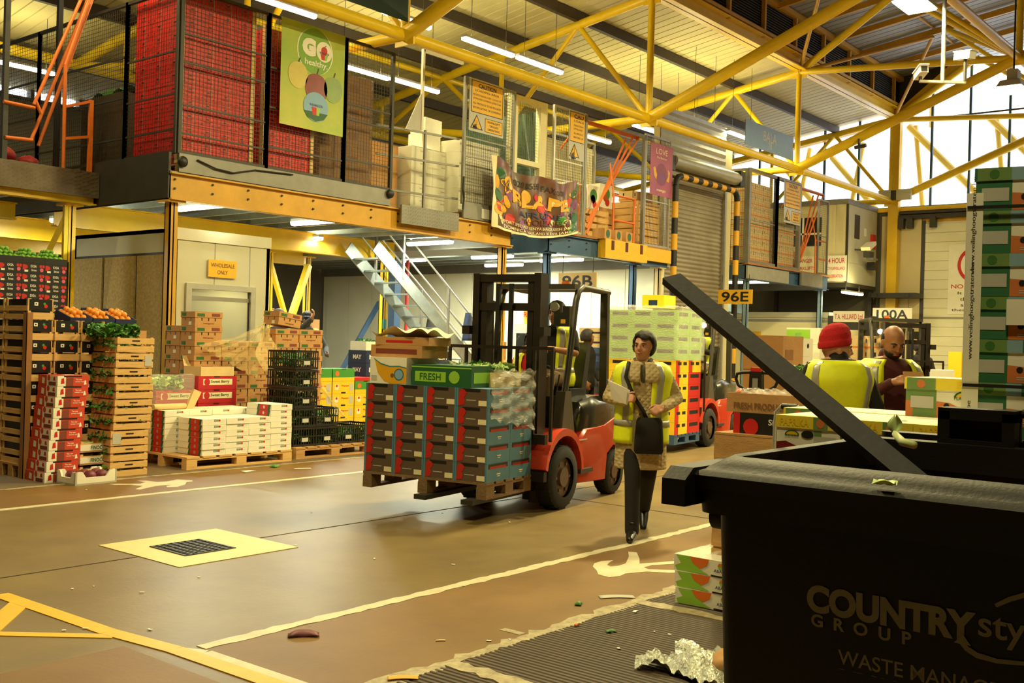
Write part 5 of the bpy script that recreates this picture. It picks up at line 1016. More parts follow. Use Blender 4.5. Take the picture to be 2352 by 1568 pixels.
# --- black plastic crates with greens
def plastic_crate(w=.36, d=.55, h=.245):
    mb = MB(); t = .008; mb.bx(-w/2, w/2, -d/2, d/2, 0, .01)
    for (ax, L, o_) in ((1, w, d), (0, d, w)):
        for s in (-1, 1):
            def wall(a0, a1, z0, z1):
                if ax == 1: mb.bx(a0, a1, s*o_/2-t/2, s*o_/2+t/2, z0, z1)
                else: mb.bx(s*o_/2-t/2, s*o_/2+t/2, a0, a1, z0, z1)
            wall(-L/2, L/2, .0, .03); wall(-L/2, L/2, h-.03, h-.005); wall(-L/2, L/2, .12, .135)
            n = int(L/.04)
            for i in range(n+1): a = -L/2+i*L/n; wall(a-.006, a+.006, 0, h-.01)
    mb.bx(-.05, .05, -d/2-.006, -d/2+.004, .06, .11, 1); return mb.mesh('plastic_crate', ['plastic_black', 'ltgrey'])
pcm = kmesh('pcrate', plastic_crate); pallet((9.24, 10.87, 0), 1.3, .8, 'pallet under the black plastic crates of greens')
for (x, y, n) in ((8.80, 10.84, 5), (9.17, 10.84, 2), (9.54, 10.84, 1), (9.91-.02, 10.84, 1)):
    for k in range(n):
        place('plastic_crate', pcm, 'black plastic crate packed with green herbs beside the kiwi pallet', 'crate', (x, y, .144+k*.246), 0, 'black plastic crates')
        greens('coriander', 'green herbs packed in a black plastic crate', x, y, .144+k*.246+.04, .31, .5, 260, .16, .032, 'leaf' if k == n-1 else 'leaf_dark', 200+int(x*10)+k)
for k in range(3): place('plastic_crate', pcm, 'black plastic crate behind the front stack of herb crates', 'crate', (9.3, 11.45, .144+k*.246), 0, 'black plastic crates behind'); 
pallet((9.3, 11.5, 0), .6, .7, 'pallet under the rear black crates')
filmsheet('loose_film', 'white film trailing over the low black crates', lambda u, v: Vector((9.0+.42*u, 10.52-.02*math.sin(u*8), .9-.4*u))+Vector((.02*math.sin(v*9), .03*math.sin(v*7+u*9), .10*(v-.5)*(1+math.sin(u*6)*.4))), 24, 8, 'film_white')
# --- papaya cartons
pp = kmesh('papaya', lambda: Bx(.43, .36, .185).pr('-y', .1, .28, .3, .75, 1).disc('-y', .19, .62, .02, 2).tx('-y', 'Papaya', .58, .62, .03, 2, width=.14).pr('-y', .78, .95, .2, .8, 4).pr('-y', .4, .6, .0, .12, 3).pr('-x', .2, .5, .3, .7, 1).mesh('papaya_carton', ['yellow', 'cream', 'red', 'black', 'ltgrey']))
pg_ = kmesh('papayag', lambda: Bx(.43, .36, .185).pr('-y', 0, 1, 0, .3, 1).disc('-y', .2, .6, .04, 2).pr('-y', .4, .6, .94, 1, 3).pr('-x', 0, 1, 0, .3, 1).mesh('papaya_carton', ['green', 'yellow', 'orange', 'black']))
pallet((10.75, 12.3, 0), 1.4, .5, 'pallet under the yellow papaya cartons')
for i, n in enumerate((5, 5, 4)):
    for k in range(n):
        if k == n-1: place('papaya_carton', pg_, 'green and yellow papaya carton on top of the papaya stack', 'box', (10.28+i*.45, 12.2, .144+k*.187), 0, 'green papaya cartons')
        else: place('papaya_carton', pp, 'yellow papaya carton in the stack beside the navy cartons', 'box', (10.28+i*.45, 12.2, .144+k*.187), 0, 'yellow papaya cartons')
place('red_tray', Bx(.44, .36, .05).mesh('red_tray', 'red'), 'red plastic tray lid on the papaya cartons', 'tray', (11.18, 12.2, .144+4*.187))
nv = kmesh('navyc', lambda: Bx(.62, .42, .2).tx('-y', 'MAYFRESH', .5, .5, .075, 1, width=.5, bold=.03).pr('-y', 0, 1, .0, .05, 2).tx('-x', 'MAY', .5, .5, .07, 1, bold=.03).mesh('navy_carton', ['navy', 'white', 'black']))
pallet((12.3, 12.5, 0), 2.0, .6, 'pallet under the navy cartons')
for i in range(3):
    for k in range(6): place('navy_carton', nv, 'navy carton with white lettering behind the forklift load', 'box', (11.65+i*.64, 12.4, .144+k*.202), 0, 'navy cartons')
wt = Bx(.5, .36, .14); wt.openbox(.012); place('white_tray', wt.mesh('white_tray', 'carton_white'), 'white tray of greens on the navy cartons', 'tray', (11.6, 12.4, .144+6*.202)); greens('herbs', 'green herbs in the white tray on the navy cartons', 11.6, 12.4, .144+6*.202+.08, .42, .28, 160, .09, .03, 'leaf', 301)
# wholesale sign on the office
signboard('wholesale_sign', 'yellow plastic sign reading WHOLESALE ONLY above the office window', 9.47, 13.36, 2.52, .5, .26, 'sign_yellow', lambda b: b.tx('-y', 'WHOLESALE', .5, .7, .06, 0, width=.42).tx('-y', 'ONLY', .5, .3, .06, 0, width=.18), ['brown'])
# ================================================================== PEOPLE
def blob(mb, name, m, voxel=.008, it=6, parent=None, fac=.5, dec=None):
    """one continuous skin from overlapping closed shapes"""
    me0 = bpy.data.meshes.new('tmp'); me0.from_pydata(mb.v, [], mb.f)
    bm = bmesh.new(); bm.from_mesh(me0); bmesh.ops.recalc_face_normals(bm, faces=bm.faces); bm.to_mesh(me0); bm.free()
    ob = bpy.data.objects.new('tmp', me0); C.objects.link(ob)
    r = ob.modifiers.new('r', 'REMESH'); r.mode = 'VOXEL'; r.voxel_size = voxel
    if it: s = ob.modifiers.new('s', 'SMOOTH'); s.factor = fac; s.iterations = it
    if dec: d = ob.modifiers.new('d', 'DECIMATE'); d.ratio = dec
    bpy.context.view_layer.update()
    me = bpy.data.meshes.new_from_object(ob.evaluated_get(bpy.context.evaluated_depsgraph_get())); me.name = name
    bpy.data.objects.remove(ob); bpy.data.meshes.remove(me0)
    me.materials.clear(); me.materials.append(M(m)); me.polygons.foreach_set('use_smooth', [True]*len(me.polygons))
    o = bpy.data.objects.new(name, me); C.objects.link(o); o.parent = parent; return o
def chain(mb, pts, rs, n=12):
    for i, (p, r) in enumerate(zip(pts, rs)):
        mb.sph(p, r, n, 8)
        if i: mb.cyl(pts[i-1], p, rs[i-1], r, n=n)
def lerp(a, b, t): return a+(b-a)*t
class Trunk:
    def __init__(s, lv, e=2.4): s.lv = sorted(lv); s.e = e
    def at(s, z):
        L = s.lv
        if z <= L[0][0]: return L[0][1:]
        for a, b in zip(L[:-1], L[1:]):
            if z <= b[0]:
                t = (z-a[0])/(b[0]-a[0]); t = t*t*(3-2*t)*.5+t*.5; return tuple(lerp(x, y, t) for x, y in zip(a[1:], b[1:]))
        return L[-1][1:]
    def p(s, a, z, off=0.):
        """a = 0 in front (-y), positive towards +x"""
        rx, ry, cx, cy = s.at(z); c, d = math.sin(a), -math.cos(a); e = 2/s.e
        return (cx+(rx+off)*math.copysign(abs(c)**e, c), cy+(ry+off)*math.copysign(abs(d)**e, d), z)
    def solid(s, mb, z0, z1, off=0., nz=16, n=28): mb.rings([[s.p(2*PI*i/n, lerp(z0, z1, k/nz), off) for i in range(n)] for k in range(nz+1)])
    def shell(s, name, m, parent, a0, a1, z0, z1, off, nz=18, n=40, thick=.006, wob=.0, hole=None):
        mb = MB(); mb.grid(lambda u, v: s.p(lerp(a0, a1, u), lerp(z0, z1, v), off+wob*math.sin(u*23+v*5)), n, nz)
        if hole: keep = [i for i, f in enumerate(mb.f) if not hole(Vector(mb.v[f[0]]))]; mb.f = [mb.f[i] for i in keep]; mb.m = [0]*len(mb.f)
        o = mb.build(name, m, parent, smooth=2); sm = o.modifiers.new('t', 'SOLIDIFY'); sm.thickness = thick; sm.offset = 1; return o
def hand(mb, w, d, nrm, side, curl=.9, s=1.0, spread=.2):
    """palm and five bent fingers. w wrist, d towards the finger tips, nrm out of the back of the hand, side = +1 thumb along d x nrm"""
    w = Vector(w); d = Vector(d).normalized(); nrm = Vector(nrm); nrm = (nrm-d*nrm.dot(d)).normalized(); x = d.cross(nrm)*side
    chain(mb, [w, w+d*.03*s], [.026*s, .027*s], 10)
    for k in (-1, -.33, .33, 1): chain(mb, [w+d*.025*s+x*(.016*k*s), w+d*.085*s+x*(.026*k*s)], [.017*s, .0135*s], 8)
    for k, L in ((1, .062), (.36, .070), (-.3, .066), (-.95, .052)):
        p = w+d*.085*s+x*(.027*k*s); a = 0; pts = [p]; rs = [.0105*s]
        for j, f in enumerate((.42, .32, .26)):
            a += curl*(.75 if j == 0 else .95); dd = d*math.cos(a)-nrm*math.sin(a)+x*(spread*.12*k); p = p+dd.normalized()*L*f*s*1.25; pts.append(p); rs.append((.0098-.0008*j)*s)
        chain(mb, pts, rs, 8)
    p = w+d*.03*s+x*.026*s; q = p+(d*.55+x*.8-nrm*.35).normalized()*.038*s; r = q+(d*.85+x*.15-nrm*.6).normalized()*.034*s; t = r+(d*.8-x*.1-nrm*.7).normalized()*.024*s
    chain(mb, [p, q, r, t], [.016*s, .0125*s, .011*s, .0095*s], 8)
def head_geo(mb, T, sx=1.0, ears=True, jaw=1.0):
    def S(c, r, n=14, k=10): mb.sph(c, r, n, k, 0, T)
    S((0, .012, .03), (.074*sx, .094, .094)); S((0, -.022, -.005), (.066*sx, .066, .085)); S((0, -.03, -.055), (.052*sx*jaw, .052, .052)); S((0, -.05, -.088), (.024*jaw, .024, .02)); S((.03, -.055, -.02), (.026, .026, .03)); S((-.03, -.055, -.02), (.026, .026, .03))
    S((0, -.068, .036), (.05*sx, .02, .014)); S((0, -.088, .008), (.010, .018, .028)); S((0, -.1, -.010), (.0135, .0145, .011)); S((.011, -.09, -.014), (.008, .01, .007)); S((-.011, -.09, -.014), (.008, .01, .007)); S((0, -.076, -.045), (.026, .018, .012))
    if ears:
        for k in (-1, 1): S((k*.075*sx, .008, -.002), (.011, .019, .031))
def face_parts(par, T, brow='black', lip='#9a4a44', eye=True):
    mat('lip_'+lip.strip('#'), lip, .5, var=.05); mat('eye_white', '#cfc8bd', .3, var=0)
    for k in (-1, 1):
        MB().sph((k*.031, -.071, .014), (.0135, .012, .008), 10, 8, 0, T).build('eye', 'eye_white', par, smooth=2); MB().sph((k*.031, -.0822, .014), (.0058, .003, .0058), 8, 6, 0, T).build('iris', 'black', par, smooth=2)
        MB().tube([T @ Vector((k*.014, -.0865, .032)), T @ Vector((k*.032, -.0855, .039)), T @ Vector((k*.052, -.073, .033))], [.004, .005, .003], 6).build('eyebrow', brow, par, smooth=2)
        MB().tube([T @ Vector((k*.017, -.080, .017)), T @ Vector((k*.031, -.0835, .023)), T @ Vector((k*.046, -.075, .017))], .0028, 5).build('eyelid', 'lip_'+lip.strip('#'), par, smooth=2)
    MB().tube([T @ Vector((-.024, -.088, -.047)), T @ Vector((-.008, -.0955, -.0435)), T @ Vector((0, -.096, -.0455)), T @ Vector((.008, -.0955, -.0435)), T @ Vector((.024, -.088, -.047))], [.002, .0045, .004, .0045, .002], 6).build('mouth', 'lip_'+lip.strip('#'), par, smooth=2)
def hair_geo(mb, T, keep, r=.016, grow=.012, n=420, rad_=(.076, .096, .098), c=(0, .012, .03)):
    for i in range(n):
        z = 1-2*(i+.5)/n; a = i*2.39996; q = math.sqrt(1-z*z); p = Vector((c[0]+(rad_[0]+grow)*q*math.cos(a), c[1]+(rad_[1]+grow)*q*math.sin(a), c[2]+(rad_[2]+grow)*z))
        if keep(p): mb.sph(p, r*random.uniform(.8, 1.15), 7, 5, 0, T)
for n_, c_ in (('skin_fair', '#c48a6c'), ('skin_tan', '#a8734f'), ('skin_brown', '#84563a'), ('skin_dark', '#5a3a2a')): mat(n_, c_, .5, var=.06, scale=25)
mat('coat_beige', '#b9a478', .75, var=.08, scale=14); mat('wool_red', '#c01a22', .95, var=.12, scale=60, bump=.5, bscale=220); mat('knit_maroon', '#4f2022', .9, var=.15, scale=30); mat('cloth_black', '#1a1816', .9, var=.2, scale=14); mat('cloth_grey', '#3d4046', .9, var=.15, scale=14); mat('trouser_tan', '#6d5736', .9, var=.15); mat('hair_dark', '#231a14', .7, var=.3, scale=60); mat('hair_grey', '#4a4038', .7, var=.3, scale=60); mat('leather_black', '#1b1817', .35, var=.15, scale=10); mat('scarf', '#6e6650', .9, col2='#3d3a2c', scale=90)
# quilted coat: diagonal quilting as relief
def quilt(m):
    nt = m.node_tree; b = nt.nodes['Principled BSDF']; L = nt.links.new; tc = nt.nodes.new('ShaderNodeTexCoord'); ws = []
    for a in (.785, -.785):
        mp = nt.nodes.new('ShaderNodeMapping'); mp.inputs['Rotation'].default_value = (0, a, 0); L(tc.outputs['Object'], mp.inputs[0]); w = nt.nodes.new('ShaderNodeTexWave'); w.inputs['Scale'].default_value = 9; w.inputs['Distortion'].default_value = .6; L(mp.outputs[0], w.inputs[0]); ws.append(w)
    mx = nt.nodes.new('ShaderNodeMath'); mx.operation = 'MINIMUM'; L(ws[0].outputs['Fac'], mx.inputs[0]); L(ws[1].outputs['Fac'], mx.inputs[1]); bp = nt.nodes.new('ShaderNodeBump'); bp.inputs['Strength'].default_value = .45; bp.inputs['Distance'].default_value = .01; L(mx.outputs[0], bp.inputs['Height']); L(bp.outputs[0], b.inputs['Normal'])
quilt(M('coat_beige'))
def V(*a): return Vector(a)
def person(label, loc, rz, k=1.0, skin='skin_tan', top='cloth_black', legs='cloth_black', shoe='leather_black', pose=None, hair=None, hair_keep=None, head_yaw=0., head_pitch=0., vest=True, coat_len=None, sleeve='long', face=True, voxel=.009, gloves=None, name='person', trunk=None, arms_only=None, brow='hair_dark', z0=0., beard=False, vest_front=.28, vest_z=(.78, 1.44), group=None, hair_r=.016, hair_g=.012):
    r = thing(name, label, 'person', loc, rz, group); r.scale = (k, k, k); P = dict(hipx=.09, hipz=.88, kneeL=V(.10, -.02, .48), ankL=V(.10, .02, .08), kneeR=V(-.10, -.02, .48), ankR=V(-.10, .02, .08), shx=.17, shz=1.35, elL=V(.25, .03, 1.12), wrL=V(.24, -.12, .92), elR=V(-.25, .03, 1.12), wrR=V(-.24, -.12, .92), hdL=V(0, -.3, -1), hnL=V(1, 0, 0), hdR=V(0, -.3, -1), hnR=V(-1, 0, 0), head=V(0, -.025, 1.545), lean=0., curlL=.5, curlR=.5, footL=V(0, -1, 0), footR=V(0, -1, 0))
    if pose: P.update(pose)
    ln = P['lean']
    lv = trunk or [(.80, .15, .105, 0, 0), (.90, .165, .115, 0, .0), (1.02, .14, .10, 0, ln*.3), (1.18, .165, .115, 0, ln*.7), (1.30, .185, .115, 0, ln), (1.38, .165, .09, 0, ln), (1.43, .10, .07, 0, ln), (1.46, .06, .06, 0, ln)]
    if P.get('dz'): lv = [(z+P['dz'],)+tuple(q) for z, *q in lv]
    tk = Trunk(lv); dz = P.get('dz', 0.)
    T = Matrix.Translation(P['head']) @ Matrix.Rotation(head_yaw, 4, 'Z') @ Matrix.Rotation(head_pitch, 4, 'X')
    # ---- body: one continuous skin
    b = MB(); head_geo(b, T); neck = V(0, ln, 1.40+dz); chain(b, [neck, P['head']+V(0, .02, -.05)], [.058, .052], 12); tk.solid(b, lv[0][0]+.02, 1.44+dz, -.012)
    for sx, el, wr, hd, hn, cu in ((1, P['elL'], P['wrL'], P['hdL'], P['hnL'], P['curlL']), (-1, P['elR'], P['wrR'], P['hdR'], P['hnR'], P['curlR'])):
        sh_ = V(sx*P['shx'], ln, P['shz']+dz); chain(b, [sh_, sh_.lerp(el, .5), el, el.lerp(wr, .4), wr], [.05, .044, .037, .036, .025], 12); hand(b, wr, hd, hn, sx*1.0, cu)
    for sx, kn, an, ft in ((1, P['kneeL'], P['ankL'], P['footL']), (-1, P['kneeR'], P['ankR'], P['footR'])):
        hp = V(sx*P['hipx'], P.get('hipy', 0), P['hipz']+dz*0); chain(b, [hp, hp.lerp(kn, .5), kn, kn.lerp(an, .35), an], [.085, .07, .05, .05, .035], 12); chain(b, [an, an+ft.normalized()*.05+V(0, 0, -.035)], [.03, .02], 10)
    blob(b, 'body', skin, voxel, 4, r)
    if face: face_parts(r, T, brow)
    if hair:
        h = MB(); hair_geo(h, T, hair_keep or (lambda p: (p.y > -.005 and p.z > -.03) or p.z > .092), hair_r, hair_g); blob(h, 'hair', hair, .008 if hair_r > .01 else .006, 3, r)
    if beard:
        h = MB(); hair_geo(h, T, lambda p: -.108 < p.z < -.036 and p.y < .0 and not (abs(p.x) < .02 and p.z > -.052), .010, -.002, 700, (.060, .068, .10), (0, -.025, -.006)); blob(h, 'beard', 'hair_dark', .007, 2, r)
    # ---- clothes
    c = MB(); zb = coat_len if coat_len is not None else lv[0][0]
    if coat_len is not None:
        lv2 = [(coat_len, .20, .16, 0, .0), (coat_len+.15, .195, .15, 0, 0)]+[q for q in lv if q[0] > coat_len+.25]; tk2 = Trunk(lv2); tk2.solid(c, coat_len, 1.43+dz, .016); tk = tk2
    else: tk.solid(c, zb, 1.43+dz, .012)
    for sx, el, wr in ((1, P['elL'], P['wrL']), (-1, P['elR'], P['wrR'])):
        sh_ = V(sx*P['shx'], ln, P['shz']+dz); bulk = .002 if coat_len is None else .008
        if sleeve == 'long': chain(c, [sh_, sh_.lerp(el, .5), el, el.lerp(wr, .45), wr.lerp(el, .04)], [.056+bulk, .050+bulk, .046+bulk, .043+bulk, .034+bulk], 12)
        else: chain(c, [sh_, sh_.lerp(el, .8)], [.062+bulk, .055+bulk], 12)
    chain(c, [neck+V(0, 0, -.02), neck+V(0, -.0, .045)], [.078, .066], 14); blob(c, 'coat' if coat_len else 'jacket', top, voxel, 5, r)
    t = MB()
    for sx, kn, an in ((1, P['kneeL'], P['ankL']), (-1, P['kneeR'], P['ankR'])):
        hp = V(sx*P['hipx'], P.get('hipy', 0), P['hipz']); chain(t, [hp, hp.lerp(kn, .5), kn, kn.lerp(an, .5), an+V(0, 0, .0)], [.10, .084, .068, .062, .058], 14)
    t.sph((0, P.get('hipy', 0), P['hipz']+.02), (.165, .115, .11), 16, 10); blob(t, 'trousers', legs, voxel*1.2, 4, r)
    for an, ft in ((P['ankL'], P['footL']), (P['ankR'], P['footR'])):
        f = ft.normalized(); s_ = MB(); chain(s_, [an+V(0, 0, .05), an+V(0, 0, -.015)-f*.015, an+f*.08+V(0, 0, -.036), an+f*.16+V(0, 0, -.046)], [.05, .05, .042, .03], 10); o = blob(s_, 'shoe', shoe, .008, 3, r)
        MB().bar(an-f*.055+V(0, 0, -.068), an-f*.01+V(0, 0, -.068), .055, .035).build('heel', shoe, o)
    if vest:
        z_lo, z_hi = vest_z; vf = vest_front
        tk = Trunk([(z, rx*1.04+(.010 if 1.24 < z-dz < 1.41 else .008 if z-dz > 1.1 else 0), ry*1.03+(.014 if z-dz > 1.2 else 0), cx, cy) for z, rx, ry, cx, cy in tk.lv])
        tk.shell('vest', 'hivis', r, vf, 2*PI-vf, z_lo+dz, z_hi+dz-.02, .026, wob=.003)
        tk.shell('reflective_band', 'reflect', r, vf, 2*PI-vf, z_lo+dz+.14, z_lo+dz+.19, .034, 2, thick=.002)
        for a0, a1 in ((vf+.17, vf+.46), (2*PI-vf-.46, 2*PI-vf-.17), (PI-.95, PI-.68), (PI+.68, PI+.95)): tk.shell('reflective_band', 'reflect', r, a0, a1, z_lo+dz+.19, z_hi+dz-.03, .034, 14, 5, thick=.002)
    return r, T, tk
# ---------------------------------------------------------------- the woman walking in the lane
wl = V(7.42, 4.66, 0)
wom, Tw, tkw = person('woman in beige quilted coat and yellow vest walking with papers in hand', wl, rad(-57), 1.0, 'skin_fair', 'coat_beige', 'cloth_black', hair='hair_dark', head_yaw=rad(-22), head_pitch=rad(-2), coat_len=.55, voxel=.0075, vest_front=.26, vest_z=(.76, 1.44), brow='hair_grey',
    hair_keep=lambda p: (p.y > -.012 and p.z > -.03) or (p.z > .098) or (p.y > .05 and p.z > -.07) or (p.z > .075 and p.x > .0 and p.y > -.085), trunk=[(.55, .2, .16, 0, 0), (.80, .19, .15, 0, 0), (.92, .185, .145, 0, 0), (1.05, .175, .135, 0, 0), (1.2, .185, .135, 0, 0), (1.31, .20, .125, 0, 0), (1.385, .175, .095, 0, 0), (1.43, .11, .075, 0, 0), (1.46, .07, .065, 0, 0)],
    pose=dict(elL=V(.285, .03, 1.13), wrL=V(.17, -.2, 1.06), hdL=V(-.55, -.7, -.1), hnL=V(.4, -.5, .75), curlL=1.05, elR=V(-.275, .05, 1.12), wrR=V(-.15, -.2, 1.10), hdR=V(.45, -.75, .35), hnR=V(-.75, -.45, .2), curlR=1.15, kneeL=V(.07, .02, .50), ankL=V(.045, .40, .16), footL=V(0, -.75, -.6), kneeR=V(-.06, -.16, .50), ankR=V(-.055, -.27, .075), footR=V(-.1, -1, -.0), head=V(0, -.035, 1.535)))
# bag on a strap, scarf, collar, papers
def on_w(pts): return [V(*p) for p in pts]
MB().tube([tkw.p(-.62, 1.42, .05), tkw.p(-.45, 1.30, .06), tkw.p(-.22, 1.15, .062), tkw.p(.02, 1.03, .065), tkw.p(.10, .97, .07)], .016, 8).build('bag_strap', 'cloth_black', wom, smooth=2)
bg = MB(); Rb = []
for z, w_, d_ in ((.69, .105, .03), (.71, .118, .045), (.82, .115, .05), (.95, .105, .042), (.98, .09, .03)): Rb.append([(.06+w_*math.copysign(abs(math.cos(a))**.6, math.cos(a)), -.225+d_*math.copysign(abs(math.sin(a))**.7, math.sin(a)), z) for a in [2*PI*i/24 for i in range(24)]])
bg.rings(Rb); tag(bg.build('shoulder_bag', 'cloth_black', None, smooth=True, loc=wl, rz=rad(-57)), 'black cloth shoulder bag hanging at the woman\'s front', 'bag')
sc = MB(); chain(sc, [V(-.05, -.07, 1.40), V(0, -.095, 1.36), V(.05, -.07, 1.41), V(.06, .0, 1.43), V(0, .05, 1.44), V(-.06, .0, 1.43), V(-.05, -.07, 1.40)], [.03]*7, 10); chain(sc, [V(0, -.10, 1.36), V(.005, -.125, 1.27)], [.045, .03], 10); blob(sc, 'scarf', 'scarf', .009, 3, wom)
for s in (-1, 1):
    tkw.shell('coat_lapel', 'coat_beige', wom, s*.05, s*.5, 1.26, 1.42, .03, 8, 6, .008)
for i, z in enumerate((1.24, 1.12, 1.0, .88, .72)): MB().sph(tkw.p(-.06, z, .02), (.008, .005, .008), 8, 6).build('button', 'brown', wom, smooth=2)
pp_ = MB(); pp_.add([(-.28, -.28, 1.28), (-.10, -.36, 1.20), (-.12, -.33, 1.08), (-.24, -.27, 1.12)], [(0, 1, 2, 3)]); pp_.add([(-.275, -.29, 1.27), (-.12, -.365, 1.21), (-.13, -.34, 1.09), (-.23, -.28, 1.11)], [(0, 1, 2, 3)]); o = pp_.build('paper_sheet', 'white', None, loc=wl, rz=rad(-57)); tag(o, 'white paper sheets held in the woman\'s hand', 'paper'); so = o.modifiers.new('s', 'SOLIDIFY'); so.thickness = .002
MB().tube([(-.165, -.315, 1.19), (-.155, -.32, 1.11)], .004, 6).build('pen', 'maroon', o)
# ---------------------------------------------------------------- man with the red hat (seen from behind) and bearded man with a notepad
rl = D(1925, 800, 7.35); rl.z = 0
man1, T1, _ = person('man in red knitted hat and yellow vest seen from behind the cartons', rl, rad(128), 1.05, 'skin_fair', 'cloth_black', 'cloth_black', hair=None, head_yaw=rad(-88), vest_front=.10, vest_z=(.80, 1.44), pose=dict(elR=V(-.27, .02, 1.1), elL=V(.27, .02, 1.10), wrL=V(.2, -.2, 1.0), wrR=V(-.2, -.2, 1.0), head=V(0, -.02, 1.478)), voxel=.009)
h = MB(); LV = ((-.012, .086, .104), (.0, .0925, .111), (.028, .0925, .111), (.034, .088, .106), (.075, .087, .104), (.115, .072, .086), (.138, .05, .06), (.15, .02, .024))
h.rings([[T1 @ V(rx*math.cos(2*PI*i/28), .018+ry*math.sin(2*PI*i/28), z+.042-.16*ry*math.sin(2*PI*i/28)) for i in range(28)] for z, rx, ry in LV]); blob(h, 'knitted_hat', 'wool_red', .006, 3, man1)
cm = MB(); chain(cm, [V(0, 0, 1.38), V(0, .0, 1.43)], [.085, .075], 14); blob(cm, 'collar', 'cloth_black', .009, 3, man1)
ml_ = D(2040, 800, 7.75); ml_.z = 0
man2, T2, tk2_ = person('bearded man in maroon jumper and yellow vest writing on a notepad', ml_, rad(-40), 1.06, 'skin_tan', 'knit_maroon', 'cloth_black', hair='hair_dark', hair_keep=lambda p: p.z < .062 and p.z > -.03 and p.y > -.0, head_pitch=rad(26), head_yaw=rad(-6), hair_r=.011, hair_g=-.006, beard=True, vest_front=.42, vest_z=(.62, 1.44), voxel=.008,
    pose=dict(elL=V(.27, .0, 1.10), wrL=V(.10, -.27, 1.235), hdL=V(-.7, -.6, .1), hnL=V(.1, -.6, -.7), curlL=.5, elR=V(-.27, .02, 1.08), wrR=V(-.11, -.25, 1.27), hdR=V(.5, -.7, .2), hnR=V(-.6, -.3, .6), curlR=1.1, head=V(0, -.06, 1.53)), trunk=[(.60, .17, .12, 0, 0), (.80, .17, .12, 0, 0), (1.02, .17, .12, 0, 0), (1.2, .185, .125, 0, 0), (1.31, .20, .115, 0, 0), (1.385, .17, .09, 0, 0), (1.43, .10, .07, 0, 0), (1.46, .065, .065, 0, 0)])
npd = MB(); npd.box((0, 0, 0), (.15, .012, .2)); o = npd.build('notepad', 'cardboard', None, loc=ml_+Matrix.Rotation(rad(-40), 3, 'Z') @ V(-.01, -.40, 1.34), rz=rad(-40)); o.rotation_euler = (rad(-32), 0, rad(-40)); tag(o, 'brown paper notepad held by the bearded man', 'notepad')
# ---------------------------------------------------------------- men behind the left hand stacks
c1 = D(703, 790, 17.0); c1.z = .2
man3, T3_, _ = person('man in dark cap and yellow vest riding a pallet truck behind the cartons', c1, rad(-28), 1.04, 'skin_dark', 'cloth_grey', 'cloth_black', hair='hair_dark', vest_front=.5, head_yaw=rad(-12), beard=True, voxel=.012, pose=dict(elL=V(.3, -.05, 1.12), wrL=V(.26, -.32, 1.02), elR=V(-.27, -.02, 1.1), wrR=V(-.12, -.3, 1.02), hdL=V(0, -1, 0), hdR=V(0, -1, 0)))
h = MB(); h.sph((0, .012, .05), (.085, .104, .085), 16, 10, 0, T3_); h.sph((0, -.10, .052), (.065, .07, .012), 14, 8, 0, T3_); blob(h, 'cap', 'denim', .008, 3, man3)
c2 = D(640, 790, 16.0); c2.z = .2
man4, T4_, _ = person('man with grey hair pointing with a raised arm behind the cartons', c2, rad(-60), 1.04, 'skin_tan', 'cloth_grey', 'cloth_black', hair='hair_grey', vest=False, head_yaw=rad(30), voxel=.012, pose=dict(elL=V(.36, -.06, 1.40), wrL=V(.52, -.1, 1.55), hdL=V(.5, -.1, .85), hnL=V(.6, .5, -.3), curlL=.6))
pr_ = MB()
# ---------------------------------------------------------------- bystanders further off
b1 = D(1347, 790, 16.8); b1.z = 0
person('dark haired man standing behind the seated driver', b1, rad(10), 1.06, 'skin_brown', 'cloth_black', 'cloth_black', hair='hair_dark', vest=False, voxel=.014, head_yaw=rad(60))
b2 = D(2112, 790, 19.5); b2.z = 0
person('man in dark clothes standing beyond the far forklift', b2, rad(120), 1.06, 'skin_brown', 'cloth_black', 'cloth_black', hair='hair_dark', vest=False, voxel=.014)
mat('jacket_red', '#c01e24', .8, var=.1)
b3 = D(1222, 790, 12.6); b3.z = 0
person('worker in red sleeved yellow jacket behind the forklift mast', b3, rad(-70), 1.0, 'cloth_black', 'jacket_red', 'cloth_black', hair='hair_dark', voxel=.013, pose=dict(elL=V(.3, -.1, 1.12), wrL=V(.22, -.35, 1.05), elR=V(-.3, -.05, 1.15), wrR=V(-.34, -.3, 1.25), hdR=V(-.2, -.6, .8), curlR=.15), face=False)
# ---------------------------------------------------------------- seated drivers
def driver(label, loc, rz, skin='skin_tan', hair='hair_dark', sleeve='short', top='cloth_black', legs='trouser_tan', k=1.0):
    """origin on the seat top, facing -y"""
    d = -.80
    return person(label, loc, rz, k, skin, top, legs, hair=hair, voxel=.010, sleeve=sleeve, vest_front=.25, vest_z=(.82, 1.44),
        pose=dict(dz=d, hipz=.11, hipy=-.02, kneeL=V(.13, -.42, .10), ankL=V(.14, -.52, -.30), kneeR=V(-.13, -.42, .10), ankR=V(-.14, -.52, -.30), elL=V(.27, -.12, .36), wrL=V(.12, -.36, .40), elR=V(-.27, -.12, .36), wrR=V(-.14, -.36, .40), hdL=V(-.1, -.9, .1), hdR=V(.1, -.9, .1), hnL=V(0, 0, 1), hnR=V(0, 0, 1), curlL=.9, curlR=.9, head=V(0, -.03, 1.545+d)))
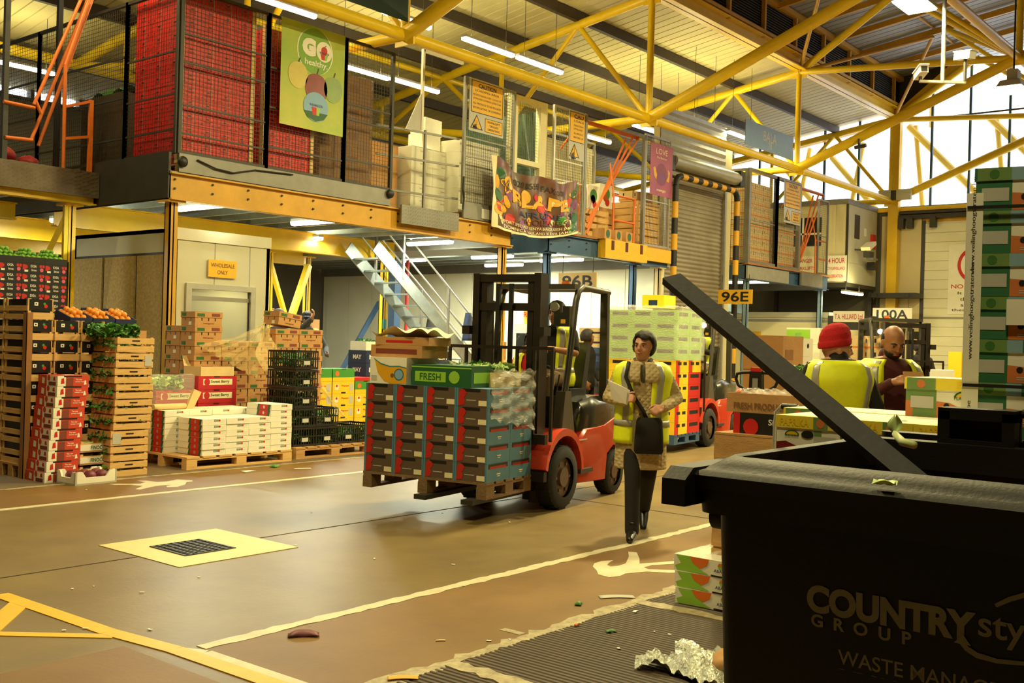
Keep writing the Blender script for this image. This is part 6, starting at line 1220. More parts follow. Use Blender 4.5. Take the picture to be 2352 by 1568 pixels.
# ================================================================== FORKLIFTS
mat('truck_red', '#c03a22', .35, var=.1, scale=4, coat=.3); mat('truck_dark', '#2c2b24', .22, var=.1, coat=.6); mat('truck_grey', '#4c473c', .45, var=.12); mat('mast_steel', '#2b241d', .45, .4, var=.3, scale=5); mat('guard_grey', '#4a463c', .4, .3, var=.1); mat('hub', '#5c4636', .5, var=.2)
def wheel(par, x, y, r, w):
    o = sub = bpy.data.objects.new('wheel', None)
    mb = MB(); n = 28; prof = [(r*.62, -w/2), (r*.9, -w/2), (r, -w/2+.025), (r, w/2-.025), (r*.9, w/2), (r*.62, w/2)]
    mb.rings([[(x+q*math.cos(2*PI*i/n), y+t, r+q*math.sin(2*PI*i/n)) for i in range(n)] for q, t in prof], caps=False)
    for i in range(18):
        a = 2*PI*i/18; c, s_ = math.cos(a), math.sin(a); mb.bar((x+r*c*.995, y-w/2+.02, r+r*s_*.995), (x+r*c*.995, y+w/2-.02, r+r*s_*.995), .02, .012, up=(c, 0, s_))
    t = mb.build('wheel', 'rubber', par, smooth=True); h = MB(); h.cyl((x, y-w*.32, r), (x, y+w*.32, r), r*.63, n=24); h.cyl((x, y-w*.46, r), (x, y+w*.46, r), r*.3, n=16)
    for i in range(6): a = 2*PI*i/6; h.cyl((x+r*.45*math.cos(a), y-w*.4, r+r*.45*math.sin(a)), (x+r*.45*math.cos(a), y+w*.4, r+r*.45*math.sin(a)), .016, n=6)
    h.build('hub', 'hub', t, smooth=True); bpy.data.objects.remove(o)
def forklift(label, loc, rz, body='truck_red', mast_h=2.2, fork_z=.13, num='7'):
    r = thing('forklift', label, 'forklift', loc, rz)
    for s in (-1, 1): wheel(r, 0, s*.42, .30, .20); wheel(r, 1.26, s*.40, .235, .16)
    mb = MB(); pr = [(.36, .20), (1.0, .17), (1.04, .44), (1.2, .52), (1.42, .50), (1.52, .34), (1.64, .40), (1.68, .62), (1.64, .90), (1.45, .86), (.95, .74), (.52, .72), (.40, .62), (.34, .40)]
    R = []
    for y, ins in ((-.48, .04), (-.45, 0), (.45, 0), (.48, .04)): cx, cz = 1.0, .5; R.append([(cx+(x-cx)*(1-ins), y, cz+(z-cz)*(1-ins)) for x, z in pr])
    mb.rings(R); mb.build('chassis', body, r, smooth=True)
    for s in (-1, 1):
        mb = MB(); P = []
        for i in range(13): a = PI*.95-i*(PI*.95/12)*1.0; P.append((.0+.36*math.cos(a), .33+.36*math.sin(a)))
        Q = [(x*1.12, .33+(z-.33)*1.16+.01) for x, z in P]; mb.prism(P+Q[::-1], 1, s*.30, s*.52); mb.build('fender', body, r, smooth=True)
        MB().prism([(.02, .70), (.30, .70), (.20, 1.1), (.08, 1.1)], 1, s*.36, s*.46).build('dash_pillar', 'truck_grey', r)
        MB().bx(.34, .62, s*.40, s*.52, .30, .34).build('step', 'steel_dark', r)
    MB().bx(.0, .22, -.36, .36, .45, 1.05).build('cowl', 'truck_dark', r); MB().bx(.1, .7, -.42, .42, .38, .44).build('floor_plate', 'black', r)
    hd = MB(); Rh = []
    for x, w_, z0, z1 in ((.46, .40, .70, .86), (.52, .45, .70, .98), (.75, .47, .72, 1.03), (1.1, .47, .76, 1.03), (1.4, .46, .84, 1.0), (1.6, .42, .86, .97), (1.66, .34, .86, .92)): Rh.append([(x, -w_, z0), (x, -w_, lerp(z0, z1, .7)), (x, -w_+.06, z1), (x, w_-.06, z1), (x, w_, lerp(z0, z1, .7)), (x, w_, z0)])
    hd.rings(Rh); hd.build('hood', 'truck_dark', r, smooth=True)
    mb = MB(); text(mb, num, (1.3, -.478, .90), .09, bold=.03); mb.build('number', 'ltgrey', r)
    for s in (-1, 1):
        MB().tube([(.14, s*.42, 1.08), (.2, s*.42, 1.3), (.33, s*.42, 1.95), (.38, s*.42, 2.06), (.48, s*.42, 2.11), (1.1, s*.42, 2.09)], .032, 10).build('guard_post', 'guard_grey', r, smooth=True); MB().bar((1.05, s*.42, .95), (1.02, s*.42, 2.08), .06, .08).build('guard_post', 'guard_grey', r)
        MB().bx(.2, .5, s*.50, s*.505, .62, .63).build('trim_line', 'ltgrey', r)
    for i, x in enumerate((.36, .5, .64, .78, .92, 1.08)): MB().bar((x, -.42, 2.11), (x, .42, 2.11), .035 if i else .12, .03 if i else .05).build('guard_bar', 'guard_grey', r)
    MB().bx(.62, 1.0, -.24, .24, 1.0, 1.10).build('seat', 'black', r); MB().prism([(.93, 1.08), (1.04, 1.08), (1.14, 1.55), (1.06, 1.57)], 1, -.22, .22).build('seat_back', 'black', r)
    MB().cyl((.22, 0, .95), (.36, 0, 1.24), .025).build('steering_column', 'black', r); R_ = Matrix.Rotation(rad(-28), 3, 'Y'); MB().tube([V(.37, 0, 1.25)+R_ @ V(.0+.16*math.cos(a), .16*math.sin(a), 0) for a in [2*PI*i/20 for i in range(20)]], .013, 8, closed=True).build('steering_wheel', 'black', r, smooth=True)
    for y in (-.30, -.24): MB().cyl((.2, y, 1.05), (.26, y, 1.25), .008).build('lever', 'black', r)
    MB().bx(.30, .46, -.37, -.20, 1.72, 1.92).build('display_box', 'truck_dark', r); MB().bx(.295, .30, -.33, -.28, 1.75, 1.79).build('warning_label', 'gold', r)
    for s in (-1, 1): o = MB().cyl((.05, s*.36, 1.85), (.05, s*.36, 1.95), .055, n=12).build('head_lamp', 'steel_dark', r); MB().cyl((.05, s*.36, 1.9), (-.01, s*.36, 1.9), .045, n=12).build('lens', 'beacon' if num != '7' else 'ltgrey', o)
    o = MB().cyl((.95, 0, 2.12), (.95, 0, 2.2), .045, n=12).build('beacon_lamp', 'orange', r, smooth=True)
    # mast with inner and outer channels, chains, cross members, carriage, load guard, forks
    for s in (-1, 1):
        mb = MB(); mb.bx(-.30, -.14, s*.33-.035, s*.33+.035, .08, mast_h); mb.bx(-.28, -.16, s*.25-.03, s*.25+.03, .10, mast_h-.06); mb.build('mast_rail', 'mast_steel', r)
        MB().cyl((-.10, s*.28, .15), (-.10, s*.28, mast_h-.25), .035, n=12).build('lift_cylinder', 'mast_steel', r, smooth=True); MB().bx(-.34, -.31, s*.07-.02, s*.07+.02, .3, mast_h-.1).build('lift_chain', 'black', r)
        MB().cyl((-.05, s*.2, .5), (.16, s*.2, .68), .03).build('tilt_cylinder', 'steel_dark', r); MB().bx(-.36, -.22, s*.36, s*.44, 1.62, 1.70).build('mast_bracket', 'mast_steel', r)
        mb = MB(); mb.bx(-.44, -.40, s*.24-.06, s*.24+.06, fork_z, fork_z+.55); mb.bx(-1.30, -.40, s*.24-.06, s*.24+.06, fork_z-.04, fork_z); mb.build('fork', 'steel_dark', r)
    for z in (mast_h-.08, mast_h-.35, 1.0, .35): MB().bx(-.29, -.15, -.33, .33, z, z+.07).build('cross_member', 'mast_steel', r)
    for z in (fork_z+.08, fork_z+.42): MB().bx(-.40, -.34, -.5, .5, z, z+.09).build('carriage_bar', 'mast_steel', r)
    gz = fork_z+1.28
    MB().bx(-.40, -.37, -.56, .56, gz, gz+.03).build('load_guard_rail', 'mast_steel', r)
    for i in range(7): y = -.55+i*1.1/6; MB().bx(-.40, -.375, y-.013, y+.013, fork_z+.45, gz).build('load_guard_bar', 'mast_steel', r)
    return r
TH = rad(10); Cn = V(6.80, 5.79, 0)
def lf(x, y, z=0., c=Cn, th=TH): return c+V(x*math.cos(th)-y*math.sin(th), x*math.sin(th)+y*math.cos(th), z)
FZ = .21
fk1 = forklift('red forklift carrying the pallet of blue tomato cartons past the walking woman', lf(1.20, .37), TH, fork_z=FZ)
driver('driver in yellow vest and short sleeves seated in the red forklift', lf(1.20+.78, .37, 1.10), TH-PI/2, 'skin_tan')
# ---- load one
pallet(lf(.40, .65, FZ), .80, 1.30, 'old wooden pallet raised on the red forklift', TH, m='old_wood', nboards=5)
mat('carton_blue', '#4f7d96', .5, var=.1, scale=6); mat('carton_shade', '#5a4a3c', .6, var=.12); mat('tomato_red', '#b8261c', .4, var=.12)
def tom_box():
    b = Bx(.395, .32, .158); b.pr('-y', .08, .92, .72, .97, 1); b.pr('-y', .14, .86, .70, .84, 2); b.pr('-y', .44, .6, .36, .42, 3); b.pr('-y', .46, .58, .26, .3, 3)
    b.pr('-x', .06, .95, 0, 1, 5, .001); b.pr('-x', .2, .75, .80, .98, 1); b.pg('-x', [(.06, .05), (.26, .1), (.22, .4), (.28, .62), (.34, .8), (.1, .85), (.08, .5)], 2, .003); b.disc('-x', .2, .72, .035, 2, off=.0035); b.disc('-x', .18, .32, .03, 2, off=.0035); b.pr('-x', .70, .95, .08, .36, 3); b.pr('-x', .32, .62, .34, .38, 4)  # front face overlaid in dark grey-brown: its shade put into the colour
    return b.mesh('tomato_carton', ['carton_blue', 'black', 'tomato_red', 'cream', 'ltgrey', 'carton_shade'])
tb_ = kmesh('tom', tom_box); z0 = FZ+.144
for k in range(5):
    for i in range(2):
        for j in range(4):
            if True: place('tomato_carton', tb_, 'blue carton of tomatoes stacked on the raised pallet', 'box', lf(.2+i*.40, .165+j*.323, z0+k*.1595), TH, 'blue tomato cartons on the forklift')
zt_ = z0+5*.1595
def banana():
    b = Bx(.5, .40, .235); b.pg('-x', [(.12, .95), (.3, .75), (.55, .66), (.8, .68), (1, .62), (1, .05), (.62, .0), (.4, .1), (.22, .4)], 1); b.pg('-x', [(.10, .97), (.3, .78), (.55, .68), (.8, .70), (1, .64), (1, .60), (.8, .66), (.55, .64), (.3, .73), (.12, .92)], 2, .003); b.disc('-x', .80, .36, .055, 3); b.disc('-x', .8, .36, .043, 4, off=.003); b.disc('-x', .62, .32, .02, 5, off=.003); b.pr('-x', .04, .2, .1, .3, 6); b.disc('-y', .5, .5, .07, 1); return b.mesh('banana_carton', ['carton_white', 'gold', 'teal', 'teal', 'skyblue', 'brown', 'ltgrey'])
def lettuce():
    b = Bx(.4, .62, .185); b.pr('-x', .06, .58, .2, .68, 1); b.disc('-x', .72, .45, .055, 2); b.pr('-x', 0, 1, .86, .92, 2); b.tx('-x', 'FRESH', .32, .44, .06, 0, width=.22); b.pr('-y', .1, .9, .2, .7, 1); return b.mesh('lettuce_carton', ['dkgreen', 'ltgreen', 'ltgreen'])
place('banana_carton', banana(), 'white banana carton with a big yellow banana on the forklift load', 'box', lf(.26, 1.06, zt_), TH); place('lettuce_carton', lettuce(), 'dark green carton with lime green print on the forklift load', 'box', lf(.22, .50, zt_), TH)
wtr = Bx(.48, .42, .13); wtr.openbox(.008); place('card_tray', wtr.mesh('card_tray', 'cardboard_pale'), 'pale card tray of produce behind the green carton on the load', 'tray', lf(.56, .34, zt_), TH)
greens('salad_heap', 'loose green salad heaped on the forklift load', *lf(.56, .40)[:2], zt_+.10, .4, .5, 260, .09, .05, 'leaf_pale', 71, 'salad')
cr_ = Bx(.42, .56, .11); cr_.openbox(.01); cr_.pr('-x', .1, .9, .3, .7, 1); place('card_tray', cr_.mesh('card_tray', ['cardboard', 'chili_brown']), 'brown card tray on the banana carton', 'tray', lf(.28, 1.02, zt_+.236), TH)
place('card_tray', Bx(.40, .56, .075).pr('-x', .2, .7, .3, .6, 1).mesh('card_tray', ['cardboard', 'red']), 'flat brown carton topping the forklift load', 'tray', lf(.28, 0.98, zt_+.236+.111), TH+.06)
tag(MB().grid(lambda u, v: (-.22+.46*u, -.30+.62*v, .03+.035*math.sin(u*7+v*3)+.03*math.sin(v*13)*math.cos(u*9)), 18, 24).build('paper_wrap', 'cream', None, smooth=2, loc=lf(.28, .98, zt_+.236+.19), rz=TH), 'crumpled cream paper over the topmost carton of the load', 'paper')
filmsheet('loose_film', 'clear film sagging over the top of the forklift load', lambda u, v: lf(.30+.52*u, -.02+.78*v, zt_+.21-.05*u-.09*(1-v)+.02*math.sin(u*17+v*9)+.012*math.sin(v*33)), 24, 28, 'film_white')
filmsheet('loose_film', 'shiny film trailing down the side of the forklift load', lambda u, v: lf(.02+.76*u, -.025-.015*math.sin(v*25+u*14), zt_+.16-.42*v-.12*v*u+.015*math.sin(u*31)), 34, 22, 'film_white')
# ---- second forklift with wrapped load
TH2 = rad(8); C2 = G(1548, 1016, .16); C2.z = 0
def lf2(x, y, z=0.): return lf(x, y, z, C2, TH2)
fk2 = forklift('dark red forklift with a lit lamp behind the tall wrapped load', lf2(1.42, .5), TH2, fork_z=.12, num='9'); driver('driver in yellow vest seated in the forklift behind the wrapped load', lf2(1.42+.78, .5, 1.10), TH2-PI/2, 'skin_tan', sleeve='long')
pallet(lf2(.5, .55, .12), 1.0, 1.1, 'pallet under the tall wrapped load', TH2, m='steel_blue')
lb = lambda a, b_, c_: (lambda q: q.pr('-y', .15, .42, .6, .85, 1).pr('-y', .58, .85, .6, .85, 1).pr('-y', .0, .3, 0, 1, 2, .001).pr('-x', .2, .8, .6, .85, 1))(Bx(.49, .36, .18))
m_a = lb(0, 0, 0).mesh('fruit_carton', ['yellow', 'black', 'red']); m_b = (Bx(.49, .36, .18).pr('-x', .15, .85, .55, .85, 1).pr('-y', .15, .85, .55, .85, 1)).mesh('fruit_carton', ['ltgreen', 'black'])
m_c = (Bx(.49, .36, .18).pr('-y', .15, .85, .55, .85, 1)).mesh('fruit_carton', ['red', 'black'])
for k in range(10):
    for i in range(2):
        for j in range(3):
            if i == 0 or j == 0:
                me = (m_a if i == 0 else m_c) if k < 5 else (m_b if k > 5 else m_a)
                nm = 'red and yellow carton low in the tall wrapped load' if k < 5 else 'lime green carton high in the tall wrapped load'
                place('fruit_carton', me, nm, 'box', lf2(.25+i*.5, .185+j*.365, .264+k*.182), TH2, 'cartons of the tall wrapped load low' if k < 5 else 'cartons of the tall wrapped load high')
wrap('stretch_film', 'white stretch film round the tall wrapped load', -.004, 1.0, -.004, 1.10, 1.35, 2.12, 'film_heavy', 31, .03, loc=C2, rz=TH2)
place('fruit_carton', (Bx(.45, .36, .2).pr('-x', .3, .7, .2, .6, 1)).mesh('fruit_carton', ['yellow', 'navy']), 'yellow carton on top of the tall wrapped load', 'box', lf2(.7, .6, 2.13), TH2)
# ---- mixed pallet standing behind the tall load
c3 = D(1388, 800, 17.6); c3.z = 0
pallet(c3, .9, .8, 'pallet under the mixed stack of blue and red cartons', 0)
for k, (mm, hh, lbz) in enumerate([('red', .3, 'red carton at the foot of the mixed stack'), ('red', .3, 'bright red slotted carton in the mixed stack'), ('dkgrey', .28, 'dark carton in the mixed stack'), ('navy', .24, 'lower blue wrapped carton in the mixed stack'), ('steel_blue', .24, 'upper blue wrapped carton in the mixed stack'), ('cardboard_pale', .16, 'pale slotted tray in the mixed stack'), ('cardboard_pale', .16, 'pale tray on top of the mixed stack')]):
    zz = .144+sum([.3, .3, .28, .24, .24, .16, .16][:k]); place('stacked_carton', Bx(.62, .6, hh-.003).pr('-x', .3, .7, .4, .6, 1).pr('-y', .3, .7, .4, .6, 1).mesh('stacked_carton', [mm, 'black' if mm != 'steel_blue' else 'navy']), lbz, 'box', (c3.x, c3.y, zz))
c4 = D(1452, 800, 17.2); pallet((c4.x, c4.y, 0), .8, .8, 'pallet between the mixed stack and the wrapped load')
for k, mm in enumerate(('cardboard', 'cardboard', 'dkgrey', 'cardboard_pale', 'dkgrey', 'cardboard', 'cardboard')): place('brown_carton', Bx(.78, .7, .277).mesh('brown_carton', mm), {'cardboard': 'large brown carton between the mixed stack and the wrapped load', 'dkgrey': 'large dark carton between the mixed stack and the wrapped load', 'cardboard_pale': 'large pale carton between the mixed stack and the wrapped load'}[mm], 'box', (c4.x, c4.y, .144+k*.28), 0, 'large %s cartons before the partition' % mm.replace('_', ' '))
# ---- third forklift, parked further off
f3 = D(2072, 790, 17.6); f3.z = 0
fk3 = forklift('parked grey forklift behind the bearded man', f3, rad(35), body='truck_grey', num='100', mast_h=2.05)
# ---- ride on pallet truck of the man with the cap, tiller of the nearer pallet truck
pt = thing('pallet_truck', 'ride on pallet truck under the man in the dark cap', 'pallet truck', (c1.x, c1.y, 0), rad(-28)); MB().bx(-.3, .3, -.25, .35, .03, .12).build('platform', 'dkgrey', pt); MB().bx(-.28, .28, -.6, -.25, .03, .75).build('motor_housing', 'truck_red', pt); MB().tube([(0, -.4, .75), (.12, -.5, 1.02)], .04).build('tiller', 'black', pt); MB().tube([(-.1, -.5, 1.04), (.12, -.52, 1.06), (.34, -.5, 1.02)], .025).build('handle', 'black', pt)
pt2 = thing('pallet_truck', 'ride on pallet truck under the pointing man', 'pallet truck', (c2.x, c2.y, 0), rad(-60)); MB().bx(-.2, .2, -.25, .25, .03, .12).build('platform', 'dkgrey', pt2); MB().bx(-.2, .2, -.5, -.25, .03, .7).build('motor_housing', 'truck_grey', pt2)
# ================================================================== WASTE BIN
mat('bin_plastic', '#0d0b0a', .55, spec=.35, var=.12, scale=7, bump=.08, bscale=90); mat('bin_print', '#8f887a', .6, var=.12, scale=30); mat('plank_dark', '#26272b', .7, var=.12, scale=6, bump=.2, bscale=30)
bn_ = thing('waste_bin', 'black four wheeled waste bin with grey company lettering', 'bin', (2.36, .575, 0))
bw, bd, bz = .695, 1.0, 1.25        # half width along y, depth along x
def ringq(x0, x1, y0, y1, z, r=.05, n=5):
    P = []
    for cx, cy, a0 in ((x1-r, y1-r, 0), (x0+r, y1-r, PI/2), (x0+r, y0+r, PI), (x1-r, y0+r, 1.5*PI)):
        for i in range(n+1): a = a0+PI/2*i/n; P.append((cx+r*math.cos(a), cy+r*math.sin(a), z))
    return P
mb = MB(); mb.rings([ringq(.10, .94, -.61, .61, .20), ringq(.03, 1.02, -.675, .675, .55), ringq(0, 1.04, -bw, bw, bz), ringq(.03, 1.01, -bw+.03, bw-.03, bz), ringq(.08, .98, -.62, .62, .5), ringq(.2, .86, -.52, .52, .24)], caps=False); mb.f.append(tuple(range(len(mb.v)-24, len(mb.v)))); mb.m.append(0); mb.f.append(tuple(range(23, -1, -1))); mb.m.append(0)
mb.build('body', 'bin_plastic', bn_, smooth=True)
mb = MB(); mb.rings([ringq(-.01, 1.05, -bw-.01, bw+.01, 1.15), ringq(-.03, 1.08, -bw-.03, bw+.03, 1.15), ringq(-.035, 1.085, -bw-.035, bw+.035, 1.21), ringq(-.05, 1.10, -bw-.06, bw+.06, 1.212), ringq(-.055, 1.10, -bw-.065, bw+.065, 1.245), ringq(-.045, 1.09, -bw-.055, bw+.055, 1.255), ringq(-.02, 1.06, -bw-.03, bw+.03, 1.257), ringq(.0, 1.03, -bw-.01, bw+.01, 1.27), ringq(.035, 1.0, -bw+.02, bw-.02, 1.29), ringq(.05, .985, -bw+.035, bw-.035, 1.285), ringq(.05, .985, -bw+.035, bw-.035, 1.2)], caps=False); mb.build('rim', 'bin_plastic', bn_, smooth=True)
for s in (-1, 1):
    MB().prism([(-.10, 1.17), (.35, 1.17), (.35, 1.262), (-.06, 1.262), (-.10, 1.235)], 1, s*(bw+.02), s*(bw+.085)).build('lifting_arm', 'bin_plastic', bn_); MB().cyl((.16, s*(bw-.02), 1.115), (.16, s*(bw+.075), 1.115), .035, n=14).build('trunnion', 'bin_plastic', bn_, smooth=True)
    for x in (.14, .86):
        o = MB().cyl((x, s*.5-.03, .1), (x, s*.5+.03, .1), .1, n=20).build('wheel', 'rubber', bn_, smooth=True); MB().bx(x-.03, x+.03, s*.5-.045, s*.5+.045, .1, .22).build('fork_bracket', 'steel_grey', o)
for i in range(6): y = -.6+i*.24; MB().prism([(-.004, .3), (.03, .3), (.0, 1.15), (-.012, 1.15)], 1, y-.006, y+.006).build('rib', 'bin_plastic', bn_) if i in () else None
# hinge towers and lid folded behind
for y0, y1 in ((.24, .46), (-.02, .06), (-.5, -.28)):
    t = MB(); t.bx(.99, 1.14, y0, y1, 1.2, 1.30); t.bx(.99, 1.06, y0, y0+.035, 1.30, 1.385); t.bx(.99, 1.06, y1-.035, y1, 1.30, 1.385); t.bx(.99, 1.08, y0, y1, 1.36, 1.395); t.bx(1.05, 1.08, y0, y1, 1.28, 1.37); t.build('hinge_tower', 'bin_plastic', bn_)
MB().cyl((1.08, -.66, 1.385), (1.08, .24, 1.385), .014).build('hinge_bar', 'bin_plastic', bn_)
mb = MB(); mb.rings([ringq(1.09, 1.16, -.66, .66, .35, .03), ringq(1.10, 1.17, -.68, .68, 1.30, .03)]); mb.build('lid', 'bin_plastic', bn_)
XB = 2.357
def bintext(t, pl, pr, h, bold, name='lettering', spacing=1.0):
    a = PX(*pl, XB); b = PX(*pr, XB); mb = MB(); text(mb, t, (0, (a.y+b.y)/2-.575, a.z), h, face='-x', bold=bold, width=abs(a.y-b.y), spacing=spacing, res=8)
    mb.v = [(-.006+max(0, (1.25-z))*.057, y, z) for x, y, z in mb.v]; mb.build(name, 'bin_print', bn_)
bintext('COUNTRY', (1848, 1373), (2238, 1424), .066, .05); bintext('GROUP', (1857, 1425), (2088, 1457), .030, .03, spacing=2.1); bintext('style', (2243, 1441), (2420, 1465), .075, .012); bintext('WASTE MANAGEMENT', (1917, 1511), (2440, 1590), .034, .008); bintext('RECYCLING', (1917, 1556), (2230, 1610), .034, .008)
def binpt(px, py): p = PX(px, py, XB); return (-.008+max(0, (1.25-p.z))*.057, p.y-.575, p.z)
def ribbon(pts, ws, m='bin_print', name='logo_swoosh'):
    P = [Vector(binpt(*p)) for p in pts]; mb = MB(); vs = []
    for i, (p, w) in enumerate(zip(P, ws)):
        t = (P[min(i+1, len(P)-1)]-P[max(i-1, 0)]).normalized(); n = Vector((0, -t.z, t.y)); vs += [p+n*w, p-n*w]
    mb.add(vs, [(2*i, 2*i+1, 2*i+3, 2*i+2) for i in range(len(P)-1)]); mb.build(name, m, bn_)
ribbon([(2205, 1478), (2216, 1492), (2240, 1508), (2285, 1521), (2360, 1528), (2460, 1524)], [.005, .006, .006, .005, .004, .003]); mb = MB(); mb.add([binpt(2207, 1457), binpt(2187, 1478), binpt(2226, 1486)], [(0, 1, 2)]); mb.build('logo_arrow', 'bin_print', bn_); ribbon([(2284, 1392), (2318, 1377), (2370, 1362), (2440, 1350)], [.004, .005, .005, .004])
mb = MB(); mb.bx(.12, .93, -.6, .6, .3, .95); o = MB().grid(lambda u, v: (.10+.84*u, -.6+1.2*v, .98+.10*math.sin(u*7+v*5)*math.cos(v*9)+.04*math.sin(u*23+v*17)), 20, 26).build('rubbish_heap', 'cardboard_dark', None, smooth=2, loc=(2.36, .575, 0)); tag(o, 'heap of cardboard rubbish inside the black bin', 'rubbish'); o['kind'] = 'stuff'
# dark board sticking out
pa = D(1542, 640, 3.7); pb_ = D(2075, 1085, 2.78); pd = (pb_-pa).normalized(); pe = pb_+pd*.17
mb = MB(); mb.bar(pa, pe, .072, .026, up=(-.5, -.45, .7)); tag(mb.build('dark_board', 'plank_dark'), 'long dark strip of board leaning out of the black bin', 'board')
mat('cabbage_leaf', '#b9d28a', .5, col2='#e2e8b8', scale=14)
mb = MB(); a = D(2055, 995, 3.25); b = D(2100, 1022, 3.15); mb.tube([a, a.lerp(b, .4)+V(0, 0, -.012), b], [.010, .013, .012], 8); o = mb.build('leaf_stalk', 'fennel', None, smooth=2); tag(o, 'pale cabbage stalk with green leaf on the bin rim', 'leaf'); MB().grid(lambda u, v: a+V(-.012+.024*u, (-.028+.056*u)*math.sin(.5+2.3*v), .005+.05*v+.006*math.sin(u*12)), 8, 6).build('leaf_blade', 'leaf_pale', o, smooth=2)
tag(MB().grid(lambda u, v: (2.305+.03*u, .80+.05*v, 1.274+.006*math.sin(u*9+v*4)), 5, 5).build('leaf_scrap', 'leaf_pale', None, smooth=2), 'scrap of green leaf stuck on the bin rim', 'leaf')
# ================================================================== PEPPER CARTONS
mat('pepper_green', '#2f6a45', .5, var=.06); mat('pepper_band', '#6c8c4e', .5, var=.08); mat('pepper_orange', '#c8743a', .5, var=.06); mat('pepper_yellow', '#e6cf3a', .5, var=.05); mat('pepper_blue', '#7fa3b0', .5, var=.1)
def logo(b, f, u, v, s, m, my):
    L = b.d if 'x' in f else b.w; n = 12; P = [(u+s*1.0/L*math.cos(PI*i/n), v+s*.62/b.h*math.sin(PI*i/n)) for i in range(n+1)]; Q = [(u+s*.82/L*math.cos(PI*i/n), v+s*.48/b.h*math.sin(PI*i/n)) for i in range(n+1)]; b.pg(f, P+Q[::-1], m, .003); b.pg(f, Q, my, .0025); b.tx(f, 'FLANDRIA', u, v-.02, s*.32, m, width=s*1.9, off=.004)
PM = ['carton_white', 'pepper_green', 'pepper_orange', 'black', 'dkgreen', 'yellow', 'ltgrey', 'apple_red', 'pepper_band', 'pepper_yellow', 'pepper_blue', 'leaf_dark']
def pep_body(d, w, green):
    b = Bx(w, d, .135); f = '-x'
    if d > .4:
        b.pr(f, .0, .24, 0, 1, 1 if green else 8, .001); b.pr(f, .04, .22, .3, .72, 6, .003); b.pg(f, [(.24, 0), (.24, .56), (.34, .52), (.62, 0)], 2, .002); b.disc(f, .32, .42, .013, 3, off=.004); b.disc(f, .56, .45, .014, 3, off=.004); logo(b, f, .46, .72, .052, 4, 5); b.pg(f, [(.52, .30), (.62, .55), (.72, .6), (.74, .2), (.62, .1)], 7, .003); b.disc(f, .60, .42, .02, 11, off=.0035); b.pr(f, .30, .42, .16, .19, 6, .003); b.pr(f, .30, .46, .09, .12, 6, .003); b.pr(f, 0, .06, 0, .55, 2, .0015) if not green else None
    else:
        b.pg(f, [(.25, 0), (1, 0), (1, .66), (.7, .52), (.45, .3)], 2, .002); b.pg(f, [(0, .0), (.28, .0), (.34, .35), (.15, .5), (0, .45)], 7, .003); logo(b, f, .25, .72, .035, 4, 5); b.disc(f, .5, .76, .03, 3, off=.004, ry=.018); b.pr(f, .6, .95, .2, .72, 6, .003); b.pr(f, .78, .92, .22, .42, 3, .004); b.pr(f, .6, .72, .66, .9, 8, .002)
    b.pr('-y', .1, .3, 0, 1, 8, .001); b.pg('-y', [(.3, 0), (1, 0), (1, .6), (.6, .4)], 2, .002); b.disc('-y', .5, .7, .03, 3, off=.004); return b.mesh('body', PM)
def pep_lid(d, w, green):
    b = Bx(w+.012, d+.012, .055); f = '-x'; u = .13 if d > .4 else .7
    b.pr(f, 0, 1, 0, 1, 1 if green else 9, .001); b.pr('-y', 0, 1, 0, 1, 1 if green else 9, .001); b.pr(f, u-.11, u+.11, 0, 1, 8, .002); b.disc(f, u, .5, .02, 11 if green else 2, off=.003)
    if green: b.pr(f, .24, .34, 0, 1, 10, .002)
    b.tx(f, 'PAPRIKA', .62 if d > .4 else .3, .5, .033, 0 if green else 5, width=.27 if d > .4 else .14, bold=.02, off=.003); b.disc('top', .3, .3, .015, 3); b.disc('top', .7, .7, .015, 3); b.pr('top', 0, .14, 0, 1, 9 if not green else 1, .001); return b.mesh('lid', PM)
PEP = {}
def pepper(loc, rz, d, green, label, group=None):
    k = (d, green); w = .40 if d > .4 else .56
    if k not in PEP: PEP[k] = (pep_body(d, w, green), pep_lid(d, w, green))
    r = thing('pepper_carton', label, 'box', loc, rz, group); inst('body', PEP[k][0], r); inst('lid', PEP[k][1], r, (0, 0, .129)); return r
a10 = rad(10); Lc = D(2226, 800, 4.6); Lc.z = 0
def st_(x, y, z=0.): return Lc+V(x*math.cos(a10)-y*math.sin(a10), x*math.sin(a10)+y*math.cos(a10), z)
pallet(st_(.42, -.62), .84, 1.24, 'pallet under the tall green pepper carton stack', a10)
for k in range(12):
    for (x, y) in ((.205, -.305), (.205, -.92)): pepper(st_(x+.004*((k*5) % 3-1), y+.004*((k*3) % 3-1), .144+k*.1855), a10, .6, True, 'green lidded pepper carton in the tall strapped stack', 'green pepper cartons in the tall stack')
mb = MB(); mb.add([(0, 0, 0)], []); cpz = 2.36
mb = MB(); mb.bx(-.004, 0, -.055, .01, .144, cpz-.1); mb.bx(-.004, .06, .008, .012, .144, cpz-.1); o = mb.build('corner_strip', 'carton_white', None, loc=st_(-.018, .012), rz=a10); tag(o, 'white printed corner strip on the tall pepper stack', 'corner strip')
for zc in (.55, 1.15, 1.75, 2.12):
    t = MB(); text(t, 'www.veilinghoogstraten.be', (-.0055, -.02, zc), .022, face='-xv', bold=.0, width=.42); t.build('lettering', 'dkgrey', o)
for zc in (.60, 1.42, 1.81+.38): tag(MB().bx(-.028, -.022, -1.2, .02, zc, zc+.014).build('strap', 'black', None, loc=st_(0, 0), rz=a10), 'black plastic strap round the tall pepper stack', 'strap', 'straps on the tall pepper stack')
tag(MB().bx(-.026, -.022, -.45, -.145, 1.69, 1.80).build('delivery_note', 'carton_white', None, loc=st_(0, 0), rz=a10), 'white delivery note stuck on the tall pepper stack', 'label')
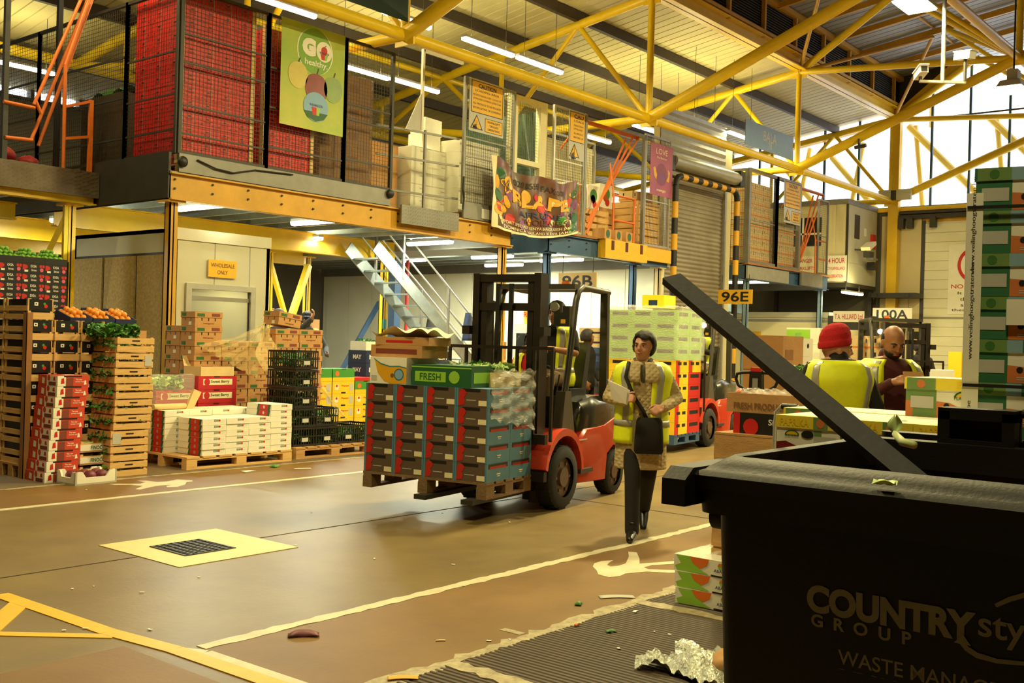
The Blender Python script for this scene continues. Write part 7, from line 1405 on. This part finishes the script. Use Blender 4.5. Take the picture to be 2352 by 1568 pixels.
pallet((5.0, 1.77, 0), .95, .80, 'pallet under the yellow lidded pepper cartons')
for k in range(6):
    for j in range(3): pepper((4.57+.285, 1.985-j*.315, .144+k*.1855), 0, .30, False, 'yellow lidded pepper carton in the front row of the low stack', 'yellow pepper cartons in the front row')
for k in range(7): pepper((5.37, 1.45, .144+k*.1855), 0, .6, False, 'yellow lidded pepper carton in the row behind', 'yellow pepper cartons in the row behind')
for k in range(6): pepper((5.37, 2.07, .144+k*.1855), 0, .6, False, 'yellow lidded pepper carton beside the bearded man', 'yellow pepper cartons beside the men')
pallet((5.4, 1.77, 0), .5, 1.26, 'pallet under the rear pepper cartons') if 0 else None
# ---- wooden bin with produce cartons and hand truck
wbn = slat_crate(.7, .8, 1.04, 6, 'pallet_wood', .06, .08); put_crate(wbn, 'wooden_bin', 'slatted wooden bin carrying the fresh produce carton', (6.12, 2.70, 0)); MB().bx(-.35, .35, -.4, .4, 1.03, 1.045).build('top_board', 'pallet_wood', bpy.data.objects['wooden_bin'])
sb_ = Bx(.4, .36, .125); sb_.disc('-x', .32, .35, .05, 1); sb_.tx('-x', 'Sin', .72, .62, .035, 2, width=.06); sb_.pr('-x', 0, .12, 0, 1, 1); place('tomato_tray', sb_.mesh('tomato_tray', ['black', 'red', 'white']), 'black carton with a red tomato on the wooden bin', 'box', (6.02, 2.82, 1.045))
place('fresh_produce_carton', (lambda b: (b.openbox(.006), b.tx('-x', 'FRESH PRODUCE', .5, .35, .04, 1, width=.34, bold=.03), b)[2])(Bx(.36, .44, .115)).mesh('fresh_produce_carton', ['cardboard', 'brown']), 'open brown carton reading FRESH PRODUCE on the tomato carton', 'box', (6.02, 2.84, 1.171))
filmsheet('loose_film', 'shiny film over greens in the fresh produce carton', lambda u, v: V(5.87+.3*u, 2.65+.38*v, 1.29+.015*math.sin(u*19+v*7)+.012*math.sin(v*23)), 18, 22, 'film_white')
pk_ = Bx(.3, .3, .075); pk_.tx('-x', 'PAPRIKA', .5, .5, .042, 1, width=.24, bold=.02); pk_.pr('top', 0, 1, 0, 1, 2); place('paprika_tray', pk_.mesh('paprika_tray', ['pepper_green', 'white', 'cream']), 'flat green carton reading PAPRIKA on the wooden bin edge', 'box', (5.93, 2.47, 1.045)); 
ht = thing('hand_truck', 'grey tubular hand truck handle standing before the wooden bin', 'hand truck', (5.62, 2.55, 0), 0)
MB().tube([(0, .085, .1), (0, .085, 1.12), (0, .08, 1.2), (0, .05, 1.235), (0, -.05, 1.235), (0, -.08, 1.2), (0, -.085, 1.12), (0, -.085, .1)], .013, 8).build('frame', 'steel_pale', ht, smooth=True); MB().cyl((0, -.045, 1.235), (0, .045, 1.235), .018).build('grip', 'black', ht, smooth=True); MB().bx(-.2, .0, -.15, .15, .02, .035).build('toe_plate', 'steel_grey', ht)
for s in (-1, 1): MB().cyl((.05, s*.14-.02, .09), (.05, s*.14+.02, .09), .09, n=16).build('wheel', 'rubber', ht, smooth=True)
# ---- pallet truck tiller
tl = D(1738, 872, 7.0); ptk = thing('pallet_truck', 'electric pallet truck with a looped tiller head and red button', 'pallet truck', (tl.x, tl.y, 0), rad(-82))
zt2 = tl.z
MB().bx(-.22, .22, .1, .5, .08, .62).build('motor_housing', 'truck_red', ptk); MB().bx(-.21, .21, .12, .48, .62, .66).build('cover', 'black', ptk); MB().tube([(0, .15, .62), (0, .02, zt2-.14)], .035).build('tiller_shaft', 'black', ptk, smooth=True)
for s in (-1, 1): MB().tube([(s*.03, 0, zt2+.05), (s*.10, 0, zt2+.045), (s*.135, 0, zt2+.035), (s*.142, 0, zt2-.0), (s*.125, 0, zt2-.04), (s*.07, 0, zt2-.075), (s*.02, 0, zt2-.09)], .011, 8).build('loop_handle', 'black', ptk, smooth=True)
MB().prism([(-.045, -.13), (.045, -.13), (.04, .055), (-.04, .055)], 1, -.03, .03, T=T3((0, 0, zt2))).build('control_head', 'black', ptk); MB().bx(-.035, .035, -.028, .028, zt2+.055, zt2+.08).build('belly_button', 'red', ptk); MB().bx(-.018, .018, -.033, -.03, zt2-.06, zt2+.01).build('keypad', 'grey', ptk)
for s in (-1, 1): MB().bx(s*.17-.08, s*.17+.08, .55, 1.6, .06, .12).build('fork', 'steel_dark', ptk); MB().cyl((s*.2-.03, .3, .08), (s*.2+.03, .3, .08), .08, n=16).build('wheel', 'rubber', ptk)
# ---- stacks beyond
wh = kmesh('holed', lambda: Bx(.5, .4, .22).disc('-x', .25, .6, .03, 1).disc('-x', .7, .6, .03, 1).disc('-y', .3, .6, .03, 1).disc('-y', .7, .6, .03, 1).mesh('holed_carton', ['carton_white', 'black'])); gp = kmesh('greenp', lambda: Bx(.5, .45, .21).pr('-x', 0, .7, .1, .9, 1).pr('-x', .25, .45, .3, .7, 2).disc('-y', .5, .6, .04, 3).mesh('green_print_carton', ['carton_white', 'ltgreen', 'teal', 'black']))
def stack(px, d, n, me, h, label, grp, name, nx=1, dx=.52):
    p = D(px, 800, d)
    pallet((p.x, p.y, 0), .6, .5, 'pallet under the ' + grp)
    for i in range(nx):
        for k in range(n): place(name, me, label, 'box', (p.x+.003*((k*7) % 5), p.y-i*dx, .144+k*h), 0, grp)
stack(1812, 13.0, 7, wh, .222, 'white carton with round hand holes stacked behind the pallet truck', 'holed white cartons behind the pallet truck', 'holed_carton'); stack(1795, 13.9, 7, KIND['brownc'], .392*.6, 'x', 'brown', 'brown_carton') if 0 else None
stack(1862, 13.6, 8, gp, .212, 'white carton with a lime green print near the red hatted man', 'green print cartons', 'green_print_carton'); stack(1776, 12.2, 4, KIND['brownc'], .392, 'brown carton stacked near the second driver', 'brown cartons near the second driver', 'brown_carton')
stack(1970, 19.0, 7, pc, .242, 'pale carton in the far stack under the trader sign', 'pale cartons under the trader sign', 'pale_carton', 2, .45); stack(2022, 20.0, 6, wh, .222, 'white holed carton in the far stack between the two men', 'white cartons between the two men', 'holed_carton'); stack(1835, 10.2, 3, KIND['brownc'], .392, 'brown carton of greens near the red hatted man', 'brown cartons near the red hatted man', 'brown_carton')
p = D(1835, 800, 10.2); greens('herbs', 'green herbs on the brown cartons near the red hatted man', p.x, p.y, .144+3*.392, .5, .4, 120, .08, .04, seed=555); p = D(2165, 835, 14); pallet((p.x, p.y, 0), .8, .6, 'pallet under the white packets by the far door')
for k in range(6): place('white_packet', Bx(.35, .28, .2).mesh('white_packet', 'white'), 'white paper wrapped packet stacked near the far door', 'packet', (p.x, p.y, .144+k*.2), .05*k, 'white packets near the far door')
p = D(2195, 832, 20); tag(MB().bx(p.x-.05, p.x+.05, p.y-.12, p.y+.12, 0, p.z+.2).build('bollard', 'yellow'), 'yellow bollard by the far door', 'bollard')
# ================================================================== FOREGROUND FLOOR THINGS
def abate():
    b = Bx(.36, .44, .097); f = '-x'; b.pg(f, [(.04, .95), (.30, .98), (.42, .55), (.40, .3), (.55, .05), (.05, .02), (.02, .3), (.12, .5)], 1); b.pg(f, [(.25, .98), (.55, .98), (.52, .6), (.42, .35), (.30, .6)], 2, .003); b.disc(f, .72, .68, .016, 1, off=.003); b.pg(f, [(.68, .7), (.76, .7), (.74, .86), (.70, .86)], 2, .004); b.tx(f, 'ABATE', .72, .38, .018, 3, width=.085, bold=.01); b.pr(f, .58, .8, .0, .1, 4); b.pr('-y', .2, .6, .2, .8, 1); return b.mesh('pear_carton', ['carton_white', 'ltgreen', 'orange', 'navy', 'black'])
am = kmesh('abate', abate)
for k in range(3): place('pear_carton', am, 'white carton with green and orange print stacked on the grooved floor', 'box', (5.79, 3.03+.006*k, .009+k*.0975), -.03*k+.04, 'pear cartons on the grooved floor')
filmsheet('loose_film', 'clear film over the top pear carton', lambda u, v: V(5.62+.34*u, 2.84+.38*v, .307+.02*abs(math.sin(u*9+v*5))+.015*math.sin(v*17)), 18, 20, 'film_white')
mat('foil', '#b9bcae', .25, .3, var=.3, scale=20, bump=1., bscale=40)
tag(MB().grid(lambda u, v: V(4.30+.42*u+.05*math.sin(v*5), 2.70-.52*v+.04*math.sin(u*7), .012+.05*abs(math.sin(u*11+v*6)*math.sin(v*9+u*4))+.02*math.sin(u*31+v*27)**2), 34, 36).build('crumpled_film', 'foil', None, smooth=2), 'crumpled sheet of shiny plastic film on the grooved floor', 'plastic film')
mb = MB(); mb.sph((0, 0, .05), (.12, .09, .05), 14, 8); mb.v = [(x*(1+.1*math.sin(7*y*10)), y, max(.008, z+.012*math.sin(x*40))) for x, y, z in mb.v]; place('paper_bag', mb.mesh('paper_bag', 'cardboard', 2), 'crumpled brown paper bag beside the black bin', 'bag', (4.62, 2.36, 0), .4)
def scrap(name, label, px, w, d, m, rz=0, h=.004, cat='litter', up=0):
    p = G(*px); mb = MB(); mb.grid(lambda u, v: (-w/2+w*u, -d/2+d*v+.1*w*math.sin(u*3), h+up*math.sin(u*PI)*math.sin(v*PI)+.15*up*math.sin(u*9)), 8, 6); o = mb.build(name, m, None, smooth=2, loc=(p.x, p.y, .004 if p.y > 3.4 else .009), rz=rz); sm = o.modifiers.new('s', 'SOLIDIFY'); sm.thickness = .003; return tag(o, label, cat)
scrap('radicchio_leaf', 'dark red radicchio leaf lying on the brown walkway', (697, 1462), .16, .07, 'radicchio', -.7, .006, 'leaf', .03); scrap('paper_label', 'white printed label strip lying by the grooved floor edge', (1417, 1373), .22, .07, 'ltgrey', -.75, .004, 'label'); scrap('green_leaf', 'small green leaf scrap on the brown walkway', (1330, 1390), .06, .04, 'leaf', .4, .005, 'leaf', .02)
scrap('carrot_scrap', 'orange peel scrap on the grooved floor', (1325, 1440), .04, .02, 'orange', .3, .005, 'peel', .01); scrap('green_leaf', 'small leaf on the grooved floor beside the peel', (1403, 1455), .06, .03, 'leaf', -.5, .005, 'leaf', .01); scrap('wood_chip', 'small wooden chip on the brown walkway', (1012, 1473), .05, .012, 'cardboard_pale', -.7, .004, 'chip'); scrap('paper_scrap', 'oval white paper scrap before the kiwi pallet', (570, 1083), .14, .10, 'white', 0, .004, 'paper'); scrap('paper_scrap', 'long white paper scrap on the far walkway', (695, 1077), .2, .05, 'white', -.4, .004, 'paper'); scrap('green_leaf', 'sprig of green leaf before the kiwi pallet', (632, 1073), .12, .08, 'leaf', .4, .006, 'leaf', .03); scrap('paper_scrap', 'tiny white paper fleck on the grooved floor', (1460, 1408), .05, .02, 'white', .2, .004, 'paper')
scrap('orange_flap', 'orange card flap at the painted line', (925, 1562), .14, .05, 'gold', -.75, .004, 'card'); rnd = random.Random(3)
for i in range(26):
    px = (rnd.uniform(100, 1600), rnd.uniform(1120, 1500)); scrap('litter_fleck', 'tiny pale fleck of litter on the road', px, rnd.uniform(.012, .03), rnd.uniform(.008, .015), 'white', rnd.uniform(0, 3), .003)['group'] = 'litter flecks on the road'
# ================================================================== CAMERAS, SPEAKERS
cc = D(2165, 188, 18); cv = thing('cctv_mast', 'white pole with two security cameras hanging from the roof', 'camera', cc)
MB().cyl((0, 0, 0), (0, 0, zhi(cc.y)-cc.z-.02), .035).build('pole', 'steel_pale', cv); MB().bar((-.25, .3, 0), (.25, -.3, 0), .06, .04).build('cross_arm', 'white', cv)
for s, rzz in ((-1, .5), (1, 2.2)):
    c_ = V(-s*-.22, s*-.30, .14 if s < 0 else .45); b_ = MB(); T = T3(tuple(c_), rad(215) if s < 0 else rad(60), 0, rad(-8)); b_.bx(-.16, .2, -.07, .07, -.06, .07, 0, T); b_.bx(-.2, .22, -.08, .08, .07, .085, 0, T); o = b_.build('camera_housing', 'white', cv); g = MB(); g.bx(.2, .205, -.05, .05, -.04, .05, 0, T); g.build('lens_window', 'black', o); MB().cyl((c_.x, c_.y, .02), (c_.x, c_.y, c_.z-.05), .03).build('bracket', 'steel_dark', cv)
sp_ = thing('speaker_pair', 'pair of grey control boxes on the gable column', 'box', (34.1, 12.15, 6.62)); MB().bx(-.12, 0, .02, .42, -.17, .17).build('box', 'cabin_grey', sp_); MB().bx(-.12, 0, -.62, -.16, -.17, .17).build('box', 'cabin_grey', sp_); MB().bx(-.1, .02, -.16, .02, -.15, .15).build('bracket', 'steel_dark', sp_)
q = PX(1972, 338, 26.9); sc_ = thing('security_camera', 'small dark security camera clamped under the big truss tube', 'camera', q); MB().cyl((0, .1, 0), (0, -.2, .03), .05).build('body', 'steel_dark', sc_); MB().cyl((0, 0, 0), (0, 0, .22), .025).build('clamp', 'steel_dark', sc_)
bpy.context.view_layer.update()
